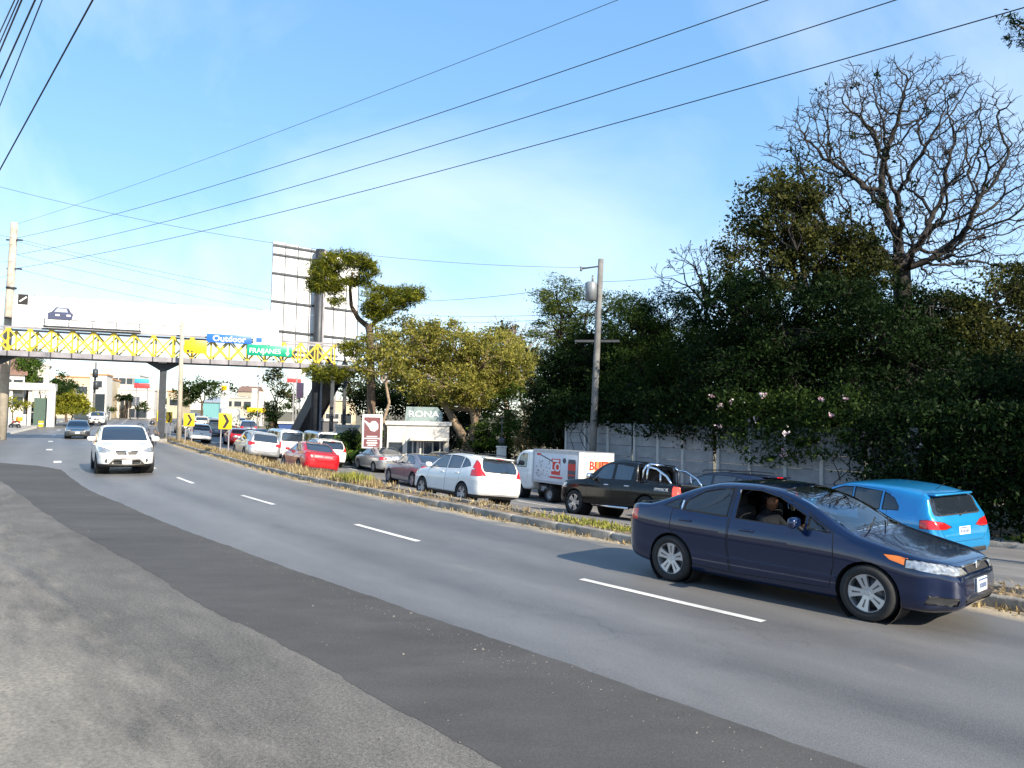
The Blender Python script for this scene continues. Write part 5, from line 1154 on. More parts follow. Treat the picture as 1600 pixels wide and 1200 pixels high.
def wheel_meshes(r, wd, style, nspoke=5):
    rr = r*.68
    ty = MB().lathe([(rr*.98, -wd*.40), (rr+.012, -wd*.5), (r-.035, -wd*.5), (r-.008, -wd*.40), (r, -wd*.22), (r, wd*.22), (r-.008, wd*.40), (r-.035, wd*.5), (rr+.012, wd*.5), (rr*.98, wd*.40)], 36).mesh('tyre', M_tyre)
    rim = MB().lathe([(rr*.99, -wd*.44), (rr, -wd*.40), (rr*.955, -wd*.40), (rr*.94, -wd*.25), (rr*.90, wd*.3)], 36)          # outward = -y
    y0 = -wd*.36
    if style == 'alloy':
        for i in range(nspoke):
            a = 2*math.pi*i/nspoke+.31; M = Matrix.Rotation(a, 4, 'Y')
            w0, w1 = rr*.20, rr*.34
            p = [(-w0*.9, rr*.14), (-w0*.95, rr*.40), (-w1*.78, rr*.78), (-w1*1.02, rr*.97), (w1*1.02, rr*.97), (w1*.78, rr*.78), (w0*.95, rr*.40), (w0*.9, rr*.14)]
            vs = []
            for sy, ins in ((0, 1.0), (.035, 1.08)):
                for x, z in p: vs.append(M @ Vector((x*ins, y0+sy+.020*(1-z/rr), z)))
            k = len(p); fs = [(0, 1, 6, 7), (1, 2, 5, 6), (2, 3, 4, 5)]
            rim.add(vs, fs+[(j, k+j, k+(j+1) % k, (j+1) % k) for j in range(k)])
            rim.add([M @ Vector((x, y0-.002+.020*(1-z/rr)+.001, z)) for x, z in ((-.006, rr*.36), (.006, rr*.36), (.012, rr*.80), (-.012, rr*.80))], [(0, 1, 2, 3)], 1)
        rim.lathe([(0.0, y0+.012), (rr*.13, y0+.012), (rr*.17, y0+.02), (rr*.24, y0+.03), (rr*.25, y0+.06)], 20)
    else:
        rim.lathe([(0, y0+.005), (rr*.22, y0+.005), (rr*.3, y0+.03), (rr*.55, y0+.02), (rr*.72, y0+.012), (rr*.90, y0+.05), (rr*.96, y0+.02)], 30)
    br = MB().lathe([(rr*.12, .0), (rr*.78, .0), (rr*.78, .02), (rr*.93, .06), (rr*.93, wd*.45), (0.01, wd*.45)], 24).mesh('brake_disc', [M_disc])
    mm = rim.mesh('rim', [M_alloy if style == 'alloy' else M_steel, M_disc])
    mm.set_sharp_from_angle(angle=R(35))
    return ty, mm, br
def add_wheels(md, axles, r, wd, track, style='alloy', ns=5):
    ty, rm, br = wheel_meshes(r, wd, style, ns)
    for x in axles:
        for sy in (-1, 1):
            M = Matrix.Translation((x, sy*(track-wd*.42), r)) @ (Matrix.Rotation(math.pi, 4, 'Z') if sy > 0 else Matrix()) @ Matrix.Rotation(random.uniform(0, 1.2), 4, 'Y')
            i = md.add('wheel', ty, M); md.add('rim', rm, None, i); md.add('brake_disc', br, None, i)

def circ(cx, cz, r, n=26, flat=None):
    return [(cx+r*math.cos(2*math.pi*i/n), cz+r*math.sin(2*math.pi*i/n)) for i in range(n)]
def surf_half(bm, x, z):
    """half width of the shell at side-view point"""
    best = 0
    for f in bm.faces:
        u = [v.co.x for v in f.verts]; w_ = [v.co.z for v in f.verts]
        if min(u) <= x <= max(u) and min(w_) <= z <= max(w_): best = max(best, max(abs(v.co.y) for v in f.verts))
    return best

def make_car(sp):
    """sp: curves plus outlines. All outlines use d (metres behind the nose) or y, and z"""
    md = Model(); Ln, W = sp['L'], sp['W']/2; X = lambda d: Ln/2-d
    bm = loft(sp, *sp.get("res", (3, 44)))
    side = lambda poly: [(X(d), z) for d, z in poly]
    r = sp['r']; axd = sp['axles']; pieces = []
    hy = {}
    for nm, d, z in sp.get('handles', []): hy[(d, z)] = surf_half(bm, X(d), z)
    for d, z in [sp.get('mirror', (0, 0))[:2]]: my = surf_half(bm, X(d), z+.0)
    # wheel openings
    for d in axd:
        for v in ('left', 'right'):
            p = carve(bm, circ(X(d), r*.98, r+sp.get('arch', .055)), v, .05, clip=[(1, W*.60*(1 if v == 'left' else -1), 1 if v == 'left' else -1)]); p.free()
    # lamps, grilles, glass cut first so that doors do not take them
    def put(nm, polys, view, mats, rim=.0, sink=.0, clip=(), nmin=.12, label=None, parent=None):
        out_ = []
        for po in polys:
            b2 = carve(bm, po, view, nmin, clip, rim, sink)
            if len(b2.faces): out_.append(md.add(nm, bm_mesh(b2, nm, mats), None, parent, label))
            else: b2.free()
        return out_
    for po in sp.get('head', []):
        xm = X(sp['head_back'])
        for s_ in (1, -1):
            hi = put('headlight', [[(y*s_, z) for y, z in po]], 'front', [sp.get('clear_head', M_lens), M_plas], .012, .004, [(0, xm, 1), (1, 0, s_)], -.25)
            if 'clear_head' in sp and hi:
                b3 = bmesh.new(); b3.from_mesh(md.parts[hi[0]][1]); b3.normal_update()
                for v in b3.verts: v.co -= v.normal*.045+Vector((.02, 0, 0))
                md.add('reflector', bm_mesh(b3, 'reflector', [M_refl, M_plas]), None, hi[0])
                for yy, zz, dd, rr in sp['bulbs']: md.add('lamp_bowl', MB().lathe([(.001, -.02), (rr*.5, -.018), (rr*.9, 0), (rr, .03), (rr*1.05, .05)], 16, Matrix.Translation((Ln/2-dd, yy*s_, zz)) @ Matrix.Rotation(-math.pi/2, 4, 'Z') @ Matrix.Rotation(math.pi, 4, 'X')).mesh('lamp_bowl', [M_chrome]), None, hi[0])
    for po, xm, mt, nm in sp.get('front_cuts', []):
        put(nm, [po], 'front', [mt, sp.get('trim', M_plas)], .018, .012, [(0, X(xm), 1)], .05)
    for po, d0, d1, mt in sp.get('corner', []):                     # amber corner lamps, drawn in side view
        put('indicator', [side(po)], 'right', [mt, M_plas], .006, .003, nmin=-.1); put('indicator', [side(po)], 'left', [mt, M_plas], .006, .003, nmin=-.1)
    for po, mt in sp.get('tail', []):                               # rear view outlines
        for s_ in (1, -1):
            put('tail_light', [[(y*s_, z) for y, z in po]], 'rear', [mt, M_plas], .008, .004, [(0, X(sp['tail_front']), -1), (1, 0, s_)], -.3)
    for po in sp.get('tail_side', []):
        put('tail_light', [side(po)], 'right', [M_red, M_plas], .008, .004, nmin=-.1); put('tail_light', [side(po)], 'left', [M_red, M_plas], .008, .004, nmin=-.1)
    for po, mt, nm in sp.get('rear_cuts', []):
        put(nm, [po], 'rear', [mt, M_plas], .012, .006, [(0, X(Ln*.75), -1)], .05)
    gl = sp.get('glass', M_glass)
    if 'windshield' in sp: put('windshield', [[(X(d), y) for d, y in sp['windshield']]], 'top', [sp.get('wind_mat', gl), M_rub], .022, .006)
    if 'rear_window' in sp: put('rear_window', [[(X(d), y) for d, y in sp['rear_window']]], 'top', [gl, M_rub], .022, .006, nmin=.02)
    if 'rear_window_r' in sp: put('rear_window', [sp['rear_window_r']], 'rear', [gl, M_rub], .022, .006, [(0, X(Ln*.6), -1)], .08)
    for po in sp.get('side_glass', []):
        for v in ('left', 'right'): put('window', [side(po)], v, [gl, M_rub], .016, .006, nmin=.05)
    openw = {'left': [], 'right': []}
    for po, v in sp.get('open_window', []):
        b2 = carve(bm, side(po), v, .05); 
        if v == 'left': md.add('window', bm_mesh(b2, 'window', sp['clear']), None, None)
        else: b2.free()
    # doors with their handles
    hs_ = {}
    for po in sp.get('doors', []):
        for v in ('left', 'right'):
            b2 = carve(bm, side(po), v, .04, rim=sp.get('gap', .008))
            di = md.add('door', bm_mesh(b2, 'door', [PAINT_SLOT, M_dark]), None, None)
            for nm, d, z in sp.get('handles', []):
                if inside(po, d, z):
                    s_ = 1 if v == 'left' else -1; yy = hy[(d, z)]
                    md.add('door_handle', MB().bbox((X(d), s_*(yy+.012), z), (.20, .035, .035), .014).mesh('door_handle', sp.get('handle_mat', PAINT_SLOT)), None, di)
    if 'boot' in sp:
        put('tailgate' if sp.get('hatch') else 'boot_lid', [sp['boot']], 'rear', [PAINT_SLOT, M_dark], .007, 0, [(0, X(sp.get('boot_front', Ln-.75)), -1)], .04)
    if 'bonnet' in sp: put('bonnet', [[(X(d), y) for d, y in sp['bonnet']]], 'top', [PAINT_SLOT, M_dark], .007, 0, nmin=.3)
    # lower cladding
    if sp.get('clad'):
        b2 = carve(bm, [(-Ln, -.1), (Ln, -.1), (Ln, sp['clad']), (-Ln, sp['clad'])], 'left', -2); 
        b2.free() if not len(b2.faces) else md.add('lower_cladding', bm_mesh(b2, 'lower_cladding', [M_plas]))
        b2 = carve(bm, [(-Ln, -.1), (Ln, -.1), (Ln, sp['clad']), (-Ln, sp['clad'])], 'right', -2)
        b2.free() if not len(b2.faces) else md.add('lower_cladding', bm_mesh(b2, 'lower_cladding', [M_plas]))
    md.add('body', bm_mesh(bm, 'body', [PAINT_SLOT, M_dark]))
    # wheel housings, sills of darkness under the car
    for d in axd:
        for s_ in (-1, 1):
            mb = MB().lathe([(.001, s_*W*.52), (r+.06, s_*W*.52), (r+.06, s_*W*.955)], 28, Matrix.Translation((X(d), 0, r*.98)))
            md.add('wheel_housing', mb.mesh('wheel_housing', M_dark))
    md.add('underbody', MB().box((0, 0, sp['bot'][2][1]+.10), (Ln*.86, W*1.3, .06)).mesh('underbody', M_dark))
    add_wheels(md, [X(d) for d in axd], r, sp.get('tw', .21), W*sp.get('track', .985), sp.get('rim', 'alloy'), sp.get('spokes', 5))
    # mirrors
    if 'mirror' in sp:
        d, z, k = sp['mirror']
        for s_ in (-1, 1):
            mb = MB().bbox((X(d)+.0, s_*(my+.13*k), z+.07*k), (.11*k, .21*k, .14*k), .05*k)
            i = md.add('wing_mirror', mb.mesh('wing_mirror', sp.get('mirror_mat', PAINT_SLOT)))
            md.add('mirror_arm', MB().bar((X(d)+.02, s_*(my-.02), z-.02*k), (X(d)+.01, s_*(my+.1*k), z+.04*k), .05*k, .03*k).mesh('mirror_arm', M_plas), None, i)
    for y, z, d in sp.get('plates', []):
        xx = X(d); sg = 1 if d < Ln/2 else -1
        i = md.add('number_plate', MB().bbox((xx, y, z), (.02, .31, .155), .006).mesh('number_plate', M_plate))
        mb = MB().box((xx+sg*.012, y, z+.055), (.004, .28, .02))
        for q in range(6): mb.box((xx+sg*.012, y-.105+q*.042, z-.01), (.004, .024, .055))
        md.add('plate_print', mb.mesh('plate_print', M_plateb), None, i)
    if sp.get('rails'):
        for s_ in (-1, 1):
            d0, d1, y, z = sp['rails']; mb = MB().tube([(X(d0), s_*y, z-.05), (X(d0+.08), s_*y, z), (X((d0+d1)/2), s_*y, z+.025), (X(d1-.08), s_*y, z-.01), (X(d1), s_*y, z-.07)], .017, 6)
            md.add('roof_rail', mb.mesh('roof_rail', sp.get('rail_mat', M_plas)))
    for nm, me in sp.get('more', lambda X, W: [])(X, W): md.add(nm, me)
    return md
def mirror_y(po): return [(d, -y) for d, y in reversed(po)]
def sym(po): return po+[(d, -y) for d, y in reversed(po)]
def symy(po): return po+[(-y, z) for y, z in reversed(po)]
PLAN = lambda L, nose=.66, tail=.74: [(0, nose), (.06, nose+.12), (.16, nose+.2), (.35, .945), (.8, .985), (1.3, 1.0), (L-1.2, 1.0), (L-.6, .975), (L-.22, .93), (L-.08, tail+.1), (L, tail)]

# --- compact saloon with a steep windscreen (the dark blue car in front)
L = 4.49
clear_glass = bpy.data.materials.new('clear_glass'); clear_glass.use_nodes = True
_t = clear_glass.node_tree; _t.nodes.clear(); _o = _t.nodes.new('ShaderNodeOutputMaterial'); _a = _t.nodes.new('ShaderNodeBsdfTransparent'); _g = _t.nodes.new('ShaderNodeBsdfGlossy'); _m = _t.nodes.new('ShaderNodeMixShader')
_a.inputs[0].default_value = (.55, .6, .62, 1); _g.inputs['Roughness'].default_value = .03; _m.inputs[0].default_value = .12
_t.links.new(_a.outputs[0], _m.inputs[1]); _t.links.new(_g.outputs[0], _m.inputs[2]); _t.links.new(_m.outputs[0], _o.inputs[0])
def screen_glass(name, tint, base=.10):
    m = bpy.data.materials.new(name); m.use_nodes = True; t = m.node_tree; t.nodes.clear(); o = t.nodes.new('ShaderNodeOutputMaterial'); a = t.nodes.new('ShaderNodeBsdfTransparent'); g = t.nodes.new('ShaderNodeBsdfGlossy'); x = t.nodes.new('ShaderNodeMixShader'); f = t.nodes.new('ShaderNodeFresnel'); ad = t.nodes.new('ShaderNodeMath'); ad.operation = 'ADD'; ad.use_clamp = True; ad.inputs[1].default_value = base
    a.inputs[0].default_value = tint; g.inputs['Roughness'].default_value = .02; f.inputs[0].default_value = 1.5
    t.links.new(f.outputs[0], ad.inputs[0]); t.links.new(ad.outputs[0], x.inputs[0]); t.links.new(a.outputs[0], x.inputs[1]); t.links.new(g.outputs[0], x.inputs[2]); t.links.new(x.outputs[0], o.inputs[0]); return m
wind_glass = screen_glass('windscreen_glass', (.42, .46, .48, 1), .14); lamp_glass = screen_glass('lamp_glass', (.92, .93, .93, 1), .06)
def civic_more(X, W):
    o = []
    mb = MB().bbox((X(.055), 0, .70), (.03, .86, .028), .01); o.append(('grille_bar', mb.mesh('grille_bar', M_chrome)))
    mb = MB().bbox((X(.035), 0, .685), (.03, .12, .095), .02); o.append(('badge', mb.mesh('badge', M_chrome)))
    mb = MB()
    for i in range(4): mb.box((X(.07), 0, .62+i*.022), (.01, .70, .006))
    o.append(('grille_slat', mb.mesh('grille_slat', M_plas)))
    # wipers
    mb = MB().tube([(X(1.03), -.55, .985), (X(1.12), -.15, 1.035), (X(1.20), .1, 1.075)], .009, 5).tube([(X(1.03), .05, 1.0), (X(1.14), .35, 1.03), (X(1.22), .52, 1.05)], .009, 5)
    o.append(('wiper', mb.mesh('wiper', M_plas)))
    # cabin
    mb = MB().box((X(2.6), 0, .33), (2.6, 1.45, .05)); o.append(('cabin_floor', mb.mesh('cabin_floor', M_seat)))
    for s_ in (-1, 1):
        mb = MB().bbox((X(2.45), s_*.37, .50), (.52, .50, .18), .06).bbox((X(2.76), s_*.37, .80), (.16, .48, .62), .07, M=None).bbox((X(2.80), s_*.37, 1.16), (.10, .26, .18), .045)
        o.append(('seat', mb.mesh('seat', M_seat)))
    mb = MB().bbox((X(3.45), 0, .52), (.55, 1.3, .2), .06).bbox((X(3.72), 0, .80), (.16, 1.25, .50), .07); o.append(('rear_seat', mb.mesh('rear_seat', M_seat)))
    mb = MB().bbox((X(1.62), 0, .80), (.5, 1.38, .22), .07); o.append(('dashboard', mb.mesh('dashboard', M_seat)))
    st = [(X(1.98)+.06*math.cos(a)*.35, .37+.18*math.sin(a), .87+.17*math.cos(a)) for a in np.linspace(0, 2*math.pi, 20)]
    o.append(('steering_wheel', MB().tube(st, .016, 6, cap=False).mesh('steering_wheel', M_plas)))
    # pale door pillar trim and chrome strips seen at the rear side glass
    for s_ in (-1, 1):
        mb = MB().bar((X(2.665), s_*.806, .965), (X(2.625), s_*.664, 1.335), .05, .012); o.append(('pillar_trim', mb.mesh('pillar_trim', mat('pillar_grey', (.42, .41, .38), .5))))
        mb = MB().bar((X(3.46), s_*.807, 1.0), (X(3.44), s_*.757, 1.13), .03, .012); o.append(('window_bar', mb.mesh('window_bar', M_chrome)))
    mb = MB()
    for s_ in (-1, 1): mb.bar((X(1.25), s_*.882, .44), (X(3.0), s_*.884, .46), .02, .03)
    o.append(('side_moulding', mb.mesh('side_moulding', PAINT_SLOT)))
    return o
CIVIC = make_car(dict(L=L, res=(4, 60), gap=.012, wind_mat=wind_glass, W=1.755, r=.316, axles=(.90, 3.60), tw=.21, arch=.045, track=.985, extra=[1.08, 3.98],
    top=[(0, .60), (.05, .685), (.14, .735), (.4, .80), (.8, .885), (1.06, .955), (1.2, 1.02), (1.5, 1.185), (1.85, 1.335), (2.15, 1.405), (2.5, 1.432), (2.9, 1.42), (3.25, 1.35), (3.6, 1.225), (3.9, 1.10), (4.05, 1.045), (4.3, 1.03), (4.42, 1.0), (4.49, .82)],
    belt=[(0, .55), (.1, .66), (.5, .76), (1.0, .87), (1.5, .915), (2.5, .945), (3.5, .985), (4.2, 1.0), (4.4, .94), (4.49, .75)],
    bot=[(0, .30), (.12, .21), (.6, .17), (2, .16), (3.8, .18), (4.35, .25), (4.49, .36)],
    plan=PLAN(L, .58, .72), roofw=[(0, .7), (1.2, .84), (2.0, .745), (2.6, .735), (3.4, .70), (4.0, .80), (4.49, .8)],
    head=[[(.36, .615), (.60, .60), (.85, .655), (.95, .70), (.95, .765), (.80, .755), (.60, .715), (.42, .69)]], head_back=.50,
    corner=[([(.44, .665), (.66, .725), (.74, .785), (.60, .785), (.42, .745)], 0, 0, M_amber)],
    front_cuts=[(symy([(-.36, .62), (-.34, .70)]), .5, M_plas, 'grille'), (symy([(-.42, .27), (-.46, .345)]), .5, M_plas, 'lower_intake'), ([(-.80, .29), (-.55, .28), (-.56, .37), (-.78, .385)], .6, M_plas, 'fog_lamp'), ([(.55, .28), (.80, .29), (.78, .385), (.56, .37)], .6, M_plas, 'fog_lamp')],
    tail=[([(.50, .80), (.95, .78), (.95, .96), (.52, .955)], M_red)], tail_front=4.20,
    windshield=sym([(1.10, .60), (1.14, .70), (1.6, .655), (2.02, .585), (2.06, .50), (2.08, .2)]),
    rear_window=sym([(3.12, .2), (3.15, .50), (3.2, .545), (3.93, .60), (4.0, .5), (4.03, .2)]),
    side_glass=[[(2.73, .985), (3.42, 1.01), (3.40, 1.135), (3.16, 1.27), (2.95, 1.32), (2.71, 1.345)], [(3.50, 1.015), (3.76, 1.03), (3.66, 1.09), (3.49, 1.16)], [(1.36, .945), (1.62, .955), (1.62, 1.10)]],
    open_window=[([(1.67, .96), (2.60, .982), (2.59, 1.345), (2.32, 1.345), (2.05, 1.285), (1.67, 1.10)], 'right'), ([(1.67, .96), (2.60, .982), (2.59, 1.345), (2.32, 1.345), (2.05, 1.285), (1.67, 1.10)], 'left')], clear=clear_glass,
    doors=[[(1.33, .30), (2.64, .27), (2.70, .6), (2.665, 1.375), (2.32, 1.385), (1.95, 1.30), (1.60, 1.13), (1.30, .95), (1.27, .6)], [(2.655, .27), (3.28, .29), (3.35, .42), (3.62, .72), (3.60, 1.0), (3.47, 1.155), (3.2, 1.30), (2.95, 1.36), (2.68, 1.375), (2.71, .6)]],
    handles=[('h', 2.42, .845), ('h', 3.36, .875)], mirror=(1.72, .955, 1.0), boot=symy([(-.62, .70), (-.60, 1.02)]), boot_front=4.1,
    bonnet=sym([(.22, .45), (.34, .62), (1.04, .73)]), plates=[(0, .47, -.012)], more=civic_more))

# --- generic saloon
L = 4.55
def sedan_more(X, W):
    return [('bumper_strip', MB().bbox((X(4.545), 0, .30), (.05, 1.2, .07), .02).mesh('bumper_strip', M_plas)), ('badge', MB().lathe([(.001, .0), (.05, .0), (.05, .02)], 14, Matrix.Translation((X(4.53), 0, .86)) @ Matrix.Rotation(math.pi/2, 4, 'Z')).mesh('badge', M_chrome))]
SEDAN = make_car(dict(L=L, W=1.76, r=.315, axles=(.90, 3.56), extra=[1.2, 3.9], glass=M_glassb,
    top=[(0, .58), (.06, .68), (.2, .75), (.6, .85), (1.1, .93), (1.3, 1.0), (1.6, 1.17), (1.95, 1.345), (2.25, 1.42), (2.6, 1.452), (3.0, 1.44), (3.3, 1.38), (3.6, 1.25), (3.86, 1.11), (3.98, 1.06), (4.3, 1.04), (4.47, .99), (4.55, .80)],
    belt=[(0, .55), (.1, .66), (.5, .78), (1.1, .88), (1.8, .92), (2.6, .945), (3.5, .975), (4.2, .985), (4.45, .93), (4.55, .72)],
    bot=[(0, .30), (.12, .22), (.6, .18), (2, .17), (3.8, .19), (4.4, .25), (4.55, .36)], plan=PLAN(L, .62, .74),
    roofw=[(0, .7), (1.2, .84), (2.0, .75), (2.6, .74), (3.4, .72), (4.0, .80), (4.55, .8)],
    head=[[(.42, .63), (.66, .62), (.95, .67), (.95, .78), (.70, .76), (.45, .71)]], head_back=.52,
    front_cuts=[(symy([(-.38, .63), (-.40, .73)]), .5, M_chrome, 'grille'), (symy([(-.5, .27), (-.54, .38)]), .5, M_plas, 'lower_intake')],
    tail=[([(.42, .80), (.95, .76), (.95, .95), (.60, .955), (.42, .90)], M_red)], tail_front=4.28,
    windshield=sym([(1.28, .60), (1.32, .70), (1.7, .66), (2.1, .59), (2.15, .50), (2.17, .2)]), rear_window=sym([(3.14, .2), (3.16, .50), (3.22, .55), (3.84, .62), (3.90, .5), (3.93, .2)]),
    side_glass=[[(1.68, .96), (2.60, .98), (2.60, 1.36), (2.32, 1.365), (2.08, 1.30)], [(2.70, .985), (3.35, 1.0), (3.36, 1.16), (3.15, 1.30), (2.70, 1.365)], [(3.42, 1.005), (3.62, 1.015), (3.44, 1.13)]],
    doors=[[(1.40, .28), (2.62, .27), (2.66, .6), (2.65, 1.39), (2.32, 1.40), (1.98, 1.31), (1.55, 1.06), (1.36, .9), (1.34, .6)], [(2.64, .27), (3.22, .29), (3.30, .42), (3.58, .74), (3.62, 1.02), (3.45, 1.18), (3.2, 1.335), (2.67, 1.395), (2.68, .6)]],
    handles=[('h', 2.42, .84), ('h', 3.34, .86)], mirror=(1.72, .95, 1.0), boot=symy([(-.60, .68), (-.58, 1.03)]), boot_front=4.1, plates=[(0, .50, -.012), (0, .76, 4.525)], more=sedan_more))

# --- tall compact estate car, sloping rear (white)
L = 4.53
SUVPLAN = lambda L: [(0, .62), (.06, .74), (.16, .83), (.35, .93), (.8, .985), (1.3, 1.0), (L-1.0, 1.0), (L-.45, .985), (L-.18, .95), (L-.06, .88), (L, .80)]
CRV = make_car(dict(L=L, W=1.82, r=.345, axles=(.92, 3.54), tw=.225, arch=.06, clad=.36, extra=[1.1, 4.2], glass=M_glassb, shoulder=.95,
    top=[(0, .66), (.05, .80), (.15, .90), (.5, 1.0), (1.0, 1.07), (1.12, 1.12), (1.5, 1.34), (1.85, 1.53), (2.15, 1.62), (2.6, 1.655), (3.3, 1.645), (3.9, 1.59), (4.12, 1.55), (4.26, 1.40), (4.38, 1.15), (4.46, 1.0), (4.51, .82), (4.53, .66)],
    belt=[(0, .60), (.1, .78), (.5, .93), (1.0, 1.01), (1.7, 1.05), (2.6, 1.07), (3.4, 1.11), (4.0, 1.15), (4.35, 1.08), (4.53, .6)],
    bot=[(0, .38), (.12, .28), (.6, .23), (2, .22), (3.9, .24), (4.35, .30), (4.53, .42)], plan=SUVPLAN(L), roofw=[(0, .7), (1.2, .86), (2.0, .78), (2.6, .77), (3.6, .75), (4.15, .72), (4.4, .80), (4.53, .8)],
    head=[[(.48, .76), (.70, .74), (.96, .80), (.96, .93), (.72, .90), (.5, .84)]], head_back=.55, front_cuts=[(symy([(-.46, .74), (-.46, .86)]), .5, M_plas, 'grille'), (symy([(-.5, .36), (-.56, .52)]), .5, M_plas, 'lower_intake')],
    tail=[([(.60, .98), (.93, .93), (.95, 1.06), (.84, 1.16), (.80, 1.44), (.705, 1.47), (.72, 1.18)], M_red)], tail_front=3.98,
    windshield=sym([(1.14, .62), (1.18, .74), (1.6, .70), (2.0, .63), (2.06, .54), (2.08, .2)]), rear_window_r=symy([(-.58, 1.10), (-.66, 1.13), (-.68, 1.24), (-.62, 1.46), (-.54, 1.50)]),
    side_glass=[[(1.42, 1.10), (2.42, 1.115), (2.42, 1.555), (2.12, 1.54), (1.85, 1.46)], [(2.50, 1.12), (3.28, 1.15), (3.30, 1.52), (2.90, 1.555), (2.50, 1.56)], [(3.36, 1.155), (3.86, 1.24), (3.78, 1.34), (3.60, 1.45), (3.36, 1.515)]],
    doors=[[(1.32, .38), (2.44, .37), (2.46, 1.60), (2.1, 1.585), (1.78, 1.48), (1.36, 1.17), (1.28, .8)], [(2.455, .37), (3.06, .38), (3.14, .5), (3.34, .85), (3.36, 1.55), (2.9, 1.60), (2.475, 1.605)]],
    handles=[('h', 2.24, .97), ('h', 3.18, .99)], handle_mat=PAINT_SLOT, mirror=(1.48, 1.08, 1.15), hatch=True, boot=symy([(-.55, .52), (-.66, .70), (-.66, 1.0), (-.66, 1.5), (-.55, 1.60)]), boot_front=4.0,
    plates=[(0, .60, -.012), (0, .82, 4.505)], rails=(1.95, 3.75, .64, 1.69),
    more=lambda X, W: [('rear_wiper', MB().tube([(X(4.44), 0, 1.10), (X(4.41), -.28, 1.16)], .012, 5).mesh('rear_wiper', M_plas)), ('spoiler', MB().bbox((X(4.17), 0, 1.56), (.26, 1.16, .045), .02).mesh('spoiler', PAINT_SLOT)), ('stop_lamp', MB().bbox((X(4.305), 0, 1.55), (.02, .30, .025), .008).mesh('stop_lamp', M_red))]))

# --- compact crossover (bright blue)
L = 4.30
ASX = make_car(dict(L=L, W=1.79, r=.34, axles=(.86, 3.53), tw=.22, arch=.06, extra=[1.1, 3.9], glass=M_glass, shoulder=.945,
    top=[(0, .66), (.05, .80), (.15, .90), (.5, .98), (.95, 1.05), (1.08, 1.11), (1.45, 1.33), (1.8, 1.50), (2.1, 1.585), (2.6, 1.615), (3.2, 1.595), (3.75, 1.53), (3.98, 1.47), (4.10, 1.20), (4.20, 1.05), (4.27, .90), (4.30, .70)],
    belt=[(0, .60), (.1, .78), (.5, .92), (1.0, .99), (1.7, 1.03), (2.6, 1.06), (3.4, 1.09), (3.9, 1.10), (4.15, 1.0), (4.30, .6)],
    bot=[(0, .38), (.12, .28), (.6, .23), (2, .22), (3.7, .24), (4.15, .29), (4.30, .42)], plan=SUVPLAN(L), roofw=[(0, .7), (1.2, .86), (2.0, .78), (2.6, .77), (3.4, .74), (3.95, .70), (4.15, .80), (4.30, .8)],
    head=[[(.5, .74), (.70, .72), (.95, .80), (.95, .93), (.72, .88)]], head_back=.6, front_cuts=[(symy([(-.5, .42), (-.42, .86)]), .5, M_plas, 'grille')],
    tail=[([(.34, .885), (.50, .845), (.93, .86), (.95, 1.0), (.80, 1.035), (.50, .975)], M_red)], tail_front=3.98,
    windshield=sym([(1.12, .62), (1.16, .72), (1.6, .68), (1.96, .62), (2.0, .54), (2.02, .2)]), rear_window_r=symy([(-.56, 1.09), (-.655, 1.12), (-.60, 1.40), (-.52, 1.43)]),
    side_glass=[[(1.42, 1.08), (2.34, 1.10), (2.34, 1.51), (2.08, 1.50), (1.82, 1.42)], [(2.40, 1.105), (3.06, 1.125), (3.06, 1.48), (2.40, 1.515)], [(3.12, 1.13), (3.50, 1.14), (3.50, 1.22), (3.36, 1.38), (3.12, 1.475)]],
    doors=[[(1.30, .36), (2.35, .35), (2.37, 1.55), (2.06, 1.54), (1.76, 1.45), (1.34, 1.14), (1.26, .8)], [(2.365, .35), (2.98, .36), (3.06, .48), (3.24, .85), (3.26, 1.46), (3.08, 1.52), (2.385, 1.55)]],
    handles=[('h', 2.16, .93), ('h', 3.06, .95)], mirror=(1.46, 1.06, 1.1), hatch=True, boot=symy([(-.50, .60), (-.62, .80), (-.64, 1.1), (-.62, 1.46), (-.5, 1.54)]), boot_front=3.85, plates=[(0, .60, -.012), (.0, .80, 4.285)], rails=None,
    more=lambda X, W: [('spoiler', MB().bbox((X(3.99), 0, 1.475), (.22, 1.06, .04), .02).mesh('spoiler', PAINT_SLOT)), ('antenna', MB().tube([(X(3.7), 0, 1.53), (X(3.9), 0, 1.66)], .006, 5).mesh('antenna', M_plas)),
        ('rear_wiper', MB().tube([(X(4.19), 0, 1.07), (X(4.15), -.26, 1.13)], .012, 5).mesh('rear_wiper', M_plas)), ('bumper_trim', MB().bbox((X(4.285), 0, .42), (.06, 1.15, .10), .03).mesh('bumper_trim', M_plas)),
        ('reflector', MB().bbox((X(4.26), .62, .52), (.05, .12, .04), .01).bbox((X(4.26), -.62, .52), (.05, .12, .04), .01).mesh('reflector', M_red))]))

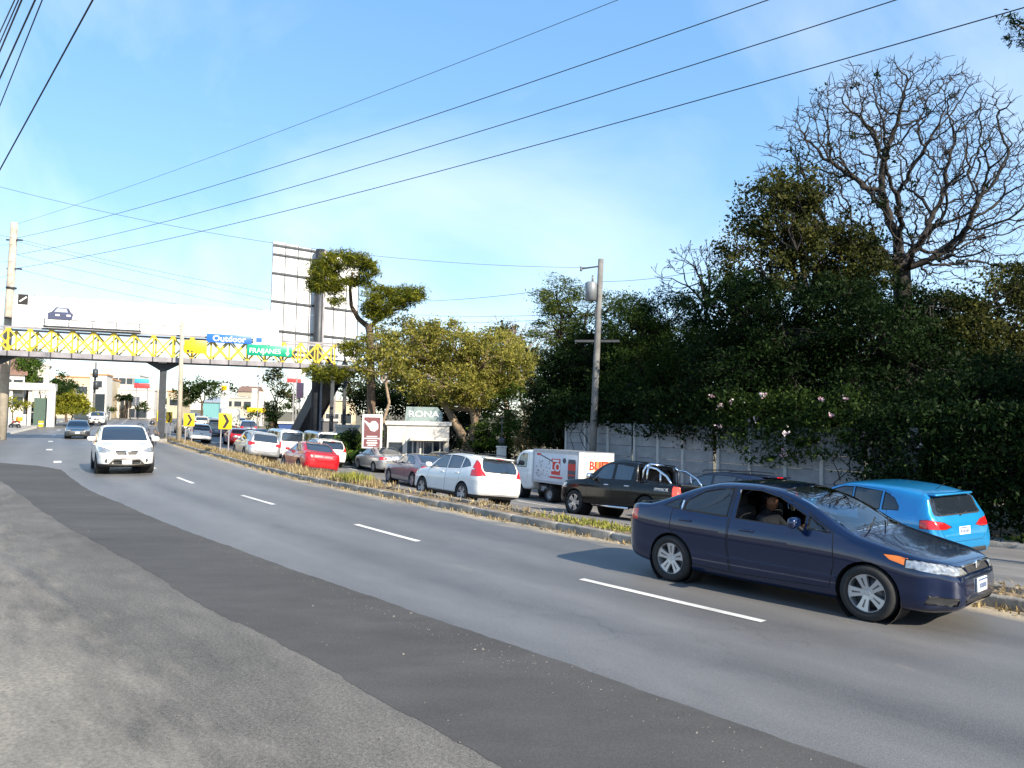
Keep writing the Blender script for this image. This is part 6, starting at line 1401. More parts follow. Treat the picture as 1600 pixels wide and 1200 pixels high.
# --- mid-size SUV seen from the front (white) and its cousins
L = 4.66
def sf_more(X, W):
    o = []
    for s_ in (-1, 1):
        o.append(('fog_lamp', MB().lathe([(.001, 0), (.055, .0), (.06, .03)], 14, Matrix.Translation((X(.02), s_*.62, .50)) @ Matrix.Rotation(-math.pi/2, 4, 'Z')).mesh('fog_lamp', M_plas)))
    o.append(('bull_bar', MB().tube([(X(.0), -.56, .33), (X(-.05), -.50, .42), (X(-.08), -.40, .535), (X(-.09), 0, .56), (X(-.08), .40, .535), (X(-.05), .50, .42), (X(0), .56, .33)], .035, 8).tube([(X(-.03), -.52, .36), (X(-.05), 0, .345), (X(-.03), .52, .36)], .03, 8).mesh('bull_bar', mat('bar_bronze', (.20, .18, .15), .3, .6))))
    o.append(('grille_bar', MB().bbox((X(.0), 0, .77), (.03, .10, .16), .02).bbox((X(.03), 0, .83), (.03, .66, .02), .008).mesh('grille_bar', M_chrome)))
    return o
SUVBIG = make_car(dict(L=L, W=1.89, r=.36, axles=(.93, 3.63), tw=.235, arch=.06, clad=.38, extra=[1.15, 4.3], glass=M_glassb,
    top=[(0, .68), (.05, .83), (.15, .93), (.5, 1.03), (1.05, 1.10), (1.2, 1.16), (1.55, 1.37), (1.9, 1.57), (2.2, 1.67), (2.6, 1.705), (3.4, 1.695), (4.1, 1.64), (4.30, 1.58), (4.45, 1.25), (4.55, 1.05), (4.63, .85), (4.66, .68)],
    belt=[(0, .62), (.1, .80), (.5, .96), (1.0, 1.04), (1.7, 1.08), (2.6, 1.10), (3.6, 1.13), (4.2, 1.15), (4.5, 1.0), (4.66, .62)],
    bot=[(0, .38), (.12, .29), (.6, .24), (2, .23), (4.0, .25), (4.5, .32), (4.66, .44)], plan=SUVPLAN(L), roofw=[(0, .7), (1.2, .86), (2.0, .785), (2.6, .775), (3.8, .75), (4.3, .72), (4.5, .8), (4.66, .8)],
    head=[[(.50, .80), (.70, .765), (.97, .80), (.97, .97), (.72, .945), (.52, .87)]], head_back=.52, front_cuts=[(symy([(-.30, .69), (-.37, .80), (-.34, .85)]), .5, M_plas, 'grille'), (symy([(-.42, .36), (-.42, .50)]), .5, M_plas, 'lower_intake')],
    tail=[([(.56, .92), (.95, .88), (.95, 1.10), (.60, 1.08)], M_red)], tail_front=4.25,
    windshield=sym([(1.22, .64), (1.26, .76), (1.7, .715), (2.06, .65), (2.12, .56), (2.14, .2)]), rear_window_r=symy([(-.60, 1.14), (-.68, 1.16), (-.63, 1.50), (-.54, 1.54)]),
    side_glass=[[(1.50, 1.13), (2.44, 1.15), (2.44, 1.59), (2.16, 1.575), (1.9, 1.50)], [(2.52, 1.15), (3.34, 1.175), (3.34, 1.57), (2.52, 1.595)], [(3.42, 1.18), (4.12, 1.22), (4.0, 1.48), (3.42, 1.565)]],
    doors=[[(1.36, .39), (2.46, .38), (2.48, 1.645), (2.14, 1.63), (1.82, 1.53), (1.42, 1.20), (1.32, .8)], [(2.475, .38), (3.14, .39), (3.22, .5), (3.38, .85), (3.385, 1.61), (2.5, 1.645)]],
    handles=[('h', 2.26, .99), ('h', 3.2, 1.01)], mirror=(1.56, 1.12, 1.3), hatch=True, boot=symy([(-.55, .56), (-.66, .80), (-.66, 1.58), (-.5, 1.63)]), boot_front=4.2, plates=[(0, .45, -.11), (0, .84, 4.63)], rails=(2.0, 4.0, .66, 1.745), more=sf_more))

# --- small hatchback
L = 3.95
HATCH = make_car(dict(L=L, W=1.70, r=.30, axles=(.80, 3.32), extra=[1.0, 3.6], rim='steel', glass=M_glass,
    top=[(0, .60), (.06, .72), (.2, .80), (.6, .90), (.95, .98), (1.1, 1.05), (1.5, 1.30), (1.85, 1.45), (2.2, 1.50), (2.8, 1.50), (3.3, 1.45), (3.52, 1.39), (3.70, 1.08), (3.85, .95), (3.92, .82), (3.95, .66)],
    belt=[(0, .55), (.1, .68), (.5, .82), (1.0, .92), (1.8, .95), (2.6, .98), (3.3, 1.01), (3.7, .98), (3.95, .58)],
    bot=[(0, .32), (.12, .24), (.6, .19), (2, .18), (3.4, .20), (3.8, .26), (3.95, .38)], plan=SUVPLAN(L), roofw=[(0, .7), (1.1, .86), (1.9, .77), (2.6, .76), (3.4, .73), (3.7, .8), (3.95, .8)],
    head=[[(.42, .68), (.66, .66), (.95, .72), (.95, .85), (.6, .80)]], head_back=.55, front_cuts=[(symy([(-.4, .62), (-.4, .70)]), .5, M_plas, 'grille'), (symy([(-.5, .28), (-.5, .42)]), .5, M_plas, 'lower_intake')],
    tail=[([(.56, .86), (.95, .82), (.95, 1.04), (.64, 1.05)], M_red)], tail_front=3.5, windshield=sym([(1.1, .60), (1.14, .70), (1.55, .66), (1.9, .60), (1.94, .2)]), rear_window_r=symy([(-.56, 1.04), (-.63, 1.06), (-.57, 1.34), (-.5, 1.37)]),
    side_glass=[[(1.42, 1.0), (2.28, 1.02), (2.28, 1.40), (2.0, 1.395), (1.8, 1.33)], [(2.36, 1.02), (3.05, 1.05), (3.03, 1.36), (2.36, 1.40)], [(3.12, 1.055), (3.36, 1.07), (3.28, 1.24), (3.12, 1.32)]],
    doors=[[(1.24, .30), (2.3, .29), (2.32, 1.44), (1.98, 1.435), (1.72, 1.36), (1.3, 1.05)], [(2.315, .29), (2.86, .30), (3.06, .72), (3.08, 1.39), (2.335, 1.44)]], handles=[('h', 2.12, .87), ('h', 2.94, .89)], mirror=(1.46, .98, 1.0), hatch=True,
    boot=symy([(-.5, .55), (-.62, .75), (-.62, 1.4), (-.45, 1.44)]), boot_front=3.45, plates=[(0, .5, -.01), (0, .74, 3.94)]))

# --- panel van / minibus
L = 4.85
VAN = make_car(dict(L=L, W=1.75, r=.31, axles=(.75, 3.45), rim='steel', extra=[.3, 4.7], glass=M_glassb, shoulder=.97,
    top=[(0, .80), (.05, 1.0), (.12, 1.08), (.3, 1.22), (.7, 1.62), (1.0, 1.86), (1.3, 1.94), (2.5, 1.965), (4.3, 1.95), (4.66, 1.92), (4.76, 1.85), (4.82, 1.3), (4.85, .7)],
    belt=[(0, .70), (.1, .98), (.5, 1.10), (1.5, 1.13), (4.2, 1.13), (4.75, 1.1), (4.85, .65)], bot=[(0, .36), (.12, .28), (.6, .24), (2, .23), (4.2, .25), (4.7, .30), (4.85, .4)], plan=SUVPLAN(L), roofw=[(0, .8), (.6, .88), (1.2, .86), (2.6, .86), (4.6, .85), (4.85, .85)],
    head=[[(.5, .74), (.7, .72), (.97, .75), (.97, .93), (.52, .92)]], head_back=.4, front_cuts=[(symy([(-.45, .74), (-.45, .88)]), .4, M_plas, 'grille')], tail=[([(.68, .75), (.97, .74), (.97, 1.12), (.70, 1.12)], M_red)], tail_front=4.6,
    windshield=sym([(.26, .6), (.30, .70), (.66, .70), (.95, .66), (.98, .2)]), rear_window_r=symy([(-.62, 1.20), (-.70, 1.24), (-.68, 1.74), (-.6, 1.78)]),
    side_glass=[[(.72, 1.18), (1.62, 1.18), (1.62, 1.78), (1.16, 1.76)], [(1.72, 1.18), (2.95, 1.18), (2.95, 1.78), (1.72, 1.78)], [(3.05, 1.18), (4.5, 1.18), (4.46, 1.76), (3.05, 1.78)]],
    doors=[[(.65, .95), (1.1, .75), (1.25, .36), (1.66, .36), (1.66, 1.84), (1.1, 1.80), (.66, 1.2)]], handles=[('h', 1.5, 1.03)], mirror=(.72, 1.16, 1.1), hatch=True, boot=symy([(-.7, .55), (-.74, 1.1), (-.72, 1.85)]), boot_front=4.6, plates=[(0, .5, -.01), (0, .66, 4.85)]))

# --- double cab pickup with chrome roll bar (black)
L = 5.25
def pick_more(X, W):
    o = []
    mb = MB()
    for s_ in (-1, 1):
        mb.tube([(X(3.62), s_*.70, 1.10), (X(3.66), s_*.70, 1.52), (X(3.72), s_*.66, 1.66), (X(3.76), s_*.56, 1.72)], .038, 10)
        mb.tube([(X(3.80), s_*.70, 1.10), (X(3.80), s_*.69, 1.48), (X(3.80), s_*.65, 1.62), (X(3.78), s_*.56, 1.69)], .032, 10)
        mb.tube([(X(3.74), s_*.66, 1.64), (X(4.15), s_*.67, 1.58), (X(4.55), s_*.68, 1.38), (X(4.80), s_*.69, 1.10)], .036, 10)
        mb.tube([(X(4.30), s_*.675, 1.51), (X(4.34), s_*.69, 1.10)], .03, 8)
    mb.tube([(X(3.76), -.56, 1.72), (X(3.76), .56, 1.72)], .038, 10)
    o.append(('roll_bar', mb.mesh('roll_bar', M_chrome)))
    o.append(('bed_floor', MB().box((X(4.4), 0, .80), (1.5, 1.45, .04)).mesh('bed_floor', M_plas)))
    mb = MB()
    for s_ in (-1, 1): mb.box((X(4.40), s_*.70, 1.0), (1.5, .05, .36))
    mb.box((X(3.68), 0, 1.0), (.05, 1.45, .36)).box((X(5.08), 0, 1.0), (.05, 1.45, .36)); o.append(('bed_wall', mb.mesh('bed_wall', M_plas)))
    o.append(('rear_bumper', MB().bbox((X(5.24), 0, .55), (.16, 1.7, .16), .04).mesh('rear_bumper', M_chrome)))
    for s_ in (-1, 1): o.append(('side_step', MB().tube([(X(1.75), s_*.93, .36), (X(3.35), s_*.93, .36)], .035, 8).mesh('side_step', M_chrome)))
    t = text_mesh('AMAROK', .13, mat('decal_white', (.7, .7, .7), .4, var=0)); 
    t.transform(Matrix.Translation((X(4.62), .975, .98)) @ Matrix.Rotation(math.pi, 4, 'Z') @ Matrix.Rotation(math.pi/2, 4, 'X')); o.append(('lettering', t))
    return o
PICK = make_car(dict(L=L, W=1.95, r=.385, axles=(.92, 4.02), tw=.26, arch=.07, extra=[1.3, 3.50, 3.54, 3.58, 3.62, 5.2], glass=M_glassb,
    top=[(0, .78), (.05, .95), (.15, 1.04), (.5, 1.12), (1.2, 1.17), (1.35, 1.22), (1.7, 1.48), (2.0, 1.68), (2.3, 1.78), (2.7, 1.82), (3.3, 1.80), (3.50, 1.75), (3.55, 1.5), (3.60, 1.17), (3.66, 1.155), (5.0, 1.155), (5.18, 1.14), (5.25, .9)],
    belt=[(0, .68), (.1, .90), (.5, 1.06), (1.2, 1.12), (1.8, 1.14), (3.5, 1.14), (3.6, 1.12), (5.1, 1.12), (5.25, .8)], bot=[(0, .48), (.12, .40), (.6, .36), (2, .34), (4.0, .40), (5.0, .46), (5.25, .52)],
    plan=[(0, .66), (.06, .78), (.16, .87), (.35, .95), (.8, .985), (1.3, 1.0), (L-.6, 1.0), (L-.15, .985), (L-.05, .96), (L, .92)], roofw=[(0, .7), (1.3, .86), (2.1, .785), (2.7, .775), (3.45, .76), (3.6, .88), (5.25, .9)],
    head=[[(.50, .86), (.97, .84), (.97, 1.03), (.5, 1.01)]], head_back=.5, front_cuts=[(symy([(-.46, .84), (-.46, 1.0)]), .5, M_plas, 'grille'), (symy([(-.5, .46), (-.55, .64)]), .5, M_plas, 'lower_intake')],
    tail=[([(.80, .78), (1.0, .78), (1.0, 1.10), (.82, 1.10)], M_redd)], tail_front=5.02, windshield=sym([(1.36, .64), (1.40, .76), (1.8, .72), (2.18, .66), (2.22, .2)]),
    side_glass=[[(1.72, 1.19), (2.55, 1.19), (2.55, 1.68), (2.30, 1.675), (2.05, 1.58)], [(2.64, 1.19), (3.36, 1.19), (3.38, 1.62), (2.64, 1.685)]],
    doors=[[(1.50, .50), (2.57, .46), (2.59, 1.735), (2.28, 1.73), (1.98, 1.60), (1.58, 1.24), (1.46, .9)], [(2.585, .46), (3.30, .48), (3.46, .7), (3.48, 1.66), (2.605, 1.735)]], handles=[('h', 2.38, 1.02), ('h', 3.26, 1.02)], mirror=(1.76, 1.16, 1.35), mirror_mat=M_chrome, handle_mat=M_chrome,
    front_plate=None, plates=[(0, .58, -.01)], more=pick_more))
# --- small lorry: forward cab with a box body
def make_truck(bl, bh, W_=1.74, printed=False, z0=.74):
    C = 1.55
    def more(X, W):
        o = []; xb = X(C+.06); xe = X(C+.06+bl); xm = (xb+xe)/2; zc = z0+bh/2
        o.append(('cargo_box', MB().bbox((xm, 0, zc), (bl, W_, bh), .02).mesh('cargo_box', mat('box_white', (.62, .65, .70), .45, var=.08, scale=1.5))))
        al = mat('box_trim', (.42, .44, .48), .4, .5)
        mb = MB()
        for s_ in (-1, 1):
            mb.box((xm, s_*(W_/2+.004), z0+bh-.05), (bl+.02, .03, .11)); mb.box((xm, s_*(W_/2+.004), z0+.05), (bl+.02, .03, .09))
            for xx in (xb-.02, xe+.02): mb.box((xx, s_*(W_/2+.006), zc), (.05, .03, bh))
        mb.box((xm, 0, z0+bh+.012), (bl+.02, W_+.02, .02)); o.append(('box_frame', mb.mesh('box_frame', al)))
        mb = MB()
        for s_ in (-1, 1): mb.box((xm+.1, s_*.38, .58), (bl+.5, .09, .16))
        for i in range(4): mb.box((xb-.3-i*(bl-.6)/3, 0, .66), (.08, 1.5, .10))
        o.append(('chassis', mb.mesh('chassis', M_plas)))
        o.append(('tool_locker', MB().bbox((xb-.75, .62, .50), (.95, .28, .30), .03).mesh('tool_locker', M_plas)))
        o.append(('tool_locker', MB().bbox((xb-.75, -.62, .50), (.95, .28, .30), .03).mesh('tool_locker', M_plas)))
        o.append(('rear_bar', MB().bbox((xe+.05, 0, .50), (.08, 1.6, .12), .02).mesh('rear_bar', M_plas)))
        for s_ in (-1, 1): o.append(('tail_light', MB().bbox((xe-.02, s_*.66, .64), (.05, .22, .09), .015).mesh('tail_light', M_red)))
        # rear doors
        for s_ in (-1, 1): o.append(('cargo_door', MB().bbox((xe-.012, s_*W_*.245, zc), (.03, W_*.475, bh-.14), .01).mesh('cargo_door', mat('door_cream', (.78, .72, .58), .5, var=.08))))
        if printed:
            red = mat('print_red', (.62, .04, .03), .5, var=.1); dk = mat('print_dark', (.06, .065, .08), .5, var=.2); org = mat('print_orange', (.85, .22, .07), .5, var=.1); wt = mat('print_white', (.75, .76, .78), .5, var=.05)
            yl = W_/2+.006
            P = lambda u, z: (xb-u*bl, yl, z0+z*bh)
            o.append(('print_block', MB().box(P(.52, .52), (.55, .006, .62)).mesh('print_block', red)))
            o.append(('print_banner', MB().box(P(.53, .20), (.80, .006, .07)).mesh('print_banner', red)))
            t = text_mesh('LO', .46, wt, bold=.012); t.transform(Matrix.Translation((P(.52, .50)[0], yl+.006, P(0, .50)[2])) @ Matrix.Rotation(math.pi, 4, 'Z') @ Matrix.Rotation(math.pi/2, 4, 'X')); o.append(('lettering', t))
            o.append(('print_bar', MB().box(P(.52, .70), (.40, .010, .08)).mesh('print_bar', wt)))
            o.append(('print_tag', MB().box(P(.13, .86), (.26, .006, .08)).mesh('print_tag', red)))
            o.append(('print_pole', MB().bar(P(.18, .84), P(.44, .68), .012, .04).mesh('print_pole', dk)))
            o.append(('printed_can', MB().prism([(-.20, -.38), (.20, -.38), (.23, -.28), (.23, .28), (.20, .38), (-.20, .38), (-.23, .28), (-.23, -.28)], .006, Matrix.Translation(P(.86, .48))).mesh('printed_can', dk)))
            o.append(('can_band', MB().box((P(.86, .55)[0], yl+.005, P(0, .55)[2]), (.45, .006, .26)).box((P(.86, .3)[0], yl+.005, P(0, .32)[2]), (.45, .006, .05)).mesh('can_band', red)))
            o.append(('print_star', MB().lathe([(.001, 0), (.11, 0)], 9, Matrix.Translation(P(.70, .72))).mesh('print_star', dk)))
            rr = random.Random(4); mb = MB()
            for i in range(34):
                u, z = rr.uniform(.08, .40), rr.uniform(.14, .66); a = rr.uniform(0, 3.1); ln = rr.uniform(.03, .09)
                p = Vector(P(u, z)); mb.bar(p, p+Vector((math.cos(a)*ln, 0, math.sin(a)*ln)), .010, .014)
            ob = mb.mesh('print_doodles', dk); o.append(('print_doodles', ob))
            # rear print
            for s_ in (-1,): o.append(('print_orange', MB().box((xe-.030, s_*W_*.19, zc-.08), (.006, W_*.52, bh*.62)).mesh('print_orange', org)))
            dr = mat('print_deep_red', (.45, .02, .015), .5, var=.05)
            for tx, z, yy in (('BU', zc+.14, .10), ('EN', zc+.14, -.50), ('RA', zc-.30, .02)):
                t = text_mesh(tx, .46, dr if tx != 'BU' else red, bold=.014); t.transform(Matrix.Translation((xe-.036, yy, z)) @ Matrix.Rotation(-math.pi/2, 4, 'Z') @ Matrix.Rotation(math.pi/2, 4, 'X')); o.append(('lettering', t))
            t = text_mesh('2375', .20, wt); t.transform(Matrix.Translation((xb-.70, .775, .50)) @ Matrix.Rotation(math.pi, 4, 'Z') @ Matrix.Rotation(math.pi/2, 4, 'X')); o.append(('lettering', t))
            t = text_mesh('I', .3, red)
        return o
    return make_car(dict(L=C, W=W_-.04, r=.30, axles=(.60, .60+bl*.62+.3), tw=.2, rim='steel', extra=[.3, 1.5], glass=M_glassb, shoulder=.98, res=(3, 24), track=.97,
        top=[(0, .95), (.04, 1.15), (.12, 1.30), (.3, 1.62), (.5, 1.90), (.7, 1.99), (1.0, 2.02), (1.45, 2.02), (1.52, 1.98), (1.55, 1.8)], belt=[(0, .85), (.08, 1.10), (.4, 1.22), (1.2, 1.24), (1.5, 1.24), (1.55, 1.2)],
        bot=[(0, .42), (.1, .36), (.6, .36), (1.4, .4), (1.55, .5)], plan=[(0, .78), (.05, .88), (.15, .95), (.4, 1), (1.4, 1), (1.5, .98), (1.55, .95)], roofw=[(0, .85), (.5, .90), (1.55, .9)],
        head=[[(.5, .62), (.97, .62), (.97, .80), (.5, .80)]], head_back=.3, front_cuts=[(symy([(-.5, .5), (-.5, .58)]), .3, M_plas, 'grille')], windshield=sym([(.20, .6), (.22, .72), (.5, .70), (.52, .2)]),
        side_glass=[[(.44, 1.28), (1.12, 1.28), (1.12, 1.84), (.80, 1.84), (.62, 1.74)]], doors=[[(.30, .95), (.9, .80), (1.2, .62), (1.24, 1.92), (.66, 1.90), (.38, 1.40)]], handles=[('h', 1.08, 1.10)], mirror=(.42, 1.36, 1.4), mirror_mat=M_plas, plates=[(0, .5, -.01)], more=more))
BOX = make_truck(2.9, 1.30, printed=True)
CARGO = make_truck(4.2, 2.0, 2.05)

# ------------------------------------------------------------------ people and a motorcycle
M_skin = mat('skin', (.30, .135, .075), .55, var=.1, scale=14); M_hair = mat('hair_black', (.008, .007, .006), .6, var=.2, scale=40)
def skin_body(name, joints, edges, radii, mats, parent=None, root=0, sub=2):
    m = bpy.data.meshes.new(name); m.from_pydata(joints, edges, []); o = bpy.data.objects.new(name, m); link(o, parent)
    sk = o.modifiers.new('skin', 'SKIN'); sk.use_smooth_shade = True; sl = m.skin_vertices.new() if not m.skin_vertices else None
    d = m.skin_vertices[0].data
    for i, r_ in enumerate(radii): d[i].radius = (r_, r_) if not hasattr(r_, '__len__') else r_
    d[root].use_root = True
    ss = o.modifiers.new('sub', 'SUBSURF'); ss.levels = sub; ss.render_levels = sub
    for a in (mats if isinstance(mats, (list, tuple)) else [mats]): m.materials.append(a)
    return o
def head_mesh(nx=24, nz=20):
    """one surface with brow, nose, lips, chin and ears; x = facing direction, 0.235 m tall, origin at its centre"""
    vs = []; 
    for i in range(nz+1):
        t = i/nz; z = .118*math.cos(math.pi*t); sn = math.sin(math.pi*t)
        for j in range(nx):
            a = 2*math.pi*j/nx; cx, cy = math.cos(a), math.sin(a); rx = .098; ry = .076
            zz = z/.118
            if zz < 0: ry *= 1-.28*(-zz)**1.3; rx *= 1-.10*(-zz)
            x = rx*sn*cx; y = ry*sn*cy
            if cx > 0:
                f = max(0, cx)**6
                x += f*.006*math.exp(-((zz-.28)/.12)**2)                    # brow
                x -= .010*math.exp(-((zz-.08)/.10)**2)*(math.exp(-((abs(cy)-.36)/.16)**2))   # eye sockets
                x += .030*math.exp(-((zz+.14)/.16)**2)*math.exp(-(cy/.15)**2)   # nose
                x += .010*math.exp(-((zz+.46)/.07)**2)*math.exp(-(cy/.32)**2)   # lips
                x += .012*math.exp(-((zz+.80)/.14)**2)*math.exp(-(cy/.4)**2)    # chin
            if abs(cx) < .35: y += math.copysign(.020*math.exp(-((zz+.02)/.22)**2)*math.exp(-((cx+.1)/.13)**2), cy)   # ears
            vs.append((x, y, z))
    f = [(i*nx+j, (i+1)*nx+j, (i+1)*nx+(j+1) % nx, i*nx+(j+1) % nx) for i in range(nz) for j in range(nx)]
    return vs, f
def add_head(parent, loc, yaw, pitch=0.0):
    vs, f = head_mesh(); M = Matrix.Translation(loc) @ Matrix.Rotation(yaw, 4, 'Z') @ Matrix.Rotation(pitch, 4, 'Y')
    mb = MB(); mb.add([M @ Vector(v) for v in vs], f, 0, True); h = mb.build('head', M_skin, parent)
    # cropped hair: cap over the upper and back of the skull
    hv = [Vector(v) for v in vs]; mb = MB(); keep = []
    for q in f:
        c = sum((hv[i] for i in q), Vector())/4
        if c.z > .052+.35*max(0, c.x) or (c.x < -.012 and c.z > -.045): keep.append(q)
    mb.add([M @ (v*1.055+Vector((-.002, 0, .003))) for v in hv], keep, 0, True); mb.build('hair', M_hair, h)
    for s_ in (-1, 1):
        e = MB(); 
        c = Vector((.0855, s_*.031, .012)); e.lathe([(.0001, -.011), (.008, -.008), (.011, 0), (.008, .008), (.0001, .011)], 10, M @ Matrix.Translation(c)); e.build('eye', mat('eye_dark', (.03, .022, .018), .2, var=0), h)
        e = MB(); e.tube([M @ Vector((.095, s_*.014, .033)), M @ Vector((.094, s_*.032, .038)), M @ Vector((.084, s_*.048, .032))], .0045, 5); e.build('eyebrow', M_hair, h)
    e = MB(); e.tube([M @ Vector((.096, -.022, -.055)), M @ Vector((.1035, 0, -.054)), M @ Vector((.096, .022, -.055))], .0035, 5); e.build('mouth', mat('lip', (.22, .07, .05), .5, var=0), h)
    return h
def hand(mb_parent, wrist, d, up, side, mat_):
    """palm with four fingers and a thumb, fingers curled"""
    d = Vector(d).normalized(); up = Vector(up).normalized(); s_ = d.cross(up).normalized()*side; w_ = Vector(wrist); mb = MB()
    mb.tube([w_, w_+d*.04, w_+d*.09], [.026, .036, .034], 8)
    for i, ln in enumerate((.068, .078, .072, .056)):
        b = w_+d*.085+s_*(-.028+.019*i); mb.tube([b, b+d*ln*.5-up*.01, b+d*ln*.75-up*.035, b+d*ln*.7-up*.058], [.0098, .0092, .0085, .007], 6)
    b = w_+d*.03-s_*.03; mb.tube([b, b-s_*.022+d*.028-up*.012, b-s_*.02+d*.055-up*.03], [.012, .010, .008], 6)
    return mb.build('hand', mat_, mb_parent)

def place_on(model, name, label, cat, px, v, pm, toward=False, dyaw=0.0, group=None, dz=0.0, s=None):
    s = s_at_px(px, v) if s is None else s
    p = road_pt(s, v); d = road_dir(s)*(-1 if toward else 1); yaw = math.atan2(d.y, d.x)+dyaw
    f = Vector((math.cos(yaw), math.sin(yaw), 0)); l = Vector((-f.y, f.x, 0))
    h = lambda q: float(gz(q.x, q.y)[0])
    a, b = p+f*1.3, p-f*1.3; c, e = p+l*.75, p-l*.75
    pitch = -math.atan2(h(a)-h(b), 2.6); roll = math.atan2(h(c)-h(e), 1.5)
    p.z = (h(a)+h(b)+h(c)+h(e))/4+dz
    return model.place(name, label, cat, p, yaw, pm, group, pitch, roll)

P_navy = paint('navy', (.0008, .0095, .048), .45, .18, .05); P_white = paint('white', (.74, .74, .72), 0, .35, .04); P_azure = paint('azure', (.008, .25, .56), .35, .28)
P_black = mat('car_paint_black', (.0025, .0025, .003), .2, 0, var=.05, coat=.25, spec=.3); P_red = paint('red', (.46, .006, .012), .15, .28); P_silver = paint('silver', (.46, .47, .48), .7, .3); P_mauve = paint('grey_mauve', (.26, .24, .27), .6, .3)
P_grey = paint('dark_grey', (.07, .075, .08), .5, .3); P_maroon = paint('maroon', (.16, .008, .012), .2, .3); P_dkblue = paint('dark_blue', (.008, .014, .045), .3, .28); P_cream = paint('cream', (.60, .55, .45), .1, .4); P_slate = paint('slate', (.20, .24, .27), .3, .35)

civ_yaw = math.atan2(-1.97, 1.785)
CIV = CIVIC.place('blue_car', 'dark blue four-door saloon in front with a person at its open window', 'car', (3.80, 10.38, 0), civ_yaw, P_navy)
place_on(SUVBIG, 'white_suv', 'white SUV driving towards the viewer in the left carriageway, nearest of the oncoming cars there', 'car', 0, -4.95, P_white, True, s=107.9)
place_on(SEDAN, 'grey_car', 'dark grey saloon driving behind the oncoming white SUV', 'car', 0, -5.9, P_grey, True, s=147.0)
place_on(SUVBIG, 'white_car', 'small far off white car behind the dark grey oncoming saloon', 'car', 0, -6.3, P_white, True, s=186.0)
A = (7.9, 16.8); ASXO = ASX.place('blue_crossover', 'bright blue crossover seen from behind beyond the dark blue saloon', 'car', (A[0], A[1], float(gz(*A)[0])), R(90+24), P_azure, None, 0, R(-2.5))
place_on(CRV, 'dark_hatchback', 'dark hatchback with a lit stop lamp, mostly hidden behind the dark blue saloon', 'car', 1128, 10.0, P_dkblue)
place_on(PICK, 'black_pickup', 'black double cab pickup with a chrome roll bar over its bed', 'pickup truck', 988, 7.5, P_black)
place_on(BOX, 'box_truck', 'small white box truck with red and orange prints, ahead of the black pickup', 'truck', 838, 10.2, P_white)
place_on(CRV, 'white_crossover', 'white estate-like SUV with tall red tail lights beside the median', 'car', 722, 4.6, P_white)
place_on(SEDAN, 'mauve_car', 'grey mauve saloon just ahead of the white SUV with tall tail lights', 'car', 652, 7.0, P_mauve)
place_on(SEDAN, 'silver_car', 'silver saloon under the brown and white banner', 'car', 592, 9.6, P_silver)
place_on(HATCH, 'blue_car', 'dark blue car whose roof shows before the white kiosk', 'car', 690, 10.6, P_dkblue)
place_on(SEDAN, 'red_car', 'bright red saloon beside the dry grass of the median', 'car', 480, 3.3, P_red)
place_on(CRV, 'white_suv', 'white SUV directly in front of the bright red saloon', 'car', 500, 7.0, P_white)
place_on(VAN, 'silver_van', 'pale van roof just behind the white SUV that the red saloon follows', 'van', 497, 9.6, P_silver)
place_on(SUVBIG, 'silver_suv', 'silver SUV with dark bumper behind the median, left of the bright red saloon', 'car', 397, 3.0, P_silver)
place_on(VAN, 'white_van', 'white van between the silver SUV and the bridge stairs', 'van', 440, 6.4, P_white)
place_on(HATCH, 'red_hatchback', 'red hatchback right of the chevron sign on the median', 'car', 368, 6.2, P_red)
place_on(SEDAN, 'maroon_car', 'maroon car ahead of the white van', 'car', 405, 8.8, P_maroon)
place_on(CRV, 'white_car', 'white car seen from behind between the two chevron signs', 'car', 308, 3.2, P_white)
place_on(SEDAN, 'dark_car', 'dark car partly hidden by the pale median pole', 'car', 286, 3.2, P_grey)
place_on(VAN, 'grey_minibus', 'grey minibus queuing left of the tall chevron sign', 'van', 335, 6.2, P_slate)
place_on(CARGO, 'cargo_truck', 'large plain white cargo truck far down the road', 'truck', 354, 8.6, P_white)
place_on(SUVBIG, 'cream_car', 'cream car far off under the footbridge', 'car', 313, 5.6, P_cream)
place_on(SUVBIG, 'dark_suv', 'dark blue SUV far off right of the cargo truck', 'car', 385, 9.8, P_dkblue)
place_on(HATCH, 'silver_hatchback', 'silver hatchback far off beyond the dark blue SUV', 'car', 374, 10.8, P_silver)
place_on(SEDAN, 'far_car', 'dark car farthest along the queue below the footbridge', 'car', 300, 6.5, P_dkblue)

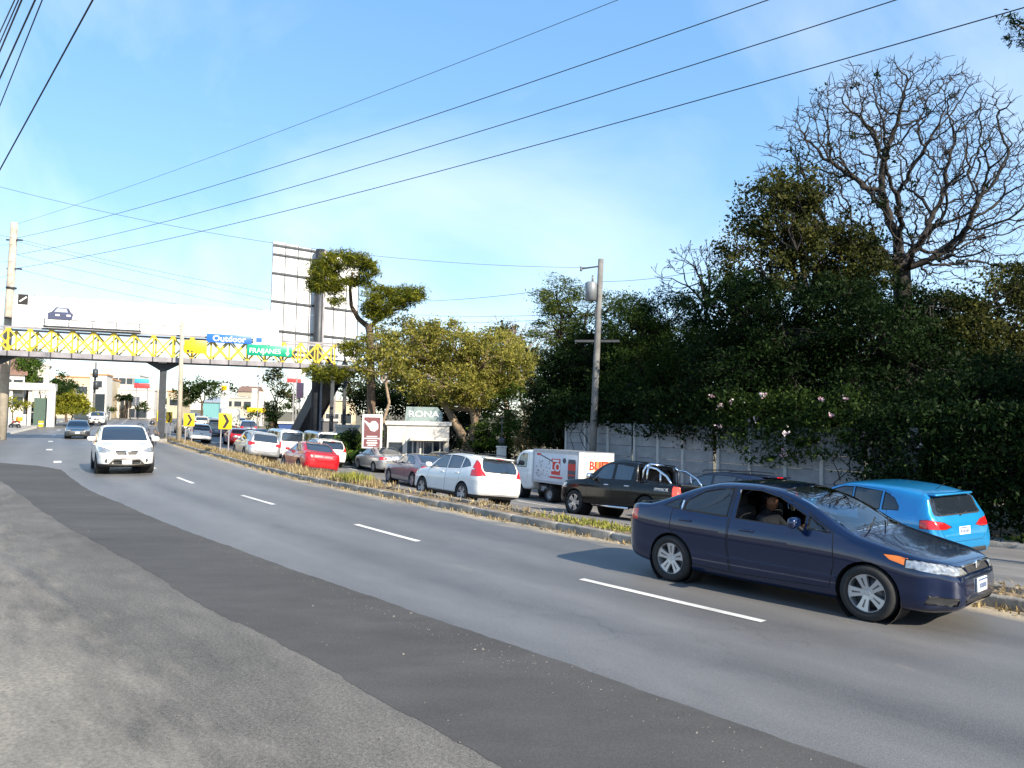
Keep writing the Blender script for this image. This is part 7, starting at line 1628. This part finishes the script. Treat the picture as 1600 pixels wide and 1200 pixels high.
# driver at the wheel side of the blue saloon, looking along the road
def driver():
    L2 = 4.49/2; X = lambda d: L2-d
    root = empty('person', (0, 0, 0)); root.matrix_world = CIV.matrix_basis.copy(); tag(root, 'person with short dark hair sitting inside the dark blue saloon', 'person')
    sx, sy = X(2.50), -.10
    J = [(sx-.02, sy, .66), (sx-.06, sy, .80), (sx-.06, sy, .93), (sx-.04, sy, 1.01), (sx-.02, sy, 1.07),
         (sx-.05, sy+.19, .93), (sx+.12, sy+.25, .78), (sx+.34, sy+.16, .84), (sx-.05, sy-.19, .93), (sx+.10, sy-.25, .76), (sx+.32, sy-.14, .82),
         (sx+.06, sy+.10, .60), (sx+.46, sy+.13, .66), (sx+.62, sy+.12, .42), (sx+.06, sy-.10, .60), (sx+.46, sy-.13, .66), (sx+.62, sy-.12, .42)]
    Ed = [(0, 1), (1, 2), (2, 3), (3, 4), (2, 5), (5, 6), (6, 7), (2, 8), (8, 9), (9, 10), (0, 11), (11, 12), (12, 13), (0, 14), (14, 15), (15, 16)]
    Rr = [.15, .15, .13, .065, .058, .075, .055, .04, .075, .055, .04, .10, .08, .055, .10, .08, .055]
    skin_body('body', J, Ed, Rr, mat('shirt_dark', (.03, .032, .04), .9, var=.15), root)
    add_head(root, (sx+.01, sy-.01, 1.155), R(-14), R(4))
    hand(root, (sx+.35, sy+.16, .84), (.8, -.1, .2), (0, 0, 1), 1, M_skin); hand(root, (sx+.33, sy-.14, .82), (.8, .1, .2), (0, 0, 1), -1, M_skin)
driver()
# motorcycle riders
def motorbike(label_b, label_p, s, v, toward, col, box=None, yaw_off=0.0):
    p = road_pt(s, v); d = road_dir(s)*(-1 if toward else 1); yw = math.atan2(d.y, d.x)+yaw_off
    b = empty('motorcycle', p, yw); tag(b, label_b, 'motorcycle')
    for x in (.64, -.62):
        w_ = MB().lathe([(.22, -.05), (.29, -.05), (.30, 0), (.29, .05), (.22, .05)], 20, Matrix.Translation((x, 0, .30))).build('wheel', M_tyre, b); MB().lathe([(.02, -.03), (.23, -.01), (.23, .01), (.02, .03)], 14, Matrix.Translation((x, 0, .30))).build('rim', M_steel, w_)
    MB().tube([(-.62, .09, .30), (-.1, .07, .36), (.1, 0, .40)], .03, 6).tube([(.64, 0, .30), (.46, 0, .78), (.40, 0, .95)], .035, 6).build('frame', M_plas, b)
    MB().bbox((.02, 0, .42), (.42, .26, .32), .06).build('engine', M_disc, b); MB().bbox((.16, 0, .76), (.46, .26, .22), .09).build('tank', paint(col[0], col[1]), b); MB().bbox((-.34, 0, .78), (.62, .24, .10), .045).build('seat', M_seat, b); MB().bbox((-.72, 0, .72), (.20, .14, .16), .05).build('tail_light', M_red, b)
    MB().tube([(.42, -.34, 1.0), (.38, 0, .98), (.42, .34, 1.0)], .015, 6).build('handlebar', M_plas, b); MB().bbox((.50, 0, .86), (.14, .18, .20), .06).build('headlight', M_white_l, b)
    if box: MB().bbox((-.66, 0, 1.06), (.46, .46, .44), .04).build('delivery_box', mat('box_'+box[0], box[1], .5), b)
    if not label_p: return
    r_ = empty('person', p, yw); tag(r_, label_p, 'person')
    J = [(-.22, 0, .88), (-.18, 0, 1.10), (-.10, 0, 1.34), (-.06, 0, 1.45), (-.10, .2, 1.34), (.10, .28, 1.16), (.36, .30, 1.04), (-.10, -.2, 1.34), (.10, -.28, 1.16), (.36, -.30, 1.04), (-.10, .14, .86), (.20, .22, .72), (.02, .22, .34), (.14, .22, .30), (-.10, -.14, .86), (.20, -.22, .72), (.02, -.22, .34), (.14, -.22, .30)]
    Ed = [(0, 1), (1, 2), (2, 3), (2, 4), (4, 5), (5, 6), (2, 7), (7, 8), (8, 9), (0, 10), (10, 11), (11, 12), (12, 13), (0, 14), (14, 15), (15, 16), (16, 17)]
    skin_body('body', J, Ed, [.14, .14, .13, .06, .08, .055, .04, .08, .055, .04, .10, .075, .05, .05, .10, .075, .05, .05], mat('jacket_grey', (.09, .10, .13), .9), r_, sub=1)
    h = add_head(r_, (-.02, 0, 1.60), 0)
    MB().lathe([(.01, .16), (.08, .145), (.135, .08), (.15, .0), (.14, -.06), (.12, -.09)], 16, Matrix.Translation((-.03, 0, 1.60)) @ Matrix.Rotation(math.pi/2, 4, 'X')).build('helmet', mat('helmet_dark', (.03, .03, .04), .2, coat=.8), h)
    hand(r_, (.36, .30, 1.04), (1, 0, -.1), (0, 0, 1), 1, M_skin); hand(r_, (.36, -.30, 1.04), (1, 0, -.1), (0, 0, 1), -1, M_skin)
motorbike('dark motorcycle riding along the left carriageway beside the bridge column', 'rider in grey on the motorcycle near the bridge column', s_at_px(236, -2.4), -2.4, True, ('moto_black', (.01, .01, .012)))
motorbike('parked motorcycle with an orange delivery box at the left edge of the frame', None, *[float(q_[0]) for q_ in sv(at(24, 660, 80).x, 80.0)], False, ('moto_red', (.4, .01, .01)), ('orange', (.75, .30, .02)), R(40))
